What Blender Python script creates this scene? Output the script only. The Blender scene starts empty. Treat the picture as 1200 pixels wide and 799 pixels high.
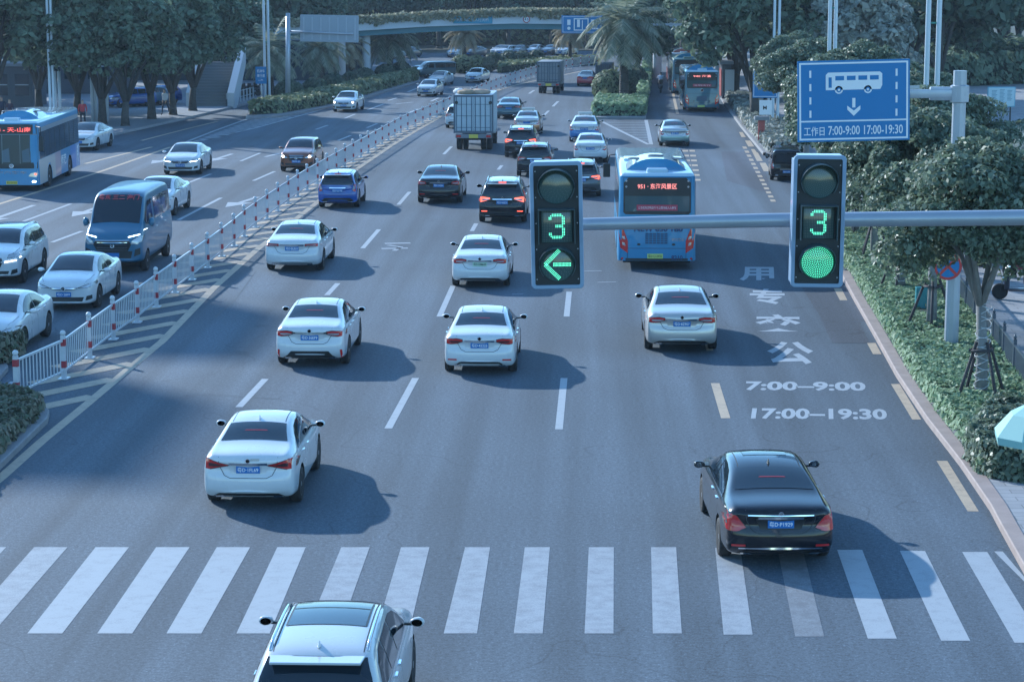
import bpy, bmesh, math, random
import numpy as np
from mathutils import Vector, Matrix, noise
from mathutils.bvhtree import BVHTree
R = math.radians
C = bpy.context.scene.collection
SC = bpy.context.scene
# ------------------------------------------------------------ camera, sky, sun, exposure
FOC, CX, CY, HOR, CAMH = 2600.0, 600.0, 399.5, -40.0, 10.0
PIT = math.atan((CY-HOR)/FOC)
YAW = math.atan(90/FOC*math.cos(PIT))
cam = bpy.data.objects.new('camera', bpy.data.cameras.new('camera'))
C.objects.link(cam); SC.camera = cam
cam.location = (0, 0, CAMH)
cam.rotation_euler = (math.pi/2-PIT, 0, YAW)
cam.data.lens = 36*FOC/1200; cam.data.sensor_width = 36; cam.data.clip_end = 3000
SUN_EL, SUN_AZ = R(25), R(-43)      # azimuth from +Y, negative = to the left
sd = Vector((math.sin(SUN_AZ)*math.cos(SUN_EL), math.cos(SUN_AZ)*math.cos(SUN_EL), math.sin(SUN_EL)))
w = bpy.data.worlds.new('World'); SC.world = w; w.use_nodes = True
nt = w.node_tree
sky = nt.nodes.new('ShaderNodeTexSky'); sky.sky_type = 'NISHITA'; sky.sun_disc = False
sky.sun_elevation = SUN_EL; sky.sun_rotation = SUN_AZ
sky.air_density = 1.3; sky.dust_density = 0.0; sky.ozone_density = 4.0
bg = nt.nodes['Background']; bg.inputs[1].default_value = 0.15
tint = nt.nodes.new('ShaderNodeVectorMath'); tint.operation = 'MULTIPLY'; tint.inputs[1].default_value = (.82, 1.03, 1.11)
nt.links.new(sky.outputs[0], tint.inputs[0])
# the band of sky above the horizon is a cooler, hazier blue than the clear model gives
tco = nt.nodes.new('ShaderNodeTexCoord'); sep = nt.nodes.new('ShaderNodeSeparateXYZ'); nt.links.new(tco.outputs['Generated'], sep.inputs[0])
mrg = nt.nodes.new('ShaderNodeMapRange'); mrg.inputs['From Min'].default_value = 0.0; mrg.inputs['From Max'].default_value = 0.5
nt.links.new(sep.outputs['Z'], mrg.inputs['Value'])
hzc = nt.nodes.new('ShaderNodeMix'); hzc.data_type = 'RGBA'; hzc.inputs['A'].default_value = (.78, .95, 1.15, 1); hzc.inputs['B'].default_value = (1, 1, 1, 1)
nt.links.new(mrg.outputs[0], hzc.inputs['Factor'])
t2 = nt.nodes.new('ShaderNodeVectorMath'); t2.operation = 'MULTIPLY'; nt.links.new(tint.outputs[0], t2.inputs[0]); nt.links.new(hzc.outputs['Result'], t2.inputs[1])
nt.links.new(t2.outputs[0], bg.inputs[0])
sun = bpy.data.objects.new('sun', bpy.data.lights.new('sun', 'SUN')); C.objects.link(sun)
sun.data.energy = 3.35; sun.data.angle = R(0.8); sun.data.color = (0.93, 0.98, 1.0)
sun.rotation_euler = (-sd).to_track_quat('-Z', 'Y').to_euler()
sun.location = (0, 0, 60)
SC.view_settings.view_transform = 'Standard'; SC.view_settings.look = 'None'
SC.view_settings.exposure = 0.94; SC.view_settings.gamma = 1
SC.cycles.use_denoising = True; SC.cycles.max_bounces = 6
SC.cycles.transparent_max_bounces = 6; SC.cycles.diffuse_bounces = 3; SC.cycles.glossy_bounces = 3
SC.cycles.caustics_reflective = False; SC.cycles.caustics_refractive = False
SC.cycles.volume_bounces = 0; SC.cycles.sample_clamp_indirect = 4

# ------------------------------------------------------------ picture point -> place on a level
camM = cam.rotation_euler.to_matrix()
def ray(px, py):
    return (camM @ Vector(((px-CX)/FOC, (CY-py)/FOC, -1))).normalized()
def at(px, py, z=0.0):
    d = ray(px, py); t = (z-CAMH)/d.z
    return Vector((d.x*t, d.y*t, z))
def atd(px, py, Y):
    d = ray(px, py); t = Y/d.y
    return Vector((d.x*t, Y, CAMH+d.z*t))
rnd = random.Random(7)

# ------------------------------------------------------------ materials
MATS = {}
def hexc(c): return (c[0], c[1], c[2], 1)
def mat(name, col, rough=0.6, metal=0.0, coat=0.0, emit=None, es=1.0, spec=0.5, var=0.0, vscale=3.0, bump=0.0, bscale=40.0, rvar=0.0):
    if name in MATS: return MATS[name]
    m = bpy.data.materials.new(name); m.use_nodes = True; MATS[name] = m
    n = m.node_tree.nodes; l = m.node_tree.links; b = n['Principled BSDF']
    b.inputs['Base Color'].default_value = hexc(col); b.inputs['Roughness'].default_value = rough
    b.inputs['Metallic'].default_value = metal; b.inputs['Coat Weight'].default_value = coat
    b.inputs['Coat Roughness'].default_value = 0.04; b.inputs['Coat IOR'].default_value = 1.5
    b.inputs['Specular IOR Level'].default_value = spec
    if emit:
        b.inputs['Emission Color'].default_value = hexc(emit); b.inputs['Emission Strength'].default_value = es
    if var or bump or rvar:
        tc = n.new('ShaderNodeTexCoord')
    if var or rvar:
        ns = n.new('ShaderNodeTexNoise'); ns.inputs['Scale'].default_value = vscale; ns.inputs['Detail'].default_value = 6
        l.new(tc.outputs['Object'], ns.inputs['Vector'])
    if var:
        mx = n.new('ShaderNodeMix'); mx.data_type = 'RGBA'
        mx.inputs['A'].default_value = hexc([c*(1-var) for c in col]); mx.inputs['B'].default_value = hexc([min(1, c*(1+var)) for c in col])
        l.new(ns.outputs['Fac'], mx.inputs['Factor']); l.new(mx.outputs['Result'], b.inputs['Base Color'])
    if rvar:
        mr = n.new('ShaderNodeMapRange'); mr.inputs['To Min'].default_value = max(0, rough-rvar); mr.inputs['To Max'].default_value = rough+rvar
        l.new(ns.outputs['Fac'], mr.inputs['Value']); l.new(mr.outputs[0], b.inputs['Roughness'])
    if bump:
        n2 = n.new('ShaderNodeTexNoise'); n2.inputs['Scale'].default_value = bscale; n2.inputs['Detail'].default_value = 4
        bp = n.new('ShaderNodeBump'); bp.inputs['Strength'].default_value = bump; bp.inputs['Distance'].default_value = 0.02
        l.new(tc.outputs['Object'], n2.inputs['Vector']); l.new(n2.outputs['Fac'], bp.inputs['Height']); l.new(bp.outputs[0], b.inputs['Normal'])
    return m

def asphalt(name, base, tint=1.0):
    m = bpy.data.materials.new(name); m.use_nodes = True; MATS[name] = m
    n = m.node_tree.nodes; l = m.node_tree.links; b = n['Principled BSDF']
    tc = n.new('ShaderNodeTexCoord')
    def nz(scale, det, dist=0.0, vec=None):
        x = n.new('ShaderNodeTexNoise'); x.inputs['Scale'].default_value = scale; x.inputs['Detail'].default_value = det
        x.inputs['Distortion'].default_value = dist
        l.new(vec or tc.outputs['Object'], x.inputs['Vector']); return x.outputs['Fac']
    mp = n.new('ShaderNodeMapping'); mp.inputs['Scale'].default_value = (1.0, 0.025, 1); l.new(tc.outputs['Object'], mp.inputs['Vector'])
    def rng(x, a, b_, lo, hi):
        r = n.new('ShaderNodeMapRange'); r.inputs['From Min'].default_value = a; r.inputs['From Max'].default_value = b_
        r.inputs['To Min'].default_value = lo; r.inputs['To Max'].default_value = hi; l.new(x, r.inputs['Value']); return r.outputs[0]
    def mul(a, b_):
        q = n.new('ShaderNodeMath'); q.operation = 'MULTIPLY'; l.new(a, q.inputs[0]); l.new(b_, q.inputs[1]); return q.outputs[0]
    big = rng(nz(0.07, 4, 0.3), .3, .7, .78, 1.18)
    streak = rng(nz(1.0, 5, 0, mp.outputs[0]), .36, .64, .76, 1.18)
    fine = rng(nz(13, 4), .3, .7, .74, 1.28)
    grit = rng(nz(34, 2), .3, .7, .7, 1.36)
    vo = n.new('ShaderNodeTexVoronoi'); vo.inputs['Scale'].default_value = 11; l.new(tc.outputs['Object'], vo.inputs['Vector'])
    spk = rng(vo.outputs['Distance'], 0.08, 0.2, 1.6, 1.0)
    v = mul(mul(mul(big, streak), mul(fine, grit)), spk)
    # tar seams: thin dark wandering cracks
    wv = n.new('ShaderNodeTexNoise'); wv.inputs['Scale'].default_value = 0.11; wv.inputs['Detail'].default_value = 3
    l.new(tc.outputs['Object'], wv.inputs['Vector'])
    ab = n.new('ShaderNodeMath'); ab.operation = 'SUBTRACT'; l.new(wv.outputs['Fac'], ab.inputs[0]); ab.inputs[1].default_value = 0.5
    a2 = n.new('ShaderNodeMath'); a2.operation = 'ABSOLUTE'; l.new(ab.outputs[0], a2.inputs[0])
    crack = rng(a2.outputs[0], 0.0, 0.0016, 0.72, 1.0)
    v = mul(v, crack)
    cb = n.new('ShaderNodeVectorMath'); cb.operation = 'SCALE'; cb.inputs[0].default_value = base
    l.new(v, cb.inputs['Scale']); l.new(cb.outputs[0], b.inputs['Base Color'])
    b.inputs['Roughness'].default_value = 0.82; b.inputs['Specular IOR Level'].default_value = 0.35
    bp = n.new('ShaderNodeBump'); bp.inputs['Strength'].default_value = 0.5; bp.inputs['Distance'].default_value = 0.01
    l.new(nz(70, 3), bp.inputs['Height']); l.new(bp.outputs[0], b.inputs['Normal'])
    return m

def paint(name, col, wear=0.5):
    """road paint that lets worn asphalt through in patches"""
    if name in MATS: return MATS[name]
    m = bpy.data.materials.new(name); m.use_nodes = True; MATS[name] = m
    n = m.node_tree.nodes; l = m.node_tree.links; b = n['Principled BSDF']; tc = n.new('ShaderNodeTexCoord')
    a = n.new('ShaderNodeTexNoise'); a.inputs['Scale'].default_value = 3.4; a.inputs['Detail'].default_value = 9; a.inputs['Roughness'].default_value = .72
    f = n.new('ShaderNodeTexNoise'); f.inputs['Scale'].default_value = 38; f.inputs['Detail'].default_value = 3
    l.new(tc.outputs['Object'], a.inputs['Vector']); l.new(tc.outputs['Object'], f.inputs['Vector'])
    ad = n.new('ShaderNodeMath'); ad.operation = 'MULTIPLY_ADD'; l.new(f.outputs['Fac'], ad.inputs[0]); ad.inputs[1].default_value = 0.55
    l.new(a.outputs['Fac'], ad.inputs[2])
    mr = n.new('ShaderNodeMapRange'); l.new(ad.outputs[0], mr.inputs['Value'])
    c0 = 0.92-0.28*wear
    mr.inputs['From Min'].default_value = c0-.10; mr.inputs['From Max'].default_value = c0+.16
    mr.inputs['To Min'].default_value = 0; mr.inputs['To Max'].default_value = 0.25+0.45*wear
    mx = n.new('ShaderNodeMix'); mx.data_type = 'RGBA'; mx.inputs['A'].default_value = hexc(col); mx.inputs['B'].default_value = (.085, .09, .105, 1)
    l.new(mr.outputs[0], mx.inputs['Factor']); l.new(mx.outputs['Result'], b.inputs['Base Color'])
    b.inputs['Roughness'].default_value = .7
    return m

def leafmat(name, c1, c2, trans=0.35, rough=0.62):
    if name in MATS: return MATS[name]
    m = bpy.data.materials.new(name); m.use_nodes = True; MATS[name] = m
    n = m.node_tree.nodes; l = m.node_tree.links; b = n['Principled BSDF']
    g = n.new('ShaderNodeNewGeometry'); mx = n.new('ShaderNodeMix'); mx.data_type = 'RGBA'
    mx.inputs['A'].default_value = hexc(c1); mx.inputs['B'].default_value = hexc(c2)
    l.new(g.outputs['Random Per Island'], mx.inputs['Factor']); l.new(mx.outputs['Result'], b.inputs['Base Color'])
    b.inputs['Roughness'].default_value = rough; b.inputs['Specular IOR Level'].default_value = .3
    tr = n.new('ShaderNodeBsdfTranslucent'); l.new(mx.outputs['Result'], tr.inputs['Color'])
    ms = n.new('ShaderNodeMixShader'); ms.inputs[0].default_value = trans
    l.new(b.outputs[0], ms.inputs[1]); l.new(tr.outputs[0], ms.inputs[2])
    l.new(ms.outputs[0], n['Material Output'].inputs['Surface'])
    return m

# ------------------------------------------------------------ object helpers
def link(o, parent=None):
    C.objects.link(o)
    if parent is not None: o.parent = parent
    return o
def tag(o, label=None, cat=None, group=None, kind=None):
    if label: o['label'] = label
    if cat: o['category'] = cat
    if group: o['group'] = group
    if kind: o['kind'] = kind
    return o
def empty(name, loc=(0, 0, 0), rz=0, label=None, cat=None, group=None):
    o = bpy.data.objects.new(name, None); o.empty_display_size = .2
    C.objects.link(o); o.location = loc; o.rotation_euler = (0, 0, rz)
    return tag(o, label, cat, group)
def obj(name, bm, mats, parent=None, smooth=None, loc=None):
    me = bpy.data.meshes.new(name); bm.normal_update(); bm.to_mesh(me); bm.free()
    if not isinstance(mats, (list, tuple)): mats = [mats]
    for m in mats: me.materials.append(m)
    if smooth is not None:
        for p in me.polygons: p.use_smooth = True
        me.set_sharp_from_angle(angle=R(smooth))
    o = bpy.data.objects.new(name, me)
    if loc is not None: o.location = loc
    return link(o, parent)
def copy_tree(o, parent=None):
    c = o.copy(); C.objects.link(c); c.parent = parent
    for ch in list(o.children): copy_tree(ch, c)
    return c
def NB(): return bmesh.new()
def box(bm, x0, x1, y0, y1, z0, z1, mi=0, bev=0.0, M=None):
    t = bmesh.new(); bmesh.ops.create_cube(t, size=1)
    for v in t.verts:
        v.co = Vector(((x0+x1)/2+v.co.x*(x1-x0), (y0+y1)/2+v.co.y*(y1-y0), (z0+z1)/2+v.co.z*(z1-z0)))
    if bev: bmesh.ops.bevel(t, geom=t.edges[:], offset=bev, segments=2, affect='EDGES', profile=.5)
    merge(bm, t, mi, M)
def merge(bm, t, mi=None, M=None):
    vm = {}
    for v in t.verts: vm[v] = bm.verts.new(M @ v.co if M else v.co)
    for f in t.faces:
        try: nf = bm.faces.new([vm[v] for v in f.verts]); nf.material_index = f.material_index if mi is None else mi; nf.smooth = f.smooth
        except ValueError: pass
    t.free()
def tube(bm, pts, rad, seg=10, mi=0, cap=True):
    """pts: list of Vector, rad: number or list"""
    pts = [Vector(p) for p in pts]; n = len(pts)
    if not isinstance(rad, (list, tuple)): rad = [rad]*n
    rings = []
    up = Vector((0, 0, 1))
    for i, p in enumerate(pts):
        d = (pts[min(i+1, n-1)]-pts[max(i-1, 0)]).normalized()
        a = d.cross(up if abs(d.z) < .95 else Vector((1, 0, 0))).normalized(); b = d.cross(a)
        rings.append([bm.verts.new(p+(a*math.cos(2*math.pi*k/seg)+b*math.sin(2*math.pi*k/seg))*rad[i]) for k in range(seg)])
    for i in range(n-1):
        for k in range(seg):
            f = bm.faces.new((rings[i][k], rings[i][(k+1) % seg], rings[i+1][(k+1) % seg], rings[i+1][k])); f.material_index = mi; f.smooth = True
    if cap:
        for r_ in (rings[0][::-1], rings[-1]):
            f = bm.faces.new(r_); f.material_index = mi
def lathe(bm, prof, seg=24, axis='z', mi=0, M=None):
    """prof: list of (r, h)"""
    t = bmesh.new(); rings = []
    for r_, h in prof:
        ring = []
        for k in range(seg):
            a = 2*math.pi*k/seg; c, s = r_*math.cos(a), r_*math.sin(a)
            ring.append(t.verts.new((c, s, h) if axis == 'z' else ((h, c, s) if axis == 'x' else (c, h, s))))
        rings.append(ring)
    for i in range(len(rings)-1):
        for k in range(seg):
            t.faces.new((rings[i][k], rings[i][(k+1) % seg], rings[i+1][(k+1) % seg], rings[i+1][k])).smooth = True
    for r_, p in ((rings[0][::-1], prof[0]), (rings[-1], prof[-1])):
        if p[0] > 1e-4: t.faces.new(r_)
    bmesh.ops.recalc_face_normals(t, faces=t.faces[:])
    merge(bm, t, mi, M)
def prism(bm, poly, z0, z1, mi=0, M=None, bev=0):
    t = bmesh.new()
    f = t.faces.new([t.verts.new((p[0], p[1], z0)) for p in poly])
    r_ = bmesh.ops.extrude_face_region(t, geom=[f])
    for v in r_['geom']:
        if isinstance(v, bmesh.types.BMVert): v.co.z = z1
    bmesh.ops.recalc_face_normals(t, faces=t.faces[:])
    if bev: bmesh.ops.bevel(t, geom=t.edges[:], offset=bev, segments=1, affect='EDGES')
    merge(bm, t, mi, M)
def sheet(bm, poly, z, mi=0):
    vs = [bm.verts.new((p[0], p[1], z)) for p in poly]
    f = bm.faces.new(vs); f.material_index = mi; f.normal_update()
    if f.normal.z < 0: f.normal_flip()
def text_bm(s, size=1.0, extrude=0.0, cx=True, bold=0.0, spacing=1.0):
    cu = bpy.data.curves.new('t', 'FONT'); cu.body = s; cu.size = size; cu.extrude = extrude; cu.offset = bold
    cu.space_character = spacing; cu.resolution_u = 3
    o = bpy.data.objects.new('t', cu); C.objects.link(o)
    dg = bpy.context.evaluated_depsgraph_get(); dg.update()
    me = bpy.data.meshes.new_from_object(o.evaluated_get(dg))
    bm = bmesh.new(); bm.from_mesh(me)
    bpy.data.objects.remove(o); bpy.data.curves.remove(cu); bpy.data.meshes.remove(me)
    if bm.verts:
        xs = [v.co.x for v in bm.verts]; ys = [v.co.y for v in bm.verts]
        ox = (min(xs)+max(xs))/2 if cx else min(xs); oy = (min(ys)+max(ys))/2
        for v in bm.verts: v.co.x -= ox; v.co.y -= oy
    return bm
def bounds(bm):
    xs = [v.co.x for v in bm.verts]; ys = [v.co.y for v in bm.verts]
    return max(xs)-min(xs), max(ys)-min(ys)
def text_fit(s, W, H, extrude=0.0, bold=0.0):
    """text centred at the origin in XY, stretched to W x H"""
    bm = text_bm(s, 1.0, 0, True, bold)
    w_, h_ = bounds(bm)
    for v in bm.verts: v.co.x *= W/w_; v.co.y *= H/h_
    if extrude:
        r_ = bmesh.ops.extrude_face_region(bm, geom=bm.faces[:])
        for v in r_['geom']:
            if isinstance(v, bmesh.types.BMVert): v.co.z += extrude
        bmesh.ops.recalc_face_normals(bm, faces=bm.faces[:])
    return bm
# leaves ---------------------------------------------------------------
def leaf_obj(name, P, N, size, m, parent=None, seed=0, aspect=1.7, svar=.4):
    """P: (n,3) leaf centres, N: (n,3) leaf normals; one kite of two bent faces per leaf"""
    rg = np.random.default_rng(seed); n = len(P)
    N = N/np.maximum(np.linalg.norm(N, axis=1, keepdims=True), 1e-6)
    T = rg.normal(size=(n, 3)); T -= (T*N).sum(1, keepdims=True)*N; T /= np.linalg.norm(T, axis=1, keepdims=True)
    B = np.cross(N, T); s = (size*(1+svar*rg.uniform(-1, 1, n)))[:, None]
    V = np.empty((n, 4, 3)); V[:, 0] = P-T*s*.5*aspect; V[:, 1] = P+B*s*.5+N*s*.12; V[:, 2] = P+T*s*.5*aspect; V[:, 3] = P-B*s*.5+N*s*.12
    me = bpy.data.meshes.new(name); me.vertices.add(4*n); me.vertices.foreach_set('co', V.reshape(-1).astype(np.float32))
    me.loops.add(4*n); me.loops.foreach_set('vertex_index', np.arange(4*n, dtype=np.int32))
    me.polygons.add(n); me.polygons.foreach_set('loop_start', np.arange(0, 4*n, 4, dtype=np.int32))
    me.update(calc_edges=True); me.materials.append(m)
    o = bpy.data.objects.new(name, me)
    return link(o, parent)
# ------------------------------------------------------------ ground, road, kerbs, markings
def P(px, py, z=0.0): return at(px, py, z)
M_as = asphalt('road asphalt', (.073, .100, .129))
M_as2 = asphalt('older asphalt patch', (.064, .078, .102))
M_pave = mat('paving', (.20, .23, .27), .8, var=.18, vscale=.8, bump=.25, bscale=30)
M_earth = mat('planted earth', (.05, .06, .045), .95, var=.4, vscale=2)
def tiles(name, base, sx, sy, mortar=.55):
    m = bpy.data.materials.new(name); m.use_nodes = True; n = m.node_tree.nodes; l = m.node_tree.links; b = n['Principled BSDF']
    tc = n.new('ShaderNodeTexCoord'); br = n.new('ShaderNodeTexBrick'); l.new(tc.outputs['Object'], br.inputs['Vector'])
    br.inputs['Scale'].default_value = 1; br.inputs['Brick Width'].default_value = sx; br.inputs['Row Height'].default_value = sy
    br.inputs['Mortar Size'].default_value = .012; br.inputs['Color1'].default_value = hexc(base)
    br.inputs['Color2'].default_value = hexc([c*.82 for c in base]); br.inputs['Mortar'].default_value = hexc([c*mortar for c in base])
    ns = n.new('ShaderNodeTexNoise'); ns.inputs['Scale'].default_value = 1.7; ns.inputs['Detail'].default_value = 7; l.new(tc.outputs['Object'], ns.inputs['Vector'])
    mr = n.new('ShaderNodeMapRange'); mr.inputs['To Min'].default_value = .7; mr.inputs['To Max'].default_value = 1.3; l.new(ns.outputs['Fac'], mr.inputs['Value'])
    vm = n.new('ShaderNodeVectorMath'); vm.operation = 'SCALE'; l.new(br.outputs['Color'], vm.inputs[0]); l.new(mr.outputs[0], vm.inputs['Scale'])
    l.new(vm.outputs[0], b.inputs['Base Color']); b.inputs['Roughness'].default_value = .75
    return m
M_tile = tiles('pavement slabs', (.30, .31, .33), .6, .3)
bm = NB(); sheet(bm, [(-1500, -200), (1500, -200), (1500, 2400), (-1500, 2400)], -0.03)
tag(obj('ground', bm, M_earth), kind='structure')

kerbR = [(1252, 790), (1215, 700), (1172, 622), (1160, 599), (1125, 547), (1085, 495), (1050, 442), (1027, 400), (1000, 352), (984, 322)]
kerbR2 = [(894, 182), (868, 150), (852, 128), (844, 116), (832, 100), (824, 88), (815, 74), (806, 62)]
kerbL = [(-160, 262), (-60, 215), (60, 180), (130, 160), (215, 141), (300, 121), (345, 112), (380, 104), (412, 92), (432, 82), (440, 66)]
farside = [(440, 66), (470, 62), (560, 62), (700, 60), (806, 58)]
# the road is one big sheet, wide enough to run under the verges; kerbed islands stand on it
road = [P(1500, 1400), P(-900, 1400), P(-900, 420), (P(-160, 262))]
road += [P(*q) for q in kerbL[1:]] + [P(*q) for q in farside[1:]] + [P(*q) for q in kerbR2[::-1]]
road += [P(960, 200), P(1012, 240), P(1010, 300)] + [P(*q) for q in kerbR[::-1]] + [P(1330, 900)]
bm = NB(); sheet(bm, [(p.x, p.y) for p in road], 0.0)
bmesh.ops.triangulate(bm, faces=bm.faces[:])
tag(obj('road', bm, M_as), kind='structure')

def strip(bm, A, B, wd, z=.004, mi=0):
    A, B = Vector(A), Vector(B); d = (B-A).normalized(); nrm = Vector((-d.y, d.x, 0))*wd/2
    sheet(bm, [A-nrm, B-nrm, B+nrm, A+nrm], z, mi)
def polystrip(bm, pts, wd, z=.004, mi=0):
    L, Rr = [], []
    for i, p in enumerate(pts):
        d = (pts[min(i+1, len(pts)-1)]-pts[max(i-1, 0)]).normalized(); nn = Vector((-d.y, d.x, 0))*wd/2
        L.append(bm.verts.new((p.x+nn.x, p.y+nn.y, z))); Rr.append(bm.verts.new((p.x-nn.x, p.y-nn.y, z)))
    for i in range(len(pts)-1):
        f = bm.faces.new((Rr[i], Rr[i+1], L[i+1], L[i])); f.material_index = mi
M_pw = paint('white road paint', (.31, .35, .39), .2)
M_pwf = paint('worn white road paint', (.28, .315, .355), .45)
M_pwx = paint('faded white road paint', (.21, .24, .27), .8)
M_py = paint('yellow road paint', (.44, .345, .25), .35)
M_pyf = paint('worn yellow road paint', (.42, .37, .30), .8)
# darker relaid asphalt beside the kerb and old patches
bm = NB()
sheet(bm, [P(*q) for q in [(962, 372), (1020, 378), (984, 324), (930, 322)]][::-1], .003)
sheet(bm, [P(*q) for q in [(975, 402), (1019, 402), (997, 352), (952, 352)]][::-1], .0045)
sheet(bm, [P(*q) for q in [(852, 212), (905, 228), (890, 178), (845, 178)]][::-1], .003)
tag(obj('road_patches', bm, M_as2), kind='structure')
bm = NB()
for pts_ in ([(252, 372), (275, 352), (300, 318)], [(180, 470), (240, 462), (330, 468)], [(400, 215), (440, 205), (445, 188)]):
    polystrip(bm, [P(*q) for q in pts_], .035, .0032)
tag(obj('tar_seams', bm, mat('tar seam', (.035, .038, .045), .6)), kind='structure')
# crosswalk: 641..742 in the picture, paint bands along the road
bm = NB(); xs_top = [-176, -104, -32, 40, 112, 183, 254, 325, 400, 470, 545, 615, 690, 763, 838, 911, 981, 1054.5, 1127.5]
xs_bot = [-372, -292, -211, -130, -50, 32, 114, 195, 277, 358, 440, 520, 602, 685, 765, 848, 932, 1017, 1103]
xs_bot = [-292, -211, -130, -50, 32, 114, 195, 277, 358, 440, 520, 602, 685, 765, 848, 932, 1017, 1103, 1189]
for i, (a, b) in enumerate(zip(xs_top, xs_bot)):
    yt = 641 + max(0, a-800)*.017; yb = 742 + max(0, b-800)*.028
    mi = 0 if i in (4, 5, 6, 7, 16, 17, 18) else (2 if i in (15,) else 1)
    wt_, wb_ = (40 if a < 300 else 34 if a < 480 else 30), (41 if b < 200 else 39 if b < 560 else 34)
    sheet(bm, [P(b, yb), P(b+wb_, yb), P(a+wt_*.98, yt), P(a, yt)], .004, mi)
sheet(bm, [P(1219, 700), P(1252, 755), P(1268, 755), P(1175, 646), P(1165, 646)], .004, 0)
tag(obj('crosswalk_markings', bm, [M_pw, M_pwf, M_pwx]), kind='structure')
# lane lines
bm = NB()
W1 = [((280, 477), (311, 444)), ((383, 346), (396, 332)), ((425, 291), (444, 269)), ((467, 240), (480, 225)), ((520, 181), (529, 172)),
      ((455, 502), (487, 443)), ((515, 371), (531, 335)), ((553, 271), (558, 262)), ((584, 199), (588, 194)), ((637, 136), (643, 130)),
      ((655, 503), (661, 443)), ((664, 371), (667, 342)), ((675, 285), (677, 268)), ((648, 125), (654, 119)), ((560, 143), (566, 137)),
      ((21, 262), (83, 239)), ((61, 284), (96, 271)), ((209, 258), (259, 232)), ((218, 215.5), (247, 204)), ((282, 189), (305, 179.5)),
      ((297, 212), (322, 201)), ((370, 152), (384, 147)), ((396, 165), (411, 159)), ((404, 139), (416, 134)), ((430, 150), (442, 145)),
      ((431, 129), (450, 122)),  ((-75, 300), (-20, 279)), ((-60, 345), (-15, 322)), ((455, 118), (465, 115)), ((478, 108), (488, 104)),
      ((350, 190), (366, 183)), ((480, 132), (490, 128)), ((505, 119), (514, 115)), ((620, 110), (626, 106)), ((585, 118), (592, 114))]
for a, b in W1: strip(bm, P(*a), P(*b), .17 if a[1] > 130 else .2)
polystrip(bm, [P(217, 167), P(250, 154), P(290, 139.5)], .2)
polystrip(bm, [P(237, 165), P(300, 150), P(387, 126), P(440, 109), P(492, 95)], .2)
for k in range(13):                                    # hatching between them
    t = k/12; a = P(228+70*t, 165.5-26*t); b = P(258+112*t, 161-31*t)
    strip(bm, a, b, .22)
polystrip(bm, [P(704, 142), P(731, 155.5), P(760, 169.5)], .22)   # nose of the island on the right
polystrip(bm, [P(763, 169.5), P(757, 141)], .22)
for k in range(8):
    t = (k+.6)/8.8; xl = 706+(757-706)*t; y = 142+26*t
    strip(bm, P(xl, y), P(757+5*t, y), .16)
for (a, b, c) in [((311, 184), (327, 180), .22), ((464, 122), (484, 120), .22)]:
    strip(bm, P(*a), P(*b), c)
def arrow(bm, tip, tail, wd=.24):
    A, B = P(*tip), P(*tail); d = (A-B).normalized(); n_ = Vector((-d.y, d.x, 0)); L = (A-B).length; h = min(1.9, L*.6)
    sheet(bm, [A, A-d*h+n_*.55, A-d*h-n_*.55], .004)
    strip(bm, A-d*h, B, wd)
arrow(bm, (84, 254), (128, 238)); arrow(bm, (-22, 262), (40, 240.5)); arrow(bm, (264, 243), (302, 231)); arrow(bm, (177, 192), (207, 183.5)); arrow(bm, (244, 189.5), (272, 180.5))
tag(obj('lane_markings', bm, M_pw), kind='structure')
bm = NB()
for (x0, x1, y) in [(451, 481, 285.5), (447, 478, 291.5), (600, 613, 345), (664, 705, 318), (700, 722, 331)]:
    strip(bm, P(x0, y), P(x1, y-.6), .32 if y < 300 else .1)
polystrip(bm, [P(455, 287.5), P(470, 289.5), P(462, 294)], .18)
tag(obj('worn_road_lettering', bm, M_pwf), kind='structure')
# yellow / cream lines
line = [(-190, 705), (-60, 607), (0, 560.5), (50, 516), (100, 475), (150, 433), (190, 400), (250, 338), (300, 293.5), (340, 262), (372, 237), (398, 213), (420, 197),
        (460, 170), (490, 152), (520, 135), (560, 115), (600, 101), (635, 93), (680, 84)]
bm = NB(); LW = [P(*q) for q in line]
polystrip(bm, LW, .24)
def along(pts, s):
    for i in range(len(pts)-1):
        L = (pts[i+1]-pts[i]).length
        if s <= L: return pts[i].lerp(pts[i+1], s/L), (pts[i+1]-pts[i]).normalized()
        s -= L
    return pts[-1].copy(), (pts[-1]-pts[-2]).normalized()
def plen(pts): return sum((pts[i+1]-pts[i]).length for i in range(len(pts)-1))
s0 = 0
for i in range(len(LW)-1):
    if line[i][1] > 480: s0 += (LW[i+1]-LW[i]).length
s = s0+1.2; k = 0
while s < plen(LW)-30 and k < 62:
    p, d = along(LW, s); s += 2.2; k += 1
    wid = 1.55 if k < 24 else 1.2
    q = p + Vector((-1.25, -1.9, 0))*wid
    strip(bm, p-Vector((.06, .1, 0)), q, .50, .008)
polystrip(bm, [P(0, 239), P(60, 220), P(120, 200.5), P(200, 172.5)], .22)
polystrip(bm, [P(100, 192), P(140, 182), P(178, 172.5)], .22)
polystrip(bm, [P(166, 165), P(212, 153), P(255, 142.5)], .22)
polystrip(bm, [P(-120, 268), P(-40, 252), P(0, 239)], .22)
tag(obj('yellow_edge_lines', bm, M_py), kind='structure')
bm = NB()
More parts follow.
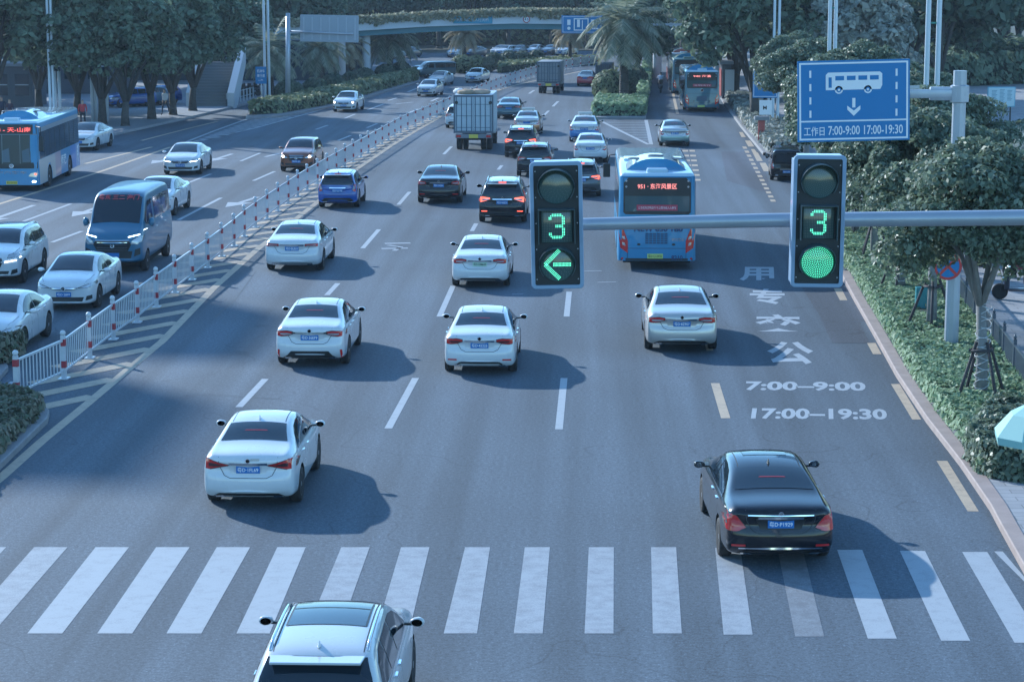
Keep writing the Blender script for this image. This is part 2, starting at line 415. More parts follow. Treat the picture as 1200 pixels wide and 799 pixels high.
for q in [[(1016, 402), (1026, 402), (1033, 415), (1023, 415)], [(1044, 450), (1054, 450), (1079.5, 491.5), (1069, 491.5)],
          [(1097.5, 540), (1110, 540), (1147, 599), (1134, 599)], [(977, 338), (986, 338), (995.5, 357), (987, 357)],
          [(833, 449), (843, 449), (856, 490), (845, 490)], [(826, 403), (834, 403), (836, 411), (828, 411)], [(873, 165), (879, 165), (884, 172), (877, 172)],
          [(866, 155), (870, 155), (874, 161), (869, 161)], [(882, 179), (888, 179), (894, 189), (887, 189)], [(880, 175), (884, 175), (887, 179), (882, 179)],
          [(890, 191), (897, 191), (903, 201), (895, 201)]]:
    sheet(bm, [P(*t) for t in q][::-1], .004)
polystrip(bm, [P(794, 133.5), P(790, 116), P(787, 100), P(784, 84)], .2)
for k in range(7):
    t = k/6; strip(bm, P(803+6*t, 176+34*t), P(803.4+6*t, 178+34*t), .3); strip(bm, P(811+6*t, 176+34*t), P(811.4+6*t, 178+34*t), .3)
for k in range(14):
    t = k/13; strip(bm, P(872+33*t, 172+62*t), P(873.5+33*t, 174.5+62*t), .22)
tag(obj('bus_lane_lines', bm, M_py), kind='structure')
# bus lane lettering, read from the near side
def road_text(s, px, py, wpx, hpx, bold=.02):
    a, b = P(px-wpx/2, py), P(px+wpx/2, py); W = (b-a).length
    H = (P(px, py-hpx/2)-P(px, py+hpx/2)).length
    t = text_fit(s, W, H, 0, bold); c = (P(px, py-hpx/2)+P(px, py+hpx/2))/2; d = (P(px, py-hpx/2)-P(px, py+hpx/2)).normalized()
    M = Matrix(((1, 0, 0, c.x), (0, 1, 0, c.y), (0, 0, 1, .004), (0, 0, 0, 1)))
    vp = Matrix(((1, d.x/d.y if abs(d.y) > .1 else 0, 0, 0), (0, 1, 0, 0), (0, 0, 1, 0), (0, 0, 0, 1)))
    return t, M @ vp
bm = NB()
for s, x, y, wp, hp, bo in [('用', 887, 321, 40, 16, .03), ('专', 899, 347.5, 41, 18, .03), ('交', 912, 378.5, 56, 20, .03), ('公', 926, 413.5, 54, 26, .03),
                        ('7:00–9:00', 944, 452.5, 140, 10.5, .035), ('17:00–19:30', 960, 485, 158, 12.5, .035)]:
    t, M = road_text(s, x, y, wp, hp, bo); merge(bm, t, 0, M)
tag(obj('bus_lane_lettering', bm, M_pw), kind='structure')

# pavements and kerbs
M_kerb = mat('kerb granite', (.25, .25, .26), .8, var=.25, vscale=2.5, bump=.2)
M_kerbp = mat('kerb granite pinkish', (.31, .245, .225), .8, var=.3, vscale=2.5, bump=.2)
def kerb(pts, name, wd=.16, h=.14, m=None, side=1):
    bm = NB(); n = len(pts); rows = []
    for i, p in enumerate(pts):
        d = (pts[min(i+1, n-1)]-pts[max(i-1, 0)]).normalized(); nn = Vector((-d.y, d.x, 0))*side
        rows.append([bm.verts.new((p+nn*o_).to_tuple()[:2]+(z,)) for o_, z in ((0, -.02), (0.01, h-.02), (.03, h), (wd, h), (wd, -.02))])
    for i in range(n-1):
        for k in range(4): bm.faces.new((rows[i][k], rows[i+1][k], rows[i+1][k+1], rows[i][k+1]))
    bmesh.ops.recalc_face_normals(bm, faces=bm.faces[:])
    return tag(obj(name, bm, m or M_kerb), kind='structure')
KR = [P(*q) for q in kerbR]; KR2 = [P(*q) for q in kerbR2]; KL = [P(*q) for q in kerbL]
kerb(KR, 'kerb', side=-1, wd=.3, m=M_kerbp)
kerb(KR2, 'kerb', side=-1); kerb(KL, 'kerb', side=1, wd=.25)
def offs(pts, d_, side=1):
    out = []
    for i, p in enumerate(pts):
        d = (pts[min(i+1, len(pts)-1)]-pts[max(i-1, 0)]).normalized(); out.append(p+Vector((-d.y, d.x, 0))*side*d_)
    return out
bm = NB(); a = offs(KR, .25, -1)
inner = [P(1010, 322), P(1012, 240), P(960, 200)] + [p+Vector((.16, 0, 0)) for p in KR2]
sheet(bm, [p.to_2d() for p in a] + [p.to_2d() for p in inner] + [(60, 260), (90, 30), (25, 20)], .12)
bmesh.ops.triangulate(bm, faces=bm.faces[:])
tag(obj('pavement', bm, M_tile), kind='structure')
bm = NB(); a = offs(KL, .2, 1)
sheet(bm, [p.to_2d() for p in a] + [(-60, 300), (-130, 200), (-110, 60)], .13)
bmesh.ops.triangulate(bm, faces=bm.faces[:])
tag(obj('pavement', bm, M_pave), kind='structure')
# ------------------------------------------------------------ vehicles
M_tyre = mat('tyre rubber', (.018, .018, .02), .8, var=.2, vscale=20)
M_rim = mat('alloy rim', (.45, .46, .48), .3, .9)
M_rimd = mat('dark alloy rim', (.07, .07, .08), .35, .8)
M_blk = mat('black trim plastic', (.018, .02, .022), .45)
M_under = mat('underbody black', (.01, .01, .012), .9)
M_glass = mat('tinted window glass', (.010, .020, .030), .05, 0, spec=.7)
M_chrome = mat('chrome', (.75, .77, .8), .12, 1)
M_red = mat('red lamp lens', (.32, .012, .015), .15, 0, coat=.8, emit=(1, .05, .05), es=.03)
M_redl = mat('lit brake lamp', (.6, .03, .02), .2, 0, coat=.8, emit=(1, .13, .08), es=1.3)
M_wl = mat('clear lamp lens', (.45, .47, .5), .08, .3, coat=1)
M_lamp = mat('lit headlamp', (.8, .82, .85), .1, 0, coat=1, emit=(.8, .92, 1), es=4)
M_lampw = mat('lit warm headlamp', (.8, .8, .8), .1, 0, coat=1, emit=(1, .9, .75), es=5)
M_plate = mat('blue number plate', (.0, .15, .46), .4, coat=.2)
M_plateg = mat('green number plate', (.45, .65, .5), .4)
M_plty = mat('yellow number plate', (.7, .55, .08), .4)
M_pltt = mat('plate lettering', (.8, .82, .84), .5)
M_pltk = mat('black lettering', (.02, .02, .025), .5)
M_seam = mat('panel gap', (.03, .035, .04), .7)
def carpaint(name, col, rough=.28, metal=0.0, spec=.5):
    return mat(name, col, rough, metal, coat=1.0, spec=spec, rvar=.04, vscale=1.5)
WHITE = carpaint('white car paint', (.60, .62, .64)); PEARL = carpaint('pearl white car paint', (.50, .525, .55))
SILVER = carpaint('silver car paint', (.50, .51, .52), .3, .55); BLACK = carpaint('black car paint', (.005, .007, .012), .2)
CHAMP = carpaint('warm silver car paint', (.52, .50, .48), .3, .45)
BLACK.node_tree.nodes['Principled BSDF'].inputs['Coat Weight'].default_value = .65; BLACK.node_tree.nodes['Principled BSDF'].inputs['Specular IOR Level'].default_value = .25
BLUE = carpaint('bright blue car paint', (.006, .085, .36), .25); DKBLUE = carpaint('slate blue van paint', (.02, .125, .22), .35, .0); DKBLUE.node_tree.nodes['Principled BSDF'].inputs['Coat Weight'].default_value = .35
BRONZE = carpaint('copper car paint', (.25, .085, .045), .3, .35); GREY = carpaint('dark grey car paint', (.07, .08, .09), .3, .3)
TEAL = carpaint('dark teal car paint', (.03, .09, .12), .3, .3); RED = carpaint('red car paint', (.38, .025, .04), .3)
BUSB = carpaint('sky blue bus paint', (.002, .21, .42), .4); BUSB.node_tree.nodes['Principled BSDF'].inputs['Coat Weight'].default_value = .3; BUSL = carpaint('pale blue bus paint', (.45, .62, .72), .4)
BUSD = carpaint('teal bus paint', (.015, .12, .18), .4)

TABLE = {
 'sedan': [(0, .60, .565, .83, .27, .80), (.012, .695, .64, .91, .20, .80), (.045, .745, .68, .955, .165, .80), (.13, .765, .69, .985, .14, .80),
           (.19, .79, .68, 1, .135, .77), (.27, .895, .67, 1, .13, .70), (.345, .965, .665, 1, .13, .66), (.42, .995, .66, 1, .13, .655), (.50, 1.0, .655, 1, .13, .655),
           (.58, .975, .65, 1, .13, .66), (.66, .885, .645, 1, .13, .69), (.74, .765, .64, 1, .13, .74), (.79, .695, .63, 1, .13, .80), (.88, .655, .61, .98, .13, .80),
           (.945, .61, .575, .93, .14, .80), (.985, .53, .50, .84, .15, .80), (1.0, .44, .42, .68, .19, .80)],
 'suv': [(0, .52, .49, .84, .24, .84), (.010, .60, .57, .91, .19, .82), (.025, .72, .62, .95, .17, .77), (.06, .87, .64, .975, .16, .72), (.105, .955, .645, .99, .15, .71),
         (.17, .98, .645, 1, .15, .70), (.30, .995, .64, 1, .15, .70), (.42, 1.0, .64, 1, .15, .70), (.52, .985, .64, 1, .15, .70), (.60, .945, .635, 1, .15, .71), (.68, .83, .63, 1, .15, .75),
         (.745, .71, .62, 1, .15, .80), (.86, .665, .61, .985, .15, .80), (.94, .62, .58, .94, .16, .80), (.982, .53, .50, .86, .18, .80), (1.0, .43, .41, .72, .22, .80)],
 'van': [(0, .86, .56, .90, .20, .88), (.012, .95, .58, .97, .16, .86), (.05, .985, .585, .99, .14, .84), (.20, 1, .585, 1, .13, .83), (.45, 1, .58, 1, .13, .83), (.65, .995, .58, 1, .13, .83),
         (.735, .975, .575, 1, .13, .83), (.79, .86, .565, 1, .13, .84), (.845, .66, .55, 1, .13, .84), (.885, .575, .53, .99, .13, .85), (.945, .53, .49, .97, .14, .85), (.985, .46, .43, .92, .15, .82), (1.0, .38, .36, .80, .18, .8)],
}
def interp(tab, y, k):
    for i in range(len(tab)-1):
        if y <= tab[i+1][0]:
            t = (y-tab[i][0])/(tab[i+1][0]-tab[i][0]); return tab[i][k]*(1-t)+tab[i+1][k]*t
    return tab[-1][k]

class Draper:
    def __init__(s, bm): s.bvh = BVHTree.FromBMesh(bm)
    DIR = {'rear': (Vector((0, 1, 0)), lambda a, b: Vector((a, -3, b))), 'front': (Vector((0, -1, 0)), lambda a, b: Vector((a, 20, b))),
           'top': (Vector((0, 0, -1)), lambda a, b: Vector((a, b, 9))), 'right': (Vector((-1, 0, 0)), lambda a, b: Vector((6, a, b))),
           'left': (Vector((1, 0, 0)), lambda a, b: Vector((-6, a, b)))}
    def hit(s, side, a, b):
        d, f = s.DIR[side]; h = s.bvh.ray_cast(f(a, b), d)
        return h[0]
    def patch(s, out, poly, side, off=.006, cell=.12, mi=0):
        d, f = s.DIR[side]; t = bmesh.new()
        vs = [t.verts.new((p[0], p[1], 0)) for p in poly]
        try: t.faces.new(vs)
        except ValueError: t.free(); return
        xs = [p[0] for p in poly]; ys = [p[1] for p in poly]
        for ax, lo, hi in ((0, min(xs), max(xs)), (1, min(ys), max(ys))):
            n = int((hi-lo)/cell)
            for k in range(1, n+1):
                co = [0, 0, 0]; co[ax] = lo+(hi-lo)*k/(n+1); no = [0, 0, 0]; no[ax] = 1
                bmesh.ops.bisect_plane(t, geom=t.verts[:]+t.edges[:]+t.faces[:], plane_co=co, plane_no=no)
        bad = []
        for v in t.verts:
            h = s.bvh.ray_cast(f(v.co.x, v.co.y), d)
            if h[0] is None:
                h = s.bvh.find_nearest(f(v.co.x, v.co.y)+d*((3 if side == 'rear' else 15 if side == 'front' else 5)))
                if h[0] is None: bad.append(v); continue
            nn = h[1] if h[1].dot(d) < 0 else -h[1]
            v.co = h[0] + (nn*.7 - d*.3).normalized()*off
        if bad: bmesh.ops.delete(t, geom=bad, context='VERTS')
        bmesh.ops.triangulate(t, faces=t.faces[:])
        for fc in t.faces:
            fc.normal_update(); fc.smooth = True
            if fc.normal.dot(d) > 0: fc.normal_flip()
        merge(out, t, mi)
    def line(s, out, pts, side, wd=.01, off=.004, mi=0):
        for i in range(len(pts)-1):
            a, b = Vector(pts[i]), Vector(pts[i+1]); dd = (b-a).normalized(); n_ = Vector((-dd.y, dd.x))*wd/2
            s.patch(out, [a-n_, b-n_, b+n_, a+n_], side, off, .15, mi)

WHEELS = {}
def wheel_meshes(r, wd, dark=False):
    key = (round(r, 3), round(wd, 3), dark)
    if key in WHEELS: return WHEELS[key]
    bm = NB(); h = wd/2
    lathe(bm, [(r*.66, -h*.9), (r*.93, -h), (r, -h*.72), (r, h*.72), (r*.93, h), (r*.66, h*.9)], 28, 'x')
    a = bpy.data.meshes.new('wheel'); bm.normal_update(); bm.to_mesh(a); bm.free(); a.materials.append(M_tyre)
    bm = NB(); lathe(bm, [(r*.67, -h*.75), (r*.67, h*.93), (r*.61, h*.93), (r*.60, h*.45), (.0, h*.45)], 28, 'x')
    for f in bm.faces: f.material_index = 0
    for k in range(5):
        M = Matrix.Rotation(2*math.pi*k/5, 4, 'X')
        for s_ in (-1, 1): box(bm, h*.5, h*.88, s_*r*.07-.016, s_*r*.07+.016, r*.05, r*.63, 1, 0, M @ Matrix.Rotation(s_*.10, 4, 'X'))
    lathe(bm, [(r*.14, h*.5), (r*.14, h*.93), (.001, h*.95)], 12, 'x', 1)
    b = bpy.data.meshes.new('rim'); bm.normal_update(); bm.to_mesh(b); bm.free(); b.materials.append(M_blk if not dark else M_blk); b.materials.append(M_rimd if dark else M_rim)
    for f in b.polygons: f.use_smooth = False
    WHEELS[key] = (a, b); return WHEELS[key]
def add_wheel(root, x, y, r, wd, dark=False, name='wheel'):
    a, b = wheel_meshes(r, wd, dark)
    o = link(bpy.data.objects.new(name, a), root); o.location = (x, y, r)
    if x < 0: o.rotation_euler = (0, 0, math.pi)
    link(bpy.data.objects.new('rim', b), o)
    return o
def zpaint(base, low, zlim, name):
    """two-tone livery: second colour below a height"""
    if name in MATS: return MATS[name]
    m = base.copy(); m.name = name; MATS[name] = m; n = m.node_tree.nodes; l = m.node_tree.links; b = n['Principled BSDF']
    tc = n.new('ShaderNodeTexCoord'); sp = n.new('ShaderNodeSeparateXYZ'); l.new(tc.outputs['Object'], sp.inputs[0])
    lt = n.new('ShaderNodeMath'); lt.operation = 'LESS_THAN'; l.new(sp.outputs['Z'], lt.inputs[0]); lt.inputs[1].default_value = zlim
    mx = n.new('ShaderNodeMix'); mx.data_type = 'RGBA'; mx.inputs['A'].default_value = b.inputs['Base Color'].default_value; mx.inputs['B'].default_value = hexc(low)
    l.new(lt.outputs[0], mx.inputs['Factor']); l.new(mx.outputs['Result'], b.inputs['Base Color'])
    return m

def plate(root, D, side, z, txt, m=None, W=.44, Hh=.14, x=0, tm=None):
    h = D.hit(side, x, z) or D.hit(side, x, z+.05)
    if h is None: return
    sgn = -1 if side == 'rear' else 1
    y = h.y + sgn*.012
    ups = D.hit(side, x, z+Hh/2); dn = D.hit(side, x, z-Hh/2)
    for q in (ups, dn):
        if q is not None: y = min(y, q.y-.012) if side == 'rear' else max(y, q.y+.012)
    bm = NB(); box(bm, x-W/2, x+W/2, y-.008, y+.008, z-Hh/2, z+Hh/2, 0, .004)
    p = obj('number_plate', bm, m or M_plate, root)
    if txt:
        t = text_fit(txt, W*.88, Hh*.62, 0, .012)
        Mx = Matrix.Translation((x, y+sgn*.0115, z)) @ (Matrix.Identity(4) if side == 'rear' else Matrix.Rotation(math.pi, 4, 'Z')) @ Matrix.Rotation(math.pi/2, 4, 'X')
        b2 = NB(); merge(b2, t, 0, Mx); obj('plate_number', b2, tm or M_pltt, p)

def make_car(name, label, cat, style, L, W, H, body, view='rear', loc=(0, 0), head=0.0, k=1.0, plate_txt='', plate_m=None, plate_tm=None,
             tail=None, lit=False, refl=True, lights=None, lod=1, group='cars driving along the road', dark_rim=False, roof=None, rails=False, sunroof=False,
             mirror=None, fogs=False, grille='slats', wb=None, trim='chrome', extra=(), lampin=None, taxi=False, ro=None, bumper_dark=True, badge=None, spoiler=False,
             plate_z=None, window_txt=None, lamp_m=None, pano=False):
    tab = TABLE[style]; hw = W/2
    root = empty(name, label=label, cat=cat, group=group)
    wb = wb or L*.585; ro = ro or L*.215; r = .335 if style == 'sedan' else (.365 if style == 'suv' else .35)
    # body shell -------------------------------------------------
    t = bmesh.new(); rows = []
    for (y, zt, zs, w_, zb, wt) in tab:
        yy = y*L; zt *= H; zs *= H; w_ *= hw; zb *= H; wt = wt*w_; ws = .935*w_
        g = max(0, min(1, (zt-zs)/(H*.3)))
        lx = lambda f: ws+(wt-ws)*f
        lz = lambda f: zs+(zt-zs)*f
        half = [(0, zb), (.7*w_, zb), (.94*w_, zb+.02), (w_, zb+.17*(zs-zb)), (w_*1.0, zb+.55*(zs-zb)), (.985*w_, zs-.055*H), (ws, zs),
                (lx(.10+.04*g), lz(.14)), (lx(.50), lz(.56)), (lx(.93), lz(.90)), (wt*.86, zt-.012*H*(1)), (wt*.45, zt+.003*H), (0, zt+.006*H)]
        bow = 0
        row = []
        for i, (x, z) in enumerate(half):
            dy = 0
            if y < .02: dy = float(np.interp(z/H, (.2, .29, .37, .43, .50, .57, .64, .72), (.09, .01, -.03, .0, .06, .065, .03, .0)))*(1 if style == 'sedan' else .7) + (x/hw)**2*.10
            if y > .98: dy = -(x/hw)**2*.16
            row.append((x, yy+dy, z))
        full = [(-x, yv, z) for (x, yv, z) in row[::-1][:-1]] + row   # from -bottom .. top .. wait order fixed below
        rows.append(row)
    R_, L_ = [], []
    for row in rows:
        rr = [t.verts.new(p) for p in row]
        ll = [rr[i] if i in (0, len(row)-1) else t.verts.new((-row[i][0], row[i][1], row[i][2])) for i in range(len(row))]
        R_.append(rr); L_.append(ll)
    n = len(rows[0])
    for i in range(len(rows)-1):
        for j in range(n-1):
            t.faces.new((R_[i][j], R_[i+1][j], R_[i+1][j+1], R_[i][j+1]))
            t.faces.new((L_[i][j+1], L_[i+1][j+1], L_[i+1][j], L_[i][j]))
    for e in (0, -1):
        for j in range(n-1):
            vs = []
            for v in (R_[e][j], R_[e][j+1], L_[e][j+1], L_[e][j]):
                if v not in vs: vs.append(v)
            if len(vs) >= 3: t.faces.new(vs)
    bmesh.ops.recalc_face_normals(t, faces=t.faces[:])
    me = bpy.data.meshes.new('tmp'); t.to_mesh(me); t.free()
    o = bpy.data.objects.new('tmp', me); C.objects.link(o)
    sm = o.modifiers.new('s', 'SUBSURF'); sm.levels = sm.render_levels = 2 if lod else 1
    axles = [ro, ro+wb]
    if lod:
        cb = bmesh.new()
        for ya in axles:
            for s_ in (-1, 1):
                lathe(cb, [(r+.055, s_*(hw-.27)), (r+.055, s_*(hw+.3))], 32, 'x', 0, Matrix.Translation((0, ya, r+.01)))
        bmesh.ops.recalc_face_normals(cb, faces=cb.faces[:])
        cme = bpy.data.meshes.new('cut'); cb.to_mesh(cme); cb.free(); co = bpy.data.objects.new('cut', cme); C.objects.link(co)
        bo = o.modifiers.new('b', 'BOOLEAN'); bo.object = co; bo.operation = 'DIFFERENCE'; bo.solver = 'EXACT'
    dg = bpy.context.evaluated_depsgraph_get(); dg.update()
    res = bpy.data.meshes.new_from_object(o.evaluated_get(dg))
    bm = bmesh.new(); bm.from_mesh(res)
    bpy.data.objects.remove(o); bpy.data.meshes.remove(me); bpy.data.meshes.remove(res)
    if lod: bpy.data.objects.remove(co); bpy.data.meshes.remove(cme)
    for f in bm.faces:
        c = f.calc_center_median(); f.material_index = 0
        if lod and any(math.hypot(c.y-ya, c.z-r-.01) < r+.0545 for ya in axles): f.material_index = 1
        elif c.z < .145*H and f.normal.z < -.5: f.material_index = 1
    D = Draper(bm)
    bmat = body
    ob = obj('body', bm, [bmat, M_under], root, smooth=38)
    X = lambda y, f=1.0: interp(tab, y, 5)*interp(tab, y, 3)*hw*f
    Z = lambda y: interp(tab, y, 1)*H
    ZS = lambda y: interp(tab, y, 2)*H
    sed = style == 'sedan'
    # roof panel of another colour / panoramic roof
    def glasspoly(y0, y1, f0, f1, n=5):
        pts = [(X(y0+(y1-y0)*i/n, f0+(f1-f0)*i/n), (y0+(y1-y0)*i/n)*L) for i in range(n+1)]
        return pts + [(-x, y) for x, y in pts[::-1]]
    if roof is not None:
        b2 = NB(); D.patch(b2, glasspoly(.13 if not sed else .35, .56, .93, .93), 'top', .004, .2); obj('roof_panel', b2, roof, root, smooth=60)
    if sunroof or pano:
        b2 = NB(); y0, y1 = (.30, .53) if pano else (.46, .54)
        D.patch(b2, glasspoly(y0, y1, .62 if not pano else .76, .62 if not pano else .76), 'top', .007, .2)
        so = obj('sunroof', b2, M_glass, root, smooth=60)
        if pano:
            b2 = NB(); D.line(b2, [(-X(.45, .76), .455*L), (X(.45, .76), .455*L)], 'top', .03, .010); D.line(b2, glasspoly(y0, y1, .78, .78)+[glasspoly(y0, y1, .78, .78)[0]], 'top', .03, .006); obj('sunroof_frame', b2, M_blk, so)
    # windows ----------------------------------------------------
    if sed:
        rw = (.198, .335, .93, .90); ws_ = (.575, .765, .90, .95)
    elif style == 'suv':
        rw = (.03, .098, .93, .90); ws_ = (.555, .735, .90, .95)
    else:
        rw = None; ws_ = (.745, .865, .93, .93)
    b2 = NB()
    if view == 'rear' or lod:
        if style == 'van':
            D.patch(b2, [(-.72*hw, .60*H), (.72*hw, .60*H), (.68*hw, .90*H), (-.68*hw, .90*H)], 'rear', .008, .15)
        elif sed:
            D.patch(b2, glasspoly(*rw), 'top', .007, .10)
        else:
            a = .80 if H > 1.55 else .82
            D.patch(b2, [(-a*hw, .655*H), (a*hw, .655*H), (.74*hw, .80*H), (.66*hw, .915*H), (.3*hw, .93*H), (-.3*hw, .93*H), (-.66*hw, .915*H), (-.74*hw, .80*H)], 'rear', .008, .09)
        rwn = obj('rear_window', b2, M_glass, root, smooth=60)
        if sed and lod:
            b3 = NB(); D.patch(b3, [(-.25*hw, .262*L), (.25*hw, .262*L), (.22*hw, .268*L), (-.22*hw, .268*L)], 'top', .012); obj('brake_lamp', b3, M_redl if lit else M_red, root)
        if not sed and style == 'suv' and not pano:
            b3 = NB(); z_ = .945*H; D.patch(b3, [(-.16*hw, z_-.02), (.16*hw, z_-.02), (.16*hw, z_+.012), (-.16*hw, z_+.012)], 'rear', .012)
            obj('brake_lamp', b3, M_redl if lit else M_red, root)
    b2 = NB(); D.patch(b2, glasspoly(*ws_), 'top', .007, .10); obj('windscreen', b2, M_glass, root, smooth=60)
    for side, sg in (('right', 1), ('left', -1)):
        panes = {'sedan': [[(.225, .70), (.30, .83), (.36, .895), (.43, .925), (.475, .93), (.475, .69), (.30, .695)], [(.487, .69), (.487, .93), (.54, .92), (.60, .875), (.66, .80), (.715, .71), (.70, .69)]],
                 'suv': [[(.09, .72), (.13, .85), (.19, .90), (.245, .915), (.245, .68), (.13, .69)], [(.255, .68), (.255, .915), (.40, .925), (.415, .925), (.415, .675)], [(.427, .675), (.427, .925), (.50, .92), (.57, .885), (.64, .80), (.70, .69), (.69, .675)]],
                 'van': [[(.05, .60), (.05, .86), (.30, .87), (.30, .60)], [(.31, .60), (.31, .87), (.55, .87), (.55, .60)], [(.60, .60), (.60, .87), (.71, .86), (.76, .80), (.825, .64), (.80, .60)]]}[style]
        b2 = NB(); pad = NB()
        for pn in panes:
            D.patch(b2, [(y*L, z*H) for y, z in pn], side, .008, .16)
        obj('side_window', b2, M_glass, root, smooth=60)
        if lod:
            b2 = NB()
            if style != 'van':
                y0, y1 = (.225, .715) if sed else (.09, .70)
                D.line(b2, [(y0*L, ZS(y0)+.02*H), ((y0+y1)/2*L, ZS(.45)+.022*H), (y1*L, ZS(y1)+.03*H)], side, .022, .011)
                obj('window_trim', b2, M_chrome if trim == 'chrome' else M_blk, root)
            b2 = NB(); yd = .478 if sed else (.42 if style == 'suv' else .575)
            zl = .18*H
            for yv in ((yd, .265, .70) if sed else (yd, .235, .70) if style == 'suv' else (yd, .33, .80)):
                D.line(b2, [(yv*L, zl), (yv*L, ZS(yv)-.005)], side, .009, .003)
            D.line(b2, [(.27*L, zl), (.70*L, zl)], side, .009, .003)
            obj('door_seam', b2, M_seam, root)
            for yv in ((yd-.035), (.305 if sed else .28)):
                h = D.hit(side, yv*L, .62*H if style != 'van' else .5*H)
                if h is not None:
                    b2 = NB(); box(b2, h.x-.012, h.x+.03 if sg > 0 else h.x+.012, yv*L-.09, yv*L+.09, h.z-.014, h.z+.014, 0, .008) if sg > 0 else box(b2, h.x-.03, h.x+.012, yv*L-.09, yv*L+.09, h.z-.014, h.z+.014, 0, .008)
                    obj('door_handle', b2, M_chrome if trim == 'chrome' else bmat, root)
    # wheels -----------------------------------------------------
    for ya in axles:
        for s_ in (-1, 1): add_wheel(root, s_*(hw-.115), ya, r, .215, dark_rim)
    b2 = NB(); box(b2, -hw*.8, hw*.8, ro-.2, ro+wb+.2, .17, .32); obj('underbody', b2, M_under, root)
    # mirrors
    ym = (.68 if sed else .665 if style == 'suv' else .79)*L; zm = (.695 if style != 'van' else .60)*H
    for s_ in (-1, 1):
        b2 = NB(); t2 = bmesh.new(); bmesh.ops.create_icosphere(t2, subdivisions=2, radius=1)
        sc = (.105, .08, .070) if style != 'van' else (.11, .09, .17)
        for v in t2.verts: v.co = Vector((s_*(hw+.095)+v.co.x*sc[0], ym-.02+max(v.co.y, -.45)*sc[1]*1.4, zm+.03+v.co.z*sc[2]*(1.0 if s_*v.co.x > 0 else .85)))
        for f in t2.faces: f.smooth = True
        merge(b2, t2); box(b2, min(s_*(hw-.09), s_*(hw+.06)), max(s_*(hw-.09), s_*(hw+.06)), ym-.02, ym+.05, zm-.025, zm+.01, 1, .01)
        mo = obj('door_mirror', b2, [mirror or bmat, M_blk], root)
        if lod and view == 'rear':
            b2 = NB(); lathe(b2, [(.001, 0), (.052, 0)], 16, 'y', 0, Matrix.Translation((s_*(hw+.095), ym-.02-.45*1.4*sc[1]-.004, zm+.03)) @ Matrix.Diagonal((1.45, 1, .95, 1)))
            obj('mirror_glass', b2, mat('mirror glass', (.5, .55, .6), .08, 1), mo)
    # rear ---------------------------------------------------------
    if view == 'rear':
        tail = tail or [(.40, .625), (.60, .60), (.80, .575), (.965, .585), (.965, .66), (.80, .668)]
        for s_ in (-1, 1):
            b2 = NB(); D.patch(b2, [(s_*x*hw, z*H) for x, z in tail], 'rear', .010, .07)
            tl = obj('tail_light', b2, M_redl if lit else M_red, root, smooth=60)
            if lod:
                cx = sum(p[0] for p in tail)/len(tail); cz = sum(p[1] for p in tail)/len(tail)
                b2 = NB(); D.patch(b2, [(s_*(cx+(x-cx)*.62-.05)*hw, (cz+(z-cz)*.38-.006)*H) for x, z in tail], 'rear', .014, .07); obj('lamp_reflector', b2, lampin or M_wl, tl, smooth=60)
                b2 = NB(); pts = [(s_*x*hw, z*H) for x, z in tail]; D.line(b2, pts+[pts[0]], 'rear', .014, .011); obj('lamp_surround', b2, M_blk, tl)
        pz = plate_z if plate_z else (.545 if sed else .50)
        if style == 'van': pz = .30
        if lod:
            b2 = NB(); D.patch(b2, [(-.36*hw, (pz-.062)*H), (.36*hw, (pz-.062)*H), (.44*hw, (pz+.06)*H), (-.44*hw, (pz+.06)*H)], 'rear', .004, .1)
            obj('plate_recess', b2, MATS.get(bmat.name) if bmat is not BLACK else M_blk, root, smooth=60)
            b2 = NB()
            if sed:
                D.line(b2, [(-.62*hw, .70*H), (-.60*hw, .58*H), (-.50*hw, .47*H), (-.38*hw, .435*H), (.38*hw, .435*H), (.50*hw, .47*H), (.60*hw, .58*H), (.62*hw, .70*H)], 'rear', .011, .005)
            elif style == 'suv':
                D.line(b2, [(-.80*hw, .66*H), (-.78*hw, .55*H), (-.66*hw, .40*H), (-.5*hw, .375*H), (.5*hw, .375*H), (.66*hw, .40*H), (.78*hw, .55*H), (.80*hw, .66*H)], 'rear', .011, .005)
            obj('boot_seam', b2, M_seam, root)
            b2 = NB(); D.patch(b2, [(-.40*hw, (pz+.062)*H), (.40*hw, (pz+.062)*H), (.40*hw, (pz+.085)*H), (-.40*hw, (pz+.085)*H)], 'rear', .014, .1)
            obj('boot_trim', b2, M_chrome if trim == 'chrome' else bmat, root)
            h = D.hit('rear', 0, (pz+.115)*H)
            if h is not None and badge:
                b2 = NB(); lathe(b2, [(.045, 0), (.045, .01), (.034, .01), (.034, 0)], 20, 'y', 0, Matrix.Translation((0, h.y-.014, h.z)))
                if badge == 'star':
                    for a in (90, 210, 330): box(b2, -.005, .005, -.004, .006, 0, .038, 0, 0, Matrix.Translation((0, h.y-.009, h.z)) @ Matrix.Rotation(R(90-a), 4, 'Y'))
                elif badge == 'bar': box(b2, -.036, .036, h.y-.013, h.y-.005, h.z-.008, h.z+.008)
                else: box(b2, -.007, .007, h.y-.013, h.y-.005, h.z-.036, h.z+.036); box(b2, -.03, .03, h.y-.012, h.y-.006, h.z+.008, h.z+.018)
                obj('emblem', b2, M_chrome, root)
            if fogs:
                for s_ in (-1, 1):
                    b2 = NB(); z_ = .30*H; D.patch(b2, [(s_*x*hw, z_+dz) for x, dz in ((.62, -.018), (.86, -.018), (.86, .018), (.62, .018))], 'rear', .009, .08)
                    obj('reflector', b2, M_red if not lit else M_redl, root, smooth=60)
            for s_ in (-1, 1):
                b2 = NB(); D.patch(b2, [(s_*x*hw, z*H) for x, z in ((.52, .18), (.70, .18), (.70, .21), (.52, .21))], 'rear', .018, .08); obj('exhaust_trim', b2, M_chrome, root)
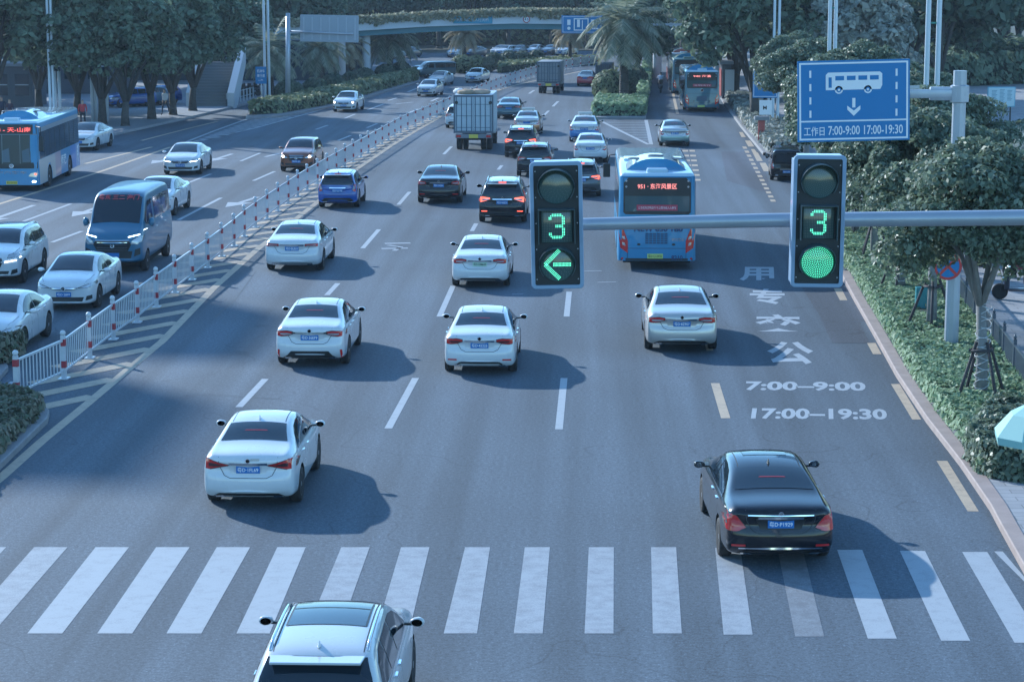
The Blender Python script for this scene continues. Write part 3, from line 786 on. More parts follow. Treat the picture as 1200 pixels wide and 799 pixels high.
        if bumper_dark:
            b2 = NB(); zz = .24 if sed else .30
            D.patch(b2, [(-.84*hw, .17*H), (.84*hw, .17*H), (.74*hw, (zz-.04)*H), (.62*hw, zz*H), (-.62*hw, zz*H), (-.74*hw, (zz-.04)*H)], 'rear', .007, .08)
            obj('bumper_insert', b2, M_blk, root, smooth=60)
        plate(root, D, 'rear', pz*H, plate_txt if lod else '', plate_m, tm=plate_tm)
        if sed or style == 'suv':
            b2 = NB(); y_ = (.37 if sed else .14)*L; h = D.hit('top', 0, y_)
            t2 = bmesh.new(); bmesh.ops.create_cone(t2, segments=12, radius1=.055, radius2=.008, depth=.085, cap_ends=True)
            for v in t2.verts: v.co = Vector((v.co.x*.45, v.co.y*1.7-(v.co.z+.04)*.5+y_, h.z+v.co.z+.038))
            merge(b2, t2); obj('roof_antenna', b2, [M_blk if bmat in (BLACK, GREY) or lod == 0 else bmat], root)
        if lod:
            b2 = NB()
            y0, y1 = (.35, .57) if sed else (.12, .56)
            for s_ in (-1, 1):
                b2 = NB(); D.line(b2, [(s_*X(y0+(y1-y0)*i/4, .86), (y0+(y1-y0)*i/4)*L) for i in range(5)], 'top', .014, .004); obj('roof_seam', b2, M_seam, root)
    if rails and style != 'van':
        for s_ in (-1, 1):
            b2 = NB(); pts = []
            for i in range(9):
                y = .13+.42*i/8; h = D.hit('top', s_*X(y, .93), y*L)
                if h is not None: pts.append(h+Vector((0, 0, .045 if 0 < i < 8 else .0)))
            tube(b2, pts, .022, 8); obj('roof_rail', b2, M_chrome, root)
    if spoiler or style == 'suv':
        b2 = NB(); h = D.hit('top', 0, .085*L)
        z_ = Z(.085) if h is None else h.z
        if h is not None and style == 'suv':
            xw = X(.08, .9); prism(b2, [(-xw, .10*L), (-xw*.95, .035*L), (xw*.95, .035*L), (xw, .10*L)], z_-.01, z_+.022, 0, None, .008)
            obj('roof_spoiler', b2, bmat if roof is None else roof, root)
    # front --------------------------------------------------------
    if view == 'front':
        lights = lights or [(.46, .455), (.62, .445), (.90, .47), (.965, .53), (.90, .555), (.66, .52)]
        for s_ in (-1, 1):
            b2 = NB(); D.patch(b2, [(s_*x*hw, z*H) for x, z in lights], 'front', .010, .07)
            hl = obj('head_light', b2, M_wl, root, smooth=60)
            cx = sum(p[0] for p in lights)/len(lights); cz = sum(p[1] for p in lights)/len(lights)
            b2 = NB(); pts = [(s_*x*hw, z*H) for x, z in lights]; D.line(b2, pts+[pts[0]], 'front', .014, .011); obj('lamp_surround', b2, M_blk, hl)
            if lamp_m is not None:
                b2 = NB()
                if lamp_m == 'L': D.line(b2, [(s_*.52*hw, .462*H), (s_*.86*hw, .49*H), (s_*.95*hw, .535*H)], 'front', .030, .016); mm = M_lamp
                elif lamp_m == 'spot':
                    mm = M_lampw; D.patch(b2, [(s_*(cx*hw)+s_*.07*math.cos(a), cz*H+.06*math.sin(a)) for a in [i*math.pi/4*s_ for i in range(8)]], 'front', .016, .1)
                else: D.patch(b2, [(s_*(cx+(x-cx)*.6)*hw, (cz+(z-cz)*.5)*H) for x, z in lights], 'front', .016, .07); mm = M_lamp
                obj('lamp_glow', b2, mm, hl, smooth=60)
        g0, g1 = {'sedan': (.41, .50), 'suv': (.36, .53), 'van': (.285, .425)}[style]
        if grille == 'thin': g0, g1 = .44, .485
        b2 = NB(); gw = .46 if style != 'van' else .62
        D.patch(b2, [(-gw*.8*hw, g0*H), (gw*.8*hw, g0*H), (gw*hw, (g0+.6*(g1-g0))*H), (gw*.9*hw, g1*H), (-gw*.9*hw, g1*H), (-gw*hw, (g0+.6*(g1-g0))*H)], 'front', .008, .09)
        go = obj('grille', b2, M_blk, root, smooth=60)
        b2 = NB()
        for i in range(4 if style != 'sedan' else 3):
            zz = g0+(g1-g0)*(i+.6)/(4.4 if style != 'sedan' else 3.4)
            D.line(b2, [(-gw*.8*hw, zz*H), (gw*.8*hw, zz*H)], 'front', .013, .016)
        D.line(b2, [(-gw*.9*hw, g1*H), (gw*.9*hw, g1*H)], 'front', .022, .015)
        obj('grille_bar', b2, M_chrome, go)
        h = D.hit('front', 0, (g0+g1)/2*H)
        if h is not None:
            b2 = NB(); lathe(b2, [(.07, 0), (.07, .012), (.052, .012), (.052, 0)], 20, 'y', 0, Matrix.Translation((0, h.y+.018, h.z)))
            box(b2, -.06, .06, h.y+.02, h.y+.03, h.z-.009, h.z+.009); obj('emblem', b2, M_chrome, root)
        b2 = NB(); D.patch(b2, [(-.60*hw, .20*H), (.60*hw, .20*H), (.66*hw, .29*H), (-.66*hw, .29*H)], 'front', .007, .09)
        for s_ in (-1, 1):
            D.patch(b2, [(s_*x*hw, z*H) for x, z in ((.70, .22), (.90, .25), (.90, .33), (.74, .31))], 'front', .008, .08)
        obj('lower_intake', b2, M_blk, root, smooth=60)
        plate(root, D, 'front', .345*H if style != 'van' else .24*H, plate_txt, plate_m, tm=plate_tm)
        b2 = NB()
        for s_ in (-1, 1): D.line(b2, [(s_*.02*hw, .755*L if sed else .735*L), (s_*.62*hw, (.745 if sed else .73)*L)], 'top', .016, .014)
        if style != 'van':
            for s_ in (-1, 1): D.line(b2, [(s_*.84*hw, .80*L), (s_*.80*hw, .90*L), (s_*.66*hw, .965*L)], 'top', .009, .004)
        obj('bonnet_seam', b2, M_seam, root)
    if taxi:
        b2 = NB(); box(b2, -.42, .42, .47*L, .47*L+.16, H+.03, H+.17, 0, .03); lg = obj('roof_sign', b2, mat('taxi roof sign', (.55, .57, .55), .5), root)
        b2 = NB(); box(b2, -.3, -.26, .48*L, .48*L+.1, H-.03, H+.03); box(b2, .26, .3, .48*L, .48*L+.1, H-.03, H+.03); obj('sign_bracket', b2, M_blk, lg)
    for kind_, nm_, m_, pts_, wd_ in extra:
        b2 = NB(); q_ = [(x*hw, z*H) for x, z in pts_]
        if kind_ == 'line': D.line(b2, q_, 'rear', wd_, .013)
        else: D.patch(b2, q_, 'rear', .011, .08)
        obj(nm_, b2, m_, root, smooth=60)
    # placement: the given ground point is the middle between the axle's wheels nearest the camera
    root.scale = (k, k, k)
    g = at(*loc)
    if view == 'rear': ang = head; off = Vector((0, ro*k, 0))
    else: ang = head+math.pi; off = Vector((0, (ro+wb)*k, 0))
    root.rotation_euler = (0, 0, ang)
    root.location = g - Matrix.Rotation(ang, 3, 'Z') @ off
    return root, D
# ------------------------------------------------------------ which vehicle stands where
def lane_head(px, py, f=1.0):
    g = at(px, py); best = None
    for i in range(len(LW)-1):
        if LW[i].y <= g.y <= LW[i+1].y: best = LW[i+1]-LW[i]
    if best is None: best = LW[-1]-LW[-2] if g.y > LW[-1].y else Vector((0, 1, 0))
    return -math.atan2(best.x, best.y)*f
def hw2(fr, re_):
    v = at(*re_)-at(*fr); return -math.atan2(v.x, v.y)
def rear(name, label, cat, style, L, W, H, body, px, py, k=1.0, head=None, **kw):
    if head is None: head = lane_head(px, py, .6) if py < 230 and px < 760 else 0
    return make_car(name, label, cat, style, L, W, H, body, 'rear', (px, py), head, k, group='traffic driving away from the camera', **kw)
def front(name, label, cat, style, L, W, H, body, px, py, k=1.0, head=None, **kw):
    if head is None: head = lane_head(px, py)
    return make_car(name, label, cat, style, L, W, H, body, 'front', (px, py), head, k, group='traffic driving towards the camera', **kw)
TL_SLIM = [(.36, .600), (.55, .590), (.80, .565), (.965, .575), (.965, .655), (.85, .665), (.60, .635)]
TL_BLOCK = [(.56, .585), (.78, .565), (.965, .57), (.965, .66), (.78, .67), (.60, .655)]
TL_WIDE = [(.46, .610), (.60, .575), (.80, .56), (.965, .575), (.965, .645), (.62, .660), (.46, .645)]
TL_LIMO = [(.60, .50), (.78, .455), (.95, .47), (.98, .62), (.93, .67), (.76, .63)]
TL_TALL = [(.70, .50), (.84, .47), (.955, .50), (.975, .64), (.93, .66), (.80, .60)]
TL_SUV = [(.50, .575), (.70, .53), (.88, .505), (.96, .52), (.97, .62), (.80, .635), (.50, .61)]
TL_HATCH = [(.74, .50), (.86, .47), (.96, .49), (.965, .62), (.90, .72), (.82, .70), (.80, .60)]

# the silver-white suv cut by the lower edge of the picture
p0 = at(394, 700, 1.62); p1 = at(379, 769, 1.57)
o, D = rear('suv_car', 'white suv with roof rails and a dark sunroof, waiting before the crosswalk', 'suv', 'suv', 4.75, 1.88, 1.66, PEARL, 370, 888, 1.0, head=0,
     rails=True, pano=True, mirror=None, tail=TL_SUV, plate_txt='粤B·73K52', badge='star' if False else 'ring')
o.location.x = (p0.x+p1.x)/2 - .03
rear('sedan_car', 'white sedan with number plate 1FL69 and large swept red tail lights, just past the crosswalk', 'car', 'sedan', 4.63, 1.78, 1.47, WHITE, 300, 586, 1.0,
     plate_txt='粤D·1FL69', tail=[(.38, .600), (.58, .575), (.80, .545), (.965, .555), (.965, .675), (.85, .675), (.60, .63)], badge='ring', lampin=mat('smoked lamp', (.06, .02, .025), .15, coat=1),
     extra=[('patch', 'boot_sticker', mat('silver sticker', (.45, .42, .38), .5), [(.06, .66), (.24, .66), (.24, .685), (.06, .685)], 0)])
rear('limousine_car', 'black luxury saloon with number plate P1929, its wheels on the crosswalk', 'car', 'sedan', 5.2, 1.90, 1.48, BLACK, 905, 650, 1.0, head=R(2.6),
     plate_txt='粤D·P1929', tail=TL_LIMO, badge='star', fogs=True, dark_rim=False, bumper_dark=True, sunroof=True, lampin=mat('bright red lamp', (.5, .05, .06), .2, coat=1), extra=[('line', 'bumper_chrome', M_chrome, [(-.74, .265), (.74, .265)], .022), ('line', 'boot_chrome', M_chrome, [(-.58, .645), (.58, .645)], .016)])
rear('sedan_car', 'white sedan with a slim dark hoop in its bumper, alone in the middle lane', 'car', 'sedan', 4.64, 1.815, 1.45, WHITE, 564, 434, 1.0,
     plate_txt='粤D·42225', tail=TL_WIDE, fogs=True, badge='ring', bumper_dark=False, lampin=mat('smoked lamp', (.06, .02, .025), .15, coat=1), extra=[('line','bumper_hoop',M_blk,[(-.64,.16),(-.60,.22),(-.52,.25),(.52,.25),(.60,.22),(.64,.16)],.045)])
rear('sedan_car', 'white sedan with a black strip joining its tail lights and wide black lower bumper', 'car', 'sedan', 4.64, 1.78, 1.45, WHITE, 368.5, 425, 1.02,
     plate_txt='粤D·36EF9', tail=TL_WIDE, badge='bar', bumper_dark=True, trim='none',
     extra=[('line', 'lamp_strip', M_blk, [(-.5, .625), (.5, .625)], .035), ('patch', 'bumper_grille', M_blk, [(-.70, .19), (.70, .19), (.52, .315), (-.52, .315)], 0), ('line', 'side_reflector', M_red, [(-.88, .20), (-.86, .34)], .05), ('line', 'side_reflector', M_red, [(.88, .20), (.86, .34)], .05)])
rear('saloon_car', 'warm silver saloon driving alone in the bus lane beside the painted characters', 'car', 'sedan', 4.95, 1.88, 1.46, CHAMP, 797, 408, 1.02,
     plate_txt='粤D·8Z907', tail=TL_WIDE, badge='ring')
rear('saloon_car', 'white saloon with one slim light bar across its boot, left lane beside the striped strip', 'car', 'sedan', 4.92, 1.86, 1.47, WHITE, 347, 315.5, 1.02,
     plate_txt='粤D·BL803', tail=[(.46, .60), (.965, .59), (.965, .655), (.46, .645)], bumper_dark=False, extra=[('line', 'light_bar', M_wl, [(-.46, .622), (.46, .622)], .05), ('line', 'bumper_strip', M_chrome, [(-.7, .22), (.7, .22)], .03)])
rear('sedan_car', 'white sedan with a pale green number plate just left of the arrow signal', 'car', 'sedan', 4.8, 1.84, 1.45, WHITE, 564, 334, 1.0,
     plate_txt='粤D·D08635', plate_m=M_plateg, plate_tm=M_pltk, tail=TL_WIDE, badge='ring')
rear('hatchback_car', 'bright blue hatchback with a white roof beside the white barrier', 'car', 'suv', 4.05, 1.70, 1.52, BLUE, 398, 242.5, 1.0,
     plate_txt='粤D·U6170', tail=TL_HATCH, roof=WHITE, mirror=BLUE)
rear('saloon_car', 'black saloon with paired red tail lights, third from the white barrier', 'car', 'sedan', 4.95, 1.87, 1.46, BLACK, 516, 237, 1.02,
     plate_txt='粤D·3HJ06', tail=TL_BLOCK, fogs=True, badge='ring')
rear('suv_car', 'black suv braking with lit red lamps, just left of the arrow signal', 'suv', 'suv', 4.6, 1.85, 1.66, BLACK, 589.5, 259.5, 1.02,
     plate_txt='粤D·V6Z31', tail=TL_SUV, lit=True, fogs=True, rails=True, roof=SILVER, badge='ring')
rear('suv_car', 'dark grey suv half hidden behind the left-arrow signal, brake lamps lit', 'suv', 'suv', 4.6, 1.85, 1.66, GREY, 681, 229.5, .94,
     plate_txt='粤D·5C66', tail=TL_SUV, lit=True, rails=True, roof=SILVER)
rear('suv_car', 'black suv with a chrome boot strip directly above the top of the arrow signal', 'suv', 'suv', 4.6, 1.85, 1.64, BLACK, 627, 206, .95,
     plate_txt='粤D·07T9', tail=TL_SUV, rails=True)
rear('sedan_car', 'plain white sedan with triangular tail lights, right behind the taxi and left of the bus', 'car', 'sedan', 4.8, 1.82, 1.47, WHITE, 692, 190, .97,
     plate_txt='粤D·C48', tail=TL_TALL, trim='none')
TAX1 = zpaint(WHITE, (.03, .20, .5), .72, 'white and blue taxi paint')
TAX2 = zpaint(SILVER, (.55, .22, .08), .66, 'silver and orange taxi paint')
TAX3 = zpaint(SILVER, (.25, .38, .37), .62, 'silver and green taxi paint')
TAX4 = zpaint(WHITE, (.45, .03, .05), .92, 'white and red paint')
rear('taxi_car', 'white taxi with blue lower sides and a roof sign, beside the hatched island nose', 'taxi', 'sedan', 4.6, 1.75, 1.46, TAX1, 685, 166, 1.0,
     plate_txt='粤D·T21', tail=TL_TALL, taxi=True, trim='none')
rear('suv_car', 'black suv with a pale roof and bright lit brake lamps behind the orange-sided taxi', 'suv', 'suv', 4.6, 1.85, 1.7, BLACK, 611, 184, .95,
     plate_txt='粤D·9K3', tail=TL_SUV, lit=True, roof=SILVER, rails=True)
rear('taxi_car', 'silver taxi with orange lower sides and a roof sign, ahead of a black suv', 'taxi', 'sedan', 4.6, 1.75, 1.46, TAX2, 618, 157, .93,
     plate_txt='', tail=TL_TALL, taxi=True, trim='none', lod=1)
rear('saloon_car', 'dark teal saloon right of the white box truck', 'car', 'sedan', 4.8, 1.83, 1.46, TEAL, 597, 139, .92, tail=TL_WIDE, lod=1)
rear('sedan_car', 'white car almost hidden on the left of the box truck', 'car', 'suv', 4.5, 1.80, 1.6, WHITE, 538, 150, .92, tail=TL_SUV, lod=1)
rear('taxi_car', 'small car with a white top and red lower body under the palm leaves', 'taxi', 'sedan', 4.4, 1.74, 1.50, TAX4, 686.5, 101, .84, tail=TL_WIDE, lod=0, trim='none')
rear('taxi_car', 'silver taxi with a green stripe alone in the bus lane beyond the blue bus', 'taxi', 'sedan', 4.7, 1.80, 1.47, TAX3, 790, 170.8, .95,
     plate_txt='粤D·T9', tail=TL_TALL, taxi=False, trim='none', head=0)
rear('people_carrier', 'black people carrier leaving by the side opening beyond the full-green signal', 'van', 'van', 5.0, 1.85, 1.85, BLACK, 921, 211, .82, head=R(-3),
     plate_txt='粤D·L95', tail=[(.80, .40), (.93, .40), (.95, .62), (.86, .64)])

front('passenger_van', 'slate blue high-roofed van with red lettering above its windscreen', 'van', 'van', 5.9, 2.0, 2.62, DKBLUE, 139, 317, 1.0, head=R(.3), lamp_m='L', wb=3.75, ro=1.15,
      lights=[(.60, .375), (.80, .375), (.95, .41), (.96, .47), (.86, .475), (.66, .425)])
o, D = front('saloon_car', 'white saloon following right behind the slate blue van', 'car', 'sedan', 4.75, 1.80, 1.46, WHITE, 181, 252, 1.0, mirror=None)
front('suv_car', 'white suv with lit angular headlamps, at the picture edge left of the white sedans', 'suv', 'suv', 4.7, 1.89, 1.66, WHITE, -4, 331, 1.0, head=R(1.0), lamp_m='L',
      lights=[(.60, .53), (.90, .54), (.96, .60), (.92, .63), (.62, .585)], rails=True, plate_txt='粤D·Q5')
front('sedan_car', 'white sedan with a thin dark grille and blue plate, next to the white barrier', 'car', 'sedan', 4.63, 1.78, 1.47, WHITE, 83, 360, 1.0, head=R(.3), grille='thin',
      plate_txt='粤D·28PF', lights=[(.46, .475), (.74, .47), (.965, .52), (.95, .575), (.80, .545)])
front('sedan_car', 'white sedan cut by the picture edge behind the flowering shrub', 'car', 'sedan', 4.6, 1.76, 1.46, WHITE, -9, 414, 1.0, head=R(.3))
front('saloon_car', 'white saloon with bright angled daytime lamps, alone in the middle oncoming lane', 'car', 'sedan', 4.7, 1.82, 1.44, WHITE, 215, 204, 1.0, head=lane_head(300, 220), lamp_m='L', plate_txt='粤D·C2')
front('suv_car', 'copper coloured small suv with round lit lamps, near the white barrier', 'suv', 'suv', 4.3, 1.78, 1.60, BRONZE, 350, 200.5, .97, lamp_m='spot', plate_txt='粤D·J5', rails=False)
front('sedan_car', 'white sedan with both headlamps lit, beside the planted verge', 'car', 'sedan', 4.7, 1.80, 1.47, WHITE, 405, 131, .93, lamp_m='spot', plate_txt='粤D·W')
front('sedan_car', 'small white sedan with dark bumper, nearer of the two white cars by the verge end', 'car', 'sedan', 4.6, 1.78, 1.46, PEARL, 501, 113, .87, lod=0)
front('sedan_car', 'small white sedan right behind another at the far end of the verge', 'car', 'sedan', 4.6, 1.78, 1.46, PEARL, 513, 100.5, .82, lod=0)
front('sedan_car', 'far white car close to the bend of the barrier', 'car', 'sedan', 4.6, 1.78, 1.46, WHITE, 556, 97, .84, lod=0)
front('parked_car', 'white car at the left kerb beyond the blue city bus', 'car', 'sedan', 4.6, 1.78, 1.46, WHITE, 97, 176, 1.0, head=R(-3), grille='slats')
make_car('people_carrier', 'long dark van turning in side-on at the far junction', 'van', 'van', 5.2, 1.9, 1.95, TEAL, 'front', (496, 91), R(-62), .74, group='cars at the far junction', lod=0, trim='none')
make_car('parked_car', 'dark car nose-on at the far left junction beside the turning van', 'car', 'suv', 4.5, 1.8, 1.6, BLACK, 'front', (486, 90), R(-20), .62, group='cars at the far junction', lod=0, trim='none')
far = [(455, 71, WHITE), (474, 69.5, GREY), (532, 69, DKBLUE), (548, 68, WHITE), (566, 67.5, GREY), (583, 67, PEARL), (602, 66.5, WHITE), (618, 66, GREY), (636, 65.5, PEARL), (672, 66, WHITE), (655, 65.5, GREY)]
wh = {455: 'white', 474: 'grey', 532: 'blue', 548: 'white', 566: 'grey', 583: 'pearly', 602: 'white', 618: 'grey', 636: 'pearly', 672: 'white', 655: 'grey'}
ordn = ['leftmost', 'second', 'third', 'fourth', 'fifth', 'sixth', 'seventh', 'eighth', 'ninth', 'rightmost', 'tenth']
FARCARS = []
protos = {}
for i, (x, y, m) in enumerate(far):
    y -= 1.5
    lb = '%s car, %s from the left in the parked row beneath the footbridge' % (wh[x], ordn[i])
    if i in (9,): lb = 'white car, rightmost in the parked row beneath the footbridge'
    if i == 0: lb = 'white car, leftmost in the parked row beneath the footbridge'
    if m.name in protos:
        o = copy_tree(protos[m.name]); o['label'] = lb
        a = R(-25+180); g = at(x, y); o.location = (g.x, g.y, 0); FARCARS.append(o)
    else:
        o, D = make_car('parked_car', lb, 'car', 'sedan' if i % 2 else 'suv', 4.5, 1.8, 1.5, m, 'front', (x, y), R(-25), .8, group='cars parked in a row beyond the junction', lod=0, trim='none')
        protos[m.name] = o

# ------------------------------------------------------------ buses
def make_bus(name, label, L, W, H, mats, view, loc, head, k=1.0, led='', number='', side_art=False, ads=None, pod=True, plate_txt='', ac='rear', simple=False, banner=None):
    mb, mroof = mats; hw = W/2; root = empty(name, label=label, cat='bus', group='city buses')
    t = bmesh.new(); bmesh.ops.create_cube(t, size=1)
    for v in t.verts: v.co = Vector((v.co.x*W, (v.co.y+.5)*L, .30+(v.co.z+.5)*(H-.30)))
    bmesh.ops.bevel(t, geom=[e for e in t.edges if max(v.co.z for v in e.verts) > 1], offset=.16, segments=4, affect='EDGES', profile=.5)
    for v in t.verts:
        zf = max(0, (v.co.z-1.2)/(H-1.2)); v.co.x *= 1-.035*zf**2
        if v.co.y < 1: v.co.y += .10*zf
        if v.co.y > L-1: v.co.y -= .16*zf
        if v.co.y < 1 or v.co.y > L-1: v.co.y += (1 if v.co.y < 1 else -1)*.09*(v.co.x/hw)**2
    me = bpy.data.meshes.new('tmp'); t.to_mesh(me); t.free(); o = bpy.data.objects.new('tmp', me); C.objects.link(o)
    cb = bmesh.new(); r = .47; axles = [2.9*L/10.5, L-2.55]
    for ya in axles:
        for s_ in (-1, 1): lathe(cb, [(r+.08, s_*(hw-.34)), (r+.08, s_*(hw+.3))], 32, 'x', 0, Matrix.Translation((0, ya, r)))
    bmesh.ops.recalc_face_normals(cb, faces=cb.faces[:]); cme = bpy.data.meshes.new('c'); cb.to_mesh(cme); cb.free()
    co = bpy.data.objects.new('c', cme); C.objects.link(co); bo = o.modifiers.new('b', 'BOOLEAN'); bo.object = co; bo.solver = 'EXACT'
    dg = bpy.context.evaluated_depsgraph_get(); dg.update(); res = bpy.data.meshes.new_from_object(o.evaluated_get(dg))
    bm = bmesh.new(); bm.from_mesh(res)
    for q in (o, co): bpy.data.objects.remove(q)
    for q in (me, cme, res): bpy.data.meshes.remove(q)
    for f in bm.faces:
        c = f.calc_center_median(); f.material_index = 0
        if f.normal.z > .35 and c.z > H-.3: f.material_index = 1
        if any(math.hypot(c.y-ya, c.z-r) < r+.079 for ya in axles) and abs(c.x) < hw-.02 or c.z < .31: f.material_index = 2
    D = Draper(bm); obj('body', bm, [mb, mroof, M_under], root, smooth=35)
    for ya in axles:
        for s_ in (-1, 1): add_wheel(root, s_*(hw-.16), ya, r, .28)
    b2 = NB(); box(b2, -hw*.86, hw*.86, .25, L-.3, .22, .36); obj('underbody', b2, M_under, root)
    if view == 'rear':
        b2 = NB(); D.patch(b2, [(-.43*W, .595*H), (-.40*W, .575*H), (.40*W, .575*H), (.43*W, .595*H), (.43*W, .955*H), (-.43*W, .955*H)], 'rear', .008, .4); rw = obj('rear_window', b2, M_blk, root, smooth=50)
        b2 = NB(); D.patch(b2, [(-.41*W, .605*H), (.41*W, .605*H), (.41*W, .765*H), (-.41*W, .765*H)], 'rear', .016, .4); obj('window_glass', b2, mat('bus window glass', (.05, .09, .10), .06, coat=1), rw)
        if led:
            h = D.hit('rear', 0, .86*H); b2 = NB(); merge(b2, text_fit(led, W*.50, H*.058, 0, .01), 0, Matrix.Translation((0, h.y-.035, .865*H)) @ Matrix.Rotation(R(90), 4, 'X')); obj('led_route_display', b2, mat('red led text', (.5, .1, .1), .5, emit=(1, .3, .28), es=.8), root)
        if banner:
            h = D.hit('rear', 0, .66*H); b2 = NB(); box(b2, -.26*W, .26*W, h.y-.04, h.y-.03, .615*H, .675*H); ba = obj('window_banner', b2, mat('red banner', (.5, .06, .1), .6), root)
            b2 = NB(); merge(b2, text_fit(banner, W*.48, H*.028, 0), 0, Matrix.Translation((0, h.y-.045, .645*H)) @ Matrix.Rotation(R(90), 4, 'X')); obj('banner_lettering', b2, M_pltt, ba)
        for s_ in (-1, 1):
            b2 = NB(); D.patch(b2, [(s_*x*hw, z*H) for x, z in ((.74, .175), (.93, .23), (.985, .41), (.86, .43), (.74, .30))], 'rear', .012, .3); tl = obj('tail_light', b2, M_red, root, smooth=50)
            for zc in (.265, .33):
                b2 = NB(); D.patch(b2, [(s_*x*hw, z*H) for x, z in ((.80, zc-.015), (.87, zc-.005), (.88, zc+.022), (.82, zc+.018))], 'rear', .02, .3); obj('lamp_reflector', b2, M_wl, tl)
            b2 = NB(); D.patch(b2, [(s_*(.88+.03*math.cos(a*s_))*hw, .12*H+.035*math.sin(a*s_)) for a in [i*math.pi/4 for i in range(8)]], 'rear', .012, .3); obj('fog_lamp', b2, M_red, root)
        b2 = NB(); D.patch(b2, [(-.15*W, .27*H), (.14*W, .27*H), (.14*W, .385*H), (-.15*W, .385*H)], 'rear', .008, .4); en = obj('engine_grille', b2, mat('grille shadow', (.03, .09, .18), .6), root)
        b2 = NB()
        for i in range(7): D.line(b2, [(-.15*W+W*.29*i/6, .27*H), (-.15*W+W*.29*i/6, .385*H)], 'rear', .018, .02)
        for i in range(6): D.line(b2, [(-.15*W, .27*H+.115*H*i/5), (.14*W, .27*H+.115*H*i/5)], 'rear', .014, .02)
        obj('grille_mesh', b2, mb, en)
        b2 = NB()
        for s_, xx in ((-1, -.23), (1, .215)): D.patch(b2, [(xx*W+.06*math.cos(a), .265*H+.035*math.sin(a)) for a in [i*math.pi/5 for i in range(10)]], 'rear', .01, .4)
        obj('handle_recess', b2, M_blk, root)
        b2 = NB(); D.line(b2, [(-.375*W, .10*H), (-.375*W, .225*H), (.375*W, .225*H), (.375*W, .10*H)], 'rear', .014, .005); D.line(b2, [(-.43*W, .45*H), (.43*W, .45*H)], 'rear', .012, .005); obj('panel_seam', b2, M_seam, root)
        plate(root, D, 'rear', .145*H, plate_txt, mat('yellow green plate', (.55, .68, .20), .5), x=-.02*W, W=.5, Hh=.15, tm=M_pltk)
        if number:
            h = D.hit('rear', .26*W, .135*H)
            b2 = NB(); merge(b2, text_fit(number, .36, .15, 0, .02), 0, Matrix.Translation((.26*W, h.y-.02, .13*H)) @ Matrix.Rotation(R(90), 4, 'X'))
            merge(b2, text_fit('NEW 650 1B0', .62*W, .17, 0, .03), 0, Matrix.Translation((.02*W, D.hit('rear', 0, .435*H).y-.02, .425*H)) @ Matrix.Rotation(R(90), 4, 'X'))
            obj('fleet_number', b2, mat('navy lettering', (.01, .04, .14), .5), root)
            b2 = NB(); merge(b2, text_fit('宇汽客车', .40, .11, 0, .01), 0, Matrix.Translation((.27*W, D.hit('rear', .27*W, .32*H).y-.02, .315*H)) @ Matrix.Rotation(R(90), 4, 'X')); obj('maker_lettering', b2, M_chrome, root)
        b2 = NB(); h = D.hit('rear', 0, .52*H); lathe(b2, [(.10, 0), (.10, .02), (.075, .02), (.075, 0)], 20, 'y', 0, Matrix.Translation((0, h.y-.03, .525*H)))
        for a in (0, 120, 240): box(b2, -.008, .008, -.01, .01, 0, .08, 0, 0, Matrix.Translation((0, h.y-.02, .525*H)) @ Matrix.Rotation(R(a), 4, 'Y'))
        obj('emblem', b2, M_chrome, root)
        b2 = NB(); D.patch(b2, [(-.46*W, .10*H), (.46*W, .10*H), (.46*W, .135*H-.04), (-.46*W, .135*H-.04)], 'rear', .012, .4); obj('bumper_edge', b2, M_blk, root)
        for s_ in (-1, 1):
            b2 = NB()
            for zz in (.86, .92): D.patch(b2, [(s_*(.395+.014*math.cos(a*s_))*W, zz*H+.035*math.sin(a*s_)) for a in [i*math.pi/4 for i in range(8)]], 'rear', .02, .3)
            obj('marker_lamp', b2, M_wl, root)
    else:
        b2 = NB(); D.patch(b2, [(-.47*W, .335*H), (.47*W, .335*H), (.48*W, .60*H), (.465*W, .955*H), (-.465*W, .955*H), (-.48*W, .60*H)], 'front', .010, .4); wnd = obj('windscreen', b2, mat('bus windscreen glass', (.02, .045, .06), .12, spec=.25), root, smooth=50)
        b2 = NB(); D.patch(b2, [(-.465*W, .33*H), (.465*W, .33*H), (.47*W, .42*H), (0, .39*H), (-.47*W, .42*H)], 'front', .018, .3); obj('dash_panel', b2, M_blk, wnd, smooth=50)
        b2 = NB(); D.patch(b2, [(-.46*W, .815*H), (.46*W, .815*H), (.455*W, .95*H), (-.455*W, .95*H)], 'front', .018, .3); lb = obj('route_display', b2, M_blk, root, smooth=50)
        h = D.hit('front', 0, .88*H); b2 = NB(); merge(b2, text_fit(led, W*.72, H*.068, 0, .015), 0, Matrix.Translation((0, h.y+.05, .88*H)) @ Matrix.Rotation(math.pi, 4, 'Z') @ Matrix.Rotation(R(90), 4, 'X')); obj('led_lettering', b2, mat('red led text front', (.5, .1, .1), .5, emit=(1, .12, .1), es=.8), lb)
        b2 = NB()
        for xx in (-.16, .16): D.line(b2, [(xx*W, .40*H), (xx*W, .81*H)], 'front', .03, .016)
        D.line(b2, [(-.46*W, .812*H), (.46*W, .812*H)], 'front', .035, .02); obj('pillar', b2, mat('cabin grey', (.16, .2, .23), .5), wnd)
        for x0 in (-.34, 0.02, .26):
            b2 = NB(); D.patch(b2, [(x0*W, .42*H), ((x0+.14)*W, .42*H), ((x0+.15)*W, .58*H), ((x0+.02)*W, .62*H)], 'front', .014, .3); obj('seat_back', b2, mat('cabin seat', (.10, .14, .17), .6), wnd)
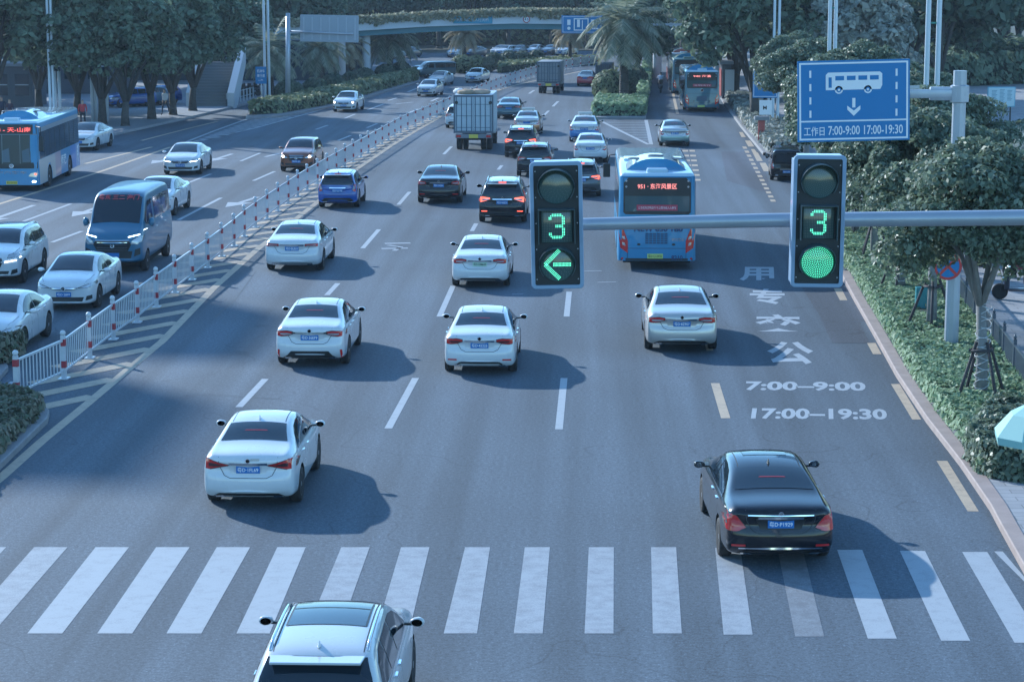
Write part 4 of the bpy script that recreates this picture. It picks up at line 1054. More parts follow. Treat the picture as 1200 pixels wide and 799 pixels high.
        for s_ in (-1, 1):
            b2 = NB(); D.patch(b2, [(s_*x*W, z*H) for x, z in ((.30, .22), (.44, .205), (.475, .25), (.46, .285), (.34, .26))], 'front', .012, .3); hl = obj('head_light', b2, M_wl, root, smooth=50)
            b2 = NB(); D.patch(b2, [(s_*(.425*W+.06*math.cos(a*s_)), .25*H+.05*math.sin(a*s_)) for a in [i*math.pi/4 for i in range(8)]], 'front', .02, .3); obj('lamp_glow', b2, M_redl, hl)
            b2 = NB(); D.patch(b2, [(s_*(.40*W+.10*math.cos(a*s_)), .145*H+.05*math.sin(a*s_)) for a in [i*math.pi/4 for i in range(8)]], 'front', .016, .3); obj('fog_lamp', b2, M_lamp, root)
        b2 = NB(); h = D.hit('front', 0, .36*H); lathe(b2, [(.10, 0), (.10, .02), (.07, .02), (.07, 0)], 20, 'y', 0, Matrix.Translation((0, h.y+.02, .365*H))); box(b2, -.03, .03, h.y+.02, h.y+.035, .365*H-.07, .365*H+.07); obj('emblem', b2, M_chrome, root)
        b2 = NB(); merge(b2, text_fit('宇汽客车', W*.55, .13, 0, .01), 0, Matrix.Translation((0, D.hit('front', 0, .25*H).y+.03, .275*H)) @ Matrix.Rotation(math.pi, 4, 'Z') @ Matrix.Rotation(R(90), 4, 'X')); obj('maker_lettering', b2, M_chrome, root)
        plate(root, D, 'front', .13*H, plate_txt, M_plty, W=.5, Hh=.15, tm=M_pltk)
        for s_ in (-1, 1):
            b2 = NB(); tube(b2, [(s_*hw*.9, L-.05, .93*H), (s_*(hw+.16), L+.25, .92*H), (s_*(hw+.18), L+.28, .80*H)], .022, 8); box(b2, s_*(hw+.18)-.10, s_*(hw+.18)+.10, L+.24, L+.32, .58*H, .80*H, 0, .03); obj('door_mirror', b2, M_blk, root)
    # side windows
    for side, sg in (('right', 1), ('left', -1)):
        b2 = NB(); D.patch(b2, [(.35, .455*H), (.35, .90*H), (L-.35, .90*H), (L-.35, .455*H)], side, .008, 1.2); sw = obj('side_window', b2, M_glass, root, smooth=50)
        b2 = NB(); n = 8
        for i in range(1, n): D.line(b2, [(.35+(L-.7)*i/n, .455*H), (.35+(L-.7)*i/n, .83*H)], side, .06, .014)
        obj('window_pillar', b2, M_blk, sw)
        b2 = NB(); D.patch(b2, [(.36, .835*H), (.36, .90*H), (L-.36, .90*H), (L-.36, .835*H)], side, .014, 1.2); obj('window_header', b2, mat('pale window header', (.30, .32, .34), .3, coat=.6), sw)
        if side_art:
            cols = [mat('advert cream', (.52, .46, .42), .4, coat=.5), mat('advert pink', (.48, .30, .34), .4, coat=.5), BUSB, mat('advert blue', (.08, .22, .55), .4, coat=.5), mat('advert lilac', (.32, .40, .62), .4, coat=.5)]
            edges = [L-.12, L-4.0, L-5.4, L-7.9, 1.3, .12]
            for i in range(5):
                if i == 2: continue
                a, b = edges[i+1], edges[i]; zt_ = .45
                poly = [(a, .32), (b, .32), (b, zt_*H), (a, zt_*H)]
                # leave the wheel arches free
                b2 = NB(); D.patch(b2, poly, side, .006, .12)
                bad = [f for f in b2.faces if any(math.hypot(f.calc_center_median().y-ya, f.calc_center_median().z-r) < r+.16 for ya in axles)]
                bmesh.ops.delete(b2, geom=bad, context='FACES'); obj('side_advert', b2, cols[i], root, smooth=50)
            b2 = NB()
            Mx = (Matrix.Rotation(R(90), 4, 'Z') if sg > 0 else Matrix.Rotation(R(-90), 4, 'Z')) @ Matrix.Rotation(R(90), 4, 'X')
            merge(b2, text_fit('师范', 1.3, .5, 0, .02), 0, Matrix.Translation((sg*(hw+.012), L-6.0, .30*H)) @ Mx)
            merge(b2, text_fit('新', .5, .9, 0, .02), 0, Matrix.Translation((sg*(hw+.012), .8, .30*H)) @ Mx); obj('advert_lettering', b2, M_pltt, root)
    # roof unit
    if pod:
        y0, y1 = (.35, 3.4) if view == 'rear' else (L-4.0, L-.9)
        b2 = NB(); n = 12; rows = []
        for yi, (yy, sc_) in enumerate(((y0+.9 if view == 'rear' else y0, .0), (y0+.9 if view == 'rear' else y0, 1.0), (y1 if view == 'rear' else y1-.9, 1.0), (y1 if view == 'rear' else y1-.9, 0))):
            row = []
            for i in range(n+1):
                u = -1+2*i/n; x = u*hw*.80; z = H-.03+(.02 if sc_ == 0 else .40*(1-abs(u)**2.6))
                sl = 0
                row.append(b2.verts.new((x, yy, z if sc_ else H-.05)))
            rows.append(row)
        for a in range(3):
            for i in range(n): b2.faces.new((rows[a][i], rows[a][i+1], rows[a+1][i+1], rows[a+1][i]))
        bmesh.ops.recalc_face_normals(b2, faces=b2.faces[:])
        for f in b2.faces: f.material_index = 0 if abs(f.normal.y) > .8 else 1
        ac_ = obj('roof_unit', b2, [mb if mb is not BUSD else BUSB, mroof], root, smooth=30)
        b2 = NB(); ya = (y0+y1)/2+.45*(1 if view == 'rear' else -1)
        for xx in (-.42, 0, .42): lathe(b2, [(.26, 0), (.26, .035), (.22, .035), (.20, .02), (.001, .02)], 20, 'z', 0, Matrix.Translation((xx*W*.62, ya, H+.365-.12*abs(xx)*2)))
        obj('roof_fan', b2, mat('fan grey', (.10, .14, .18), .6), ac_)
        b2 = NB(); yv = y0-.02 if view == 'rear' else y1+.0
        box(b2, -.34, .34, min(yv, yv+.5), max(yv, yv+.5), H-.06, H+.13, 0, .06); rv = obj('roof_vent', b2, mroof, root)
        b2 = NB(); box(b2, -.40*W, .40*W, L*.45, L*.45+1.0, H-.02, H+.07, 0, .03); obj('roof_hatch', b2, mroof, root)
    else:
        b2 = NB(); box(b2, -.55, .55, L*.5, L*.5+1.0, H-.02, H+.10, 0, .04); obj('roof_hatch', b2, mroof, root)
    root.scale = (k, k, k); return root, D, axles
def set_rear(root, px, py, zb, head):       # lower rear corner line seen at this picture height
    g = at(px, py, zb); root.rotation_euler = (0, 0, head); root.location = (g.x, g.y, 0)
b, D, ax = make_bus('city_bus', 'sky blue city bus with route 951 on its rear display, driving beside the signal arm', 10.5, 2.5, 3.1, (BUSB, BUSL), 'rear', None, 0, 1.04,
                led='951 · 东海风景区', number='8210', plate_txt='粤D·C1397D', banner='公交优先文明出行 礼让斑马线人人参与')
set_rear(b, 769.5, 306, .31, 0)
b2 = NB(); tube(b2, [(-1.15, 10.3, 2.85), (-1.42, 10.55, 2.8), (-1.52, 10.5, 2.5)], .022, 8); box(b2, -1.66, -1.40, 10.42, 10.5, 2.0, 2.5, 0, .03); obj('door_mirror', b2, M_blk, b)
b2 = NB(); box(b2, 1.28, 1.42, 10.2, 10.3, 2.1, 2.5, 0, .03); obj('door_mirror', b2, M_blk, b)
b, D, ax = make_bus('city_bus', 'teal city bus stopped at the bus stop under the trees, rear display lit red', 10.5, 2.5, 2.95, (BUSD, BUSL), 'rear', None, 0, .97, led='940 海滨', plate_txt='', banner='文明出行')
set_rear(b, 822.5, 126.5, .31, 0)
b, D, ax = make_bus('city_bus', 'dark green bus in front of the teal one at the stop', 10.5, 2.5, 3.0, (BUSD, mat('greenish bus roof', (.12, .22, .18), .4, coat=.6)), 'rear', None, 0, .95, led='', pod=True)
set_rear(b, 813, 116, .31, R(0)); g = at(813, 109, .3); b.location = (g.x-.4, g.y+2, 0)
b, D, ax = make_bus('city_bus', 'red sided bus furthest along the bus stop', 10.5, 2.5, 3.0, (mat('dull red bus paint', (.30, .06, .06), .4, coat=.6), BUSL), 'rear', None, 0, .92, led='')
g = at(803, 103, .3); b.location = (g.x+.2, g.y+8, 0)
hd = hw2((47, 217), (97, 191))
A_ = at(47, 217, .3); B_ = at(99, 190.5, .3); v_ = B_-A_; hd = -math.atan2(v_.x, v_.y)
b, D, ax = make_bus('city_bus', 'blue city bus coming towards the camera with a pink and lilac advert on its side', 10.7, 2.5, 3.15, (BUSB, BUSL), 'front', None, hd, 1.0, led='054 - 天-山南', side_art=True, plate_txt='粤D·03125D')
fwd = Vector((-math.sin(hd+math.pi), math.cos(hd+math.pi), 0)); rt = Vector((fwd.y, -fwd.x, 0))
b.rotation_euler = (0, 0, hd+math.pi)
ctr = A_ - rt*(-1.25)*1.0
ctr = A_ + rt*1.25       # the seen corner is the bus's own left; rt points to its right
b.location = (ctr.x-fwd.x*10.6, ctr.y-fwd.y*10.6, 0)

# lettering above the van's windscreen, and a seam on its roof
van = [o for o in C.objects if o.get('label', '').startswith('slate blue')][0]
b2 = NB(); merge(b2, text_fit('粤东 三二 海门', 1.30, .17, 0, .012), 0, Matrix.Translation((0, .805*5.9, .905*2.62)) @ Matrix.Rotation(math.pi, 4, 'Z') @ Matrix.Rotation(R(50), 4, 'X'))
VD = None
def van_text():
    body = [c for c in van.children if c.name.startswith('body')][0]
    bm = bmesh.new(); bm.from_mesh(body.data); D_ = Draper(bm); t_ = text_fit('粤东 三二 海门', 1.34, .16, 0, .02); out = NB()
    for v in t_.verts:
        a = Vector((-v.co.x, v.co.y+.915*2.62)); h = D_.bvh.ray_cast(Vector((a.x, 20, a.y)), Vector((0, -1, 0)))
        if h[0] is not None: v.co = h[0]+Vector((0, .02, .012))
    merge(out, t_, 0); obj('roof_lettering', out, mat('red lettering', (.55, .06, .07), .5), van); bm.free()
    out = NB(); D2 = None
van_text(); b2.free()

# ------------------------------------------------------------ trucks
def make_truck(name, label, px, py, W, H, L, k, boxmat, cargo=False, detail=True):
    hw = W/2; root = empty(name, label=label, cat='truck', group='box trucks'); z0 = .95
    b = NB(); box(b, -hw, hw, 0, L, z0, H, 0, .03); bx = obj('cargo_box', b, boxmat, root, smooth=30)
    b = NB()
    for s_ in (-1, 1):
        for zz in (z0+.05, H-.08): box(b, -hw-.02, hw+.02, -.02, .02, zz-.05, zz+.06) if s_ > 0 else None
        box(b, s_*hw-.045, s_*hw+.045, -.03, .03, z0, H)
    for yy in (1.4, 2.8): pass
    obj('box_frame', b, mat('truck frame steel', (.10, .13, .17), .5), bx)
    for s_ in (-1, 1):
        d = NB(); box(d, min(s_*.02, s_*(hw-.08)), max(s_*.02, s_*(hw-.08)), -.035, -.005, z0+.14, H-.14, 0, .01); dr = obj('rear_door', d, boxmat, root)
        d = NB()
        for fx in (.10, .36, .62, .88): xx = s_*hw*fx; box(d, xx-.018, xx+.018, -.07, -.037, z0+.10, H-.10)
        for fz in (.15, .45, .75): zz = z0+(H-z0)*fz; box(d, min(s_*.05, s_*(hw-.1)), max(s_*.05, s_*(hw-.1)), -.055, -.037, zz-.012, zz+.012)
        obj('lock_rod', d, mat('lock rod steel', (.06, .10, .16), .4, .5), dr)
        d = NB(); xx = s_*(hw-.12); tube(d, [(xx, -.05, H*.86), (xx, -.12, H*.86)], .09, 12); obj('door_hinge', d, M_blk, dr)
    b = NB(); box(b, -hw*.95, hw*.95, -.02, .12, z0-.28, z0-.04, 0, .02); rb = obj('rear_bumper', b, mat('truck bumper grey', (.20, .21, .23), .6), root)
    for s_ in (-1, 1):
        d = NB(); box(d, s_*hw*.78-.12, s_*hw*.78+.12, -.05, -.022, z0-.22, z0-.10); obj('tail_light', d, M_red, root)
    b = NB(); box(b, -.4, .4, .3, L+1.2, .55, .9); obj('chassis', b, M_under, root)
    for ya in (.95, L+.9):
        for s_ in (-1, 1):
            add_wheel(root, s_*(hw-.22), ya, .42, .30); 
            if ya < 2: add_wheel(root, s_*(hw-.56), ya, .42, .26)
    b = NB(); box(b, -hw*.93, hw*.93, L+.12, L+1.65, .62, H*.80, 0, .10); obj('cab', b, mat('cab paint', (.55, .58, .62), .35, coat=1), root, smooth=40)
    b = NB(); box(b, -.25, .25, -.03, -.021, z0-.27, z0-.06); 
    obj('number_plate', b, M_plty, rb)
    if cargo:
        pass
    root.scale = (k, k, k); g = at(px, py); root.location = (g.x, g.y-.95*k, 0); root.rotation_euler = (0, 0, lane_head(px, py, .6)); return root
TB = mat('painted box panel', (.42, .50, .56), .45, var=.15, vscale=2)
t1 = make_truck('box_truck', 'white box truck with hinged rear doors and bundles on its roof', 556, 175, 2.1, 3.05, 4.2, 1.0, TB)
t2 = make_truck('box_truck', 'far grey box truck in the middle lane below the footbridge', 643, 109.5, 1.95, 2.75, 4.0, .92, mat('grey box panel', (.22, .24, .26), .6, var=.2, vscale=2))
t3 = make_truck('box_truck', 'small dark truck half hidden by the palm and the island planting', 707, 97.5, 1.8, 2.3, 3.0, .75, mat('dark box panel', (.06, .07, .08), .6, var=.2, vscale=2))
g = t1.location
for i, (dx, dy, sx, lab, m) in enumerate([(-.38, .7, .55, 'brown bundle lying on the left of the box truck roof', (.30, .22, .15)), (.28, .9, .62, 'tan bundle lying on the right of the box truck roof', (.38, .27, .20)), (-.9, 1.6, .3, 'pale folded sheet on the box truck roof edge', (.6, .62, .64))]):
    t_ = bmesh.new(); bmesh.ops.create_icosphere(t_, subdivisions=3, radius=1)
    for v in t_.verts:
        nn = noise.noise(v.co*2.3+Vector((i*7, 0, 0)))*.18; v.co = Vector((v.co.x*sx*(1+nn), v.co.y*.5*(1+nn), max(-.10, v.co.z*.17*(1+nn*2))))
    for v in t_.verts: v.co += Vector((g.x+dx, g.y+dy, 3.05+.10))
    for f in t_.faces: f.smooth = True
    tag(obj('bundle', t_, mat('bundle cloth %d' % i, m, .9, var=.3, vscale=5)), lab, 'bundle', 'load on the truck roof')
# ------------------------------------------------------------ median barrier
M_fw = mat('white barrier paint', (.50, .53, .57), .4, coat=.3, var=.08, vscale=4); M_fr = mat('red reflector band', (.34, .03, .045), .45)
fpx = [(20, 470), (64, 453), (100, 424), (133, 398), (164, 376), (189, 355.5), (213, 337.5), (236, 320), (255, 305), (274, 289), (291, 273), (357, 225), (425, 183.5), (472, 154.5),
       (532, 128.7), (575, 109), (600, 99), (635, 88), (672, 80), (700, 76)]
FP = [P(*q) for q in fpx]
bar = empty('median_barrier', FP[0], 0, 'long white picket barrier with red banded posts between the two directions of traffic', 'barrier')
def local(o, p): return Vector(p)-o.location
T = plen(FP); npost = 62; stp = T/npost; pts = []
for i in range(npost+1): pts.append(along(FP, min(T-.001, i*stp))[0])
def post_bm(near):
    b = NB(); box(b, -.055, .055, -.055, .055, 0, 1.08, 0, .008)
    for z in (.28, .82): box(b, -.062, .062, -.062, .062, z, z+.17, 1, .004)
    if near:
        t_ = bmesh.new(); bmesh.ops.create_uvsphere(t_, u_segments=12, v_segments=8, radius=.072)
        for v in t_.verts: v.co.z += 1.14
        for f in t_.faces: f.smooth = True
        merge(b, t_, 0)
    box(b, -.16, .16, -.12, .12, 0, .035, 0, .01); return b
def mk(name, bm, mats, smooth=None):
    o = obj(name, bm, mats, None, smooth); me = o.data; bpy.data.objects.remove(o); return me
pm = [mk('barrier_post', post_bm(True), [M_fw, M_fr]), mk('barrier_post', post_bm(False), [M_fw, M_fr])]
for i, p in enumerate(pts):
    d = (pts[min(i+1, npost)]-pts[max(0, i-1)]); o = link(bpy.data.objects.new('barrier_post', pm[0] if i < 25 else pm[1]), bar)
    o.location = local(bar, p); o.rotation_euler = (0, 0, math.atan2(d.y, d.x))
for i in range(npost):
    a, c = pts[i], pts[i+1]; L = (c-a).length; b = NB()
    box(b, .03, L-.03, -.022, .022, .93, .985); box(b, .03, L-.03, -.018, .018, .17, .215)
    n = int(L/.20)
    for k in range(1, n): x = L*k/n; box(b, x-.014, x+.014, -.011, .011, .20, .945)
    o = obj('barrier_panel', b, M_fw, bar); o.location = local(bar, a); d = c-a; o.rotation_euler = (0, 0, math.atan2(d.y, d.x))

# ------------------------------------------------------------ traffic signals on the mast arm
YA = 22.0
M_gal = mat('galvanised grey steel', (.36, .40, .46), .38, .35, var=.12, vscale=3); M_sigf = mat('signal frame grey blue', (.22, .33, .48), .45, coat=.4)
M_sigb = mat('signal black face', (.008, .016, .024), .5); M_lens = mat('unlit lens', (.05, .10, .105), .22, coat=.9)
M_led = mat('green led', (.1, .6, .4), .4, emit=(.12, .90, .56), es=1.0); M_ledoff = mat('unlit led dot', (.10, .15, .15), .4)
arm = empty('signal_mast', (0, YA+.35, 0), 0, 'grey steel mast with a long horizontal arm carrying both green signals', 'signal mast')
w_ = [atd(x, y, YA+.35)-Vector((0, YA+.35, 0)) for x, y in [(655, 263.5), (900, 258.3), (1200, 255), (1345, 253.5)]]
b = NB(); tube(b, w_, [.062, .072, .08, .086], 16); obj('arm', b, M_gal, arm, smooth=40)
b = NB(); e = w_[-1]; lathe(b, [(.19, -e.z-.0), (.15, .6)], 16, 'z', 0, Matrix.Translation(e)); obj('pole', b, M_gal, arm, smooth=40)
b = NB(); box(b, e.x-.3, e.x+.3, e.y-.3, e.y+.3, 0, .12, 0, .02); obj('base_plate', b, M_gal, arm)
def signal(name, label, cx, cy, wpx, hpx, roll, kind):
    c = atd(cx, cy, YA); s = FOC/YA*.985; W, H = wpx/s, hpx/s
    root = empty(name, c, 0, label, 'traffic light', 'traffic lights on the mast arm'); root.rotation_euler = (0, roll, 0)
    r = NB(); t = bmesh.new(); bmesh.ops.create_cube(t, size=1)
    for v in t.verts: v.co = Vector((v.co.x*W, .10+v.co.y*.20, v.co.z*H))
    bmesh.ops.bevel(t, geom=[e_ for e_ in t.edges if abs(e_.verts[0].co.y-e_.verts[1].co.y) > .1], offset=.045, segments=5, affect='EDGES')
    merge(r, t, 0); obj('housing', r, M_sigf, root, smooth=30)
    r = NB(); f_ = .038; m = W/2-f_; n_ = H/2-f_
    def rr_(hx, hz, rad, n=6):
        out = []
        for q, (sx, sz) in enumerate(((1, 1), (-1, 1), (-1, -1), (1, -1))):
            for k in range(n+1): an = math.pi/2*(q+k/n); out.append((sx*(hx-rad)+rad*math.cos(an), sz*(hz-rad)+rad*math.sin(an)))
        return out
    oo, ii = rr_(W/2, H/2, .045), rr_(m, n_, .018); lay = [[(x, y_, z) for x, z in c_] for c_, y_ in ((oo, .0), (oo, -.03), ([(x*.985, z*.993) for x, z in oo], -.036), (ii, -.036), (ii, -.001))]
    vv = [[r.verts.new(q) for q in l_] for l_ in lay]; nn_ = len(oo)
    for k in range(4):
        for j in range(nn_): r.faces.new((vv[k][j], vv[k][(j+1) % nn_], vv[k+1][(j+1) % nn_], vv[k+1][j]))
    bmesh.ops.recalc_face_normals(r, faces=r.faces[:])
    obj('rim', r, M_sigf, root, smooth=40)
    r = NB(); box(r, -m+.002, m-.002, -.012, -.002, -n_+.002, n_-.002); obj('face_plate', r, M_sigb, root)
    r = NB()
    for sx in (-1, 1):
        for zz in (-.5, -.22, .02, .26, .5): lathe(r, [(.007, -.018), (.007, -.012)], 8, 'y', 0, Matrix.Translation((sx*(m-.018), 0, zz*H*.85)))
    obj('bolt', r, M_gal, root)
    zs = [H*.305, -.005*H, -H*.305]; R0 = W*.325
    for i, zc in enumerate(zs):
        lens = NB()
        if i == 1: box(lens, -R0*.92, R0*.92, -.03, -.012, zc-R0*.97, zc+R0*.97, 0, .008)
        else: lathe(lens, [(R0, -.012), (R0, -.03), (R0*.7, -.045), (.001, -.05)], 32, 'y', 0, Matrix.Translation((0, 0, zc)))
        lo = obj('lens', lens, M_lens, root, smooth=40)
        vis = NB()        # visor
        if i == 1:
            box(vis, -R0*1.06, R0*1.06, -.20, -.012, zc+R0*1.02, zc+R0*1.06); box(vis, -R0*1.08, -R0*1.03, -.15, -.012, zc-R0, zc+R0*1.04); box(vis, R0*1.03, R0*1.08, -.15, -.012, zc-R0, zc+R0*1.04)
        else:
            n = 22; ra = []; 
            for k in range(n+1):
                a = math.pi*(-.22)+math.pi*1.44*k/n; dp = .05+.17*max(0, math.sin(a))**.7 if math.sin(a) > 0 else .05
                for rr in (R0*1.04, R0*1.09):
                    ra.append((vis.verts.new((rr*math.cos(a), -.012, zc+rr*math.sin(a))), vis.verts.new((rr*math.cos(a), -.012-dp, zc+rr*math.sin(a)))))
            for k in range(n):
                a0, b0, a1, b1 = ra[2*k], ra[2*k+1], ra[2*k+2], ra[2*k+3]
                vis.faces.new((a0[0], a0[1], a1[1], a1[0])); vis.faces.new((b0[0], b1[0], b1[1], b0[1])); vis.faces.new((a0[1], b0[1], b1[1], a1[1]))
        obj('visor', vis, M_sigf if False else mat('visor dark teal', (.03, .07, .09), .4, coat=.4), root)
        def dots(P_, m_, nm, rad):
            d = NB()
            for x, z in P_:
                q = 6; d.faces.new([d.verts.new((x+rad*math.cos(2*math.pi*k/q), -.054 if i != 1 else -.034, zc+z+rad*math.sin(2*math.pi*k/q))) for k in range(q)])
            if len(d.faces): obj(nm, d, m_, lo)
            else: d.free()
        if i == 1:
            pat = ["..XXXXXX..", ".XXXXXXXX.", "XX......XX", "XX......XX", "........XX", "........XX", "........XX", "....XXXXX.", "....XXXXX.", "........XX", "........XX", "........XX", "XX......XX", "XX......XX", ".XXXXXXXX.", "..XXXXXX.."]
            on, off = [], []
            gx, gz = 18, 20
            for a in range(gx):
                for c_ in range(gz):
                    x = -R0*.82+R0*1.64*a/(gx-1); z = R0*.88-R0*1.76*c_/(gz-1)
                    A, Cc = a-4, c_-2
                    (on if 0 <= A < 10 and 0 <= Cc < 16 and pat[Cc][A] == 'X' else off).append((x, z))
            dots(on, M_led, 'lit_leds', R0*.036); dots(off, M_ledoff, 'unlit_leds', R0*.024)
        else:
            on, off = [], []
            for rg in range(10):
                rr = R0*.94*rg/9.5; n = max(1, int(rg*5.8))
                for k in range(n):
                    a = 2*math.pi*k/n+rg*.3; off.append((rr*math.cos(a), rr*math.sin(a)))
            if i == 2 and kind == 'full': on, off = off, []; lo.data.materials[0] = mat('lit green lens', (.01, .10, .07), .3, coat=.8, emit=(.02, .35, .22), es=.12)
            if i == 2 and kind == 'arrow':
                off = off[::2]
                for j in range(13):
                    for q in (-.08, 0, .08):
                        on.append((R0*(-.22+.98*j/12), R0*q))
                        for sg in (-1, 1): on.append((R0*(-.70+.80*j/12+q*.75), sg*R0*(.02+.80*j/12)-sg*R0*q*.75))
                on = [(x, z) for x, z in on]
            if i == 0 and kind == 'arrow': off = off[::2]
            dots(on, M_led, 'lit_leds', R0*(.032 if kind == 'arrow' else .027)); dots(off, M_ledoff, 'unlit_leds', R0*.022)
    r = NB(); box(r, -.06, .06, .20, .28, .02, .12, 0, .01); box(r, -.06, .06, .20, .28, -.18, -.08, 0, .01); obj('mounting_bracket', r, M_gal, root)
signal('traffic_light', 'signal showing a green left arrow under a green number 3', 652.5, 264, 61, 148, R(-1.3), 'arrow')
signal('traffic_light', 'signal showing a full green disc under a green number 3', 958.7, 259.5, 60.5, 153, R(.4), 'full')

# ------------------------------------------------------------ bus lane sign on its pole
M_sblue = mat('sign blue', (.0, .17, .42), .5); M_swhite = mat('sign white', (.74, .77, .82), .4); M_sback = mat('sign back grey', (.30, .34, .40), .5, .3)
pb = P(1114, 420); YS = pb.y
sp = empty('sign_pole', pb, 0, 'thick grey pole with a side bracket holding the blue bus lane sign', 'sign pole')
htop = atd(1118, 83, YS).z
b = NB(); lathe(b, [(.185, 0), (.17, htop)], 12, 'z'); obj('pole', b, M_gal, sp, smooth=20)
b = NB(); zb = atd(1090, 110, YS).z; xl = atd(1066, 110, YS).x-pb.x; box(b, xl-.9, -.1, -.12, .02, zb-.11, zb+.11, 0, .02); box(b, -.75, -.15, -.10, .10, zb-.17, zb+.17, 0, .03); lathe(b, [(.19, -.22), (.24, -.2), (.24, .2), (.19, .22)], 12, 'z', 0, Matrix.Translation((0, 0, zb))); obj('bracket', b, M_gal, sp, smooth=30)
b = NB(); lathe(b, [(.12, 0), (.12, .03)], 16, 'y', 0, Matrix.Translation((.0, -.215, zb))); obj('flange', b, M_gal, sp, smooth=30)
def board(name, label, cat, c, W, H, roll=0, rz=0, m=None, th=.04, back=None, group=None):
    root = empty(name, c, 0, label, cat, group); root.rotation_euler = (0, roll, rz)
    b = NB(); box(b, -W/2, W/2, 0, th, -H/2, H/2, 0, .008); obj('panel', b, m or M_sblue, root)
    return root
def flat(root, name, polys, m, y=-.006, W=1, H=1):
    b = NB()
    for pl in polys:
        f = b.faces.new([b.verts.new((x*W, y, z*H)) for x, z in pl]); f.normal_update()
        if f.normal.y > 0: f.normal_flip()
    return obj(name, b, m, root)
def stext(root, name, s, x, z, W, H, m, y=-.008, bold=.01, parent=None):
    b = NB(); merge(b, text_fit(s, W, H, 0, bold), 0, Matrix.Translation((x, y, z)) @ Matrix.Rotation(R(90), 4, 'X')); return obj(name, b, m, root)
def rect(x0, x1, z0, z1): return [(x0, z0), (x1, z0), (x1, z1), (x0, z1)]
def ringrect(x0, x1, z0, z1, t, c=.0):
    return [rect(x0, x1, z1-t, z1), rect(x0, x1, z0, z0+t), rect(x0, x0+t, z0+t, z1-t), rect(x1-t, x1, z0+t, z1-t)]
def disc(cx, cz, r, n=20, k=1.0): return [(cx+r*math.cos(2*math.pi*i/n), cz+k*r*math.sin(2*math.pi*i/n)) for i in range(n)]
c = atd(1000.3, 118.3, YS-.2); s = FOC/YS*.985; W, H = 127.5/s, 92/s
bs = board('bus_lane_sign', 'big blue sign with white bus, down arrow and times, hung from the thick pole', 'sign', c, W, H, R(-1.5))
h2, w2 = H/2, W/2
polys = ringrect(-w2+.045, w2-.045, -h2+.045, h2-.045, .045)
polys += [rect(-w2+.09, w2-.09, -h2+.50, -h2+.54)]
for k in range(4):
    z = h2-.33-k*.335; polys += [rect(-w2+.30, -w2+.35, z-.09, z+.09), rect(w2-.36, w2-.31, z-.09, z+.09)]
bx0, bx1, bz0, bz1 = -.70, .72, .28, .72    # bus pictogram
polys += [[(bx0, bz0), (bx1-.05, bz0), (bx1, bz0+.10), (bx1, bz1-.05), (bx1-.06, bz1), (bx0+.06, bz1), (bx0, bz1-.06)]]
polys += [disc(bx0+.33, bz0, .10), disc(bx1-.36, bz0, .10)]
polys += [[(-.035, .07), (.045, .07), (.045, -.17), (-.035, -.17)], [(-.16, -.12), (-.16, -.22), (.005, -.38), (.17, -.22), (.17, -.12), (.005, -.25)]]
flat(bs, 'white_symbols', polys, M_swhite, -.006)
for x in (bx0+.24, bx0+.53, bx0+.82, bx0+1.11): flat(bs, 'pictogram_window', [rect(x, x+.22, bz1-.20, bz1-.09)], M_sblue, -.012)
flat(bs, 'pictogram_door', [rect(bx0+.07, bx0+.15, bz0+.06, bz1-.12)], M_sblue, -.012)
for x in (bx0+.33, bx1-.36): q = flat(bs, 'pictogram_wheel', [disc(x, bz0, .062)], M_sblue, -.012); flat(q, 'wheel_hub', [disc(x, bz0, .03)], M_swhite, -.016)
stext(bs, 'working_day_text', '工作日', -w2+.42, -h2+.27, .52, .23, M_swhite); stext(bs, 'times_text', '7:00-9:00 17:00-19:30', .30, -h2+.28, 1.88, .23, M_swhite, bold=.012)
for q in (-.6, .6):
    b = NB(); box(b, -w2+.1, w2+.25 if q > 0 else w2-.1, .045, .09, q*.5-.04, q*.5+.04); obj('stiffener', b, M_gal, bs)
# round no-parking sign lower on the pole
c = atd(1111, 312, YS-.25); rs = empty('no_stopping_sign', c, 0, 'round blue sign with a red ring and red cross, low on the thick pole', 'sign')
b = NB(); lathe(b, [(.36, 0), (.36, .02)], 32, 'y'); obj('disc', b, M_sblue, rs)
def ring(r0, r1, n=32): return [[(r0*math.cos(a), r0*math.sin(a)), (r1*math.cos(a), r1*math.sin(a)), (r1*math.cos(b_), r1*math.sin(b_)), (r0*math.cos(b_), r0*math.sin(b_))] for a, b_ in [(2*math.pi*i/n, 2*math.pi*(i+1)/n) for i in range(n)]]
def rotp(pl, a): return [(x*math.cos(a)-z*math.sin(a), x*math.sin(a)+z*math.cos(a)) for x, z in pl]
M_sred = mat('sign red', (.50, .03, .03), .4, coat=.3)
flat(rs, 'red_ring', ring(.29, .355), M_sred, -.006); flat(rs, 'red_cross', [rotp(rect(-.30, .30, -.035, .035), R(45))], M_sred, -.008); flat(rs, 'red_cross', [rotp(rect(-.30, .30, -.035, .035), R(-45))], M_sred, -.010)

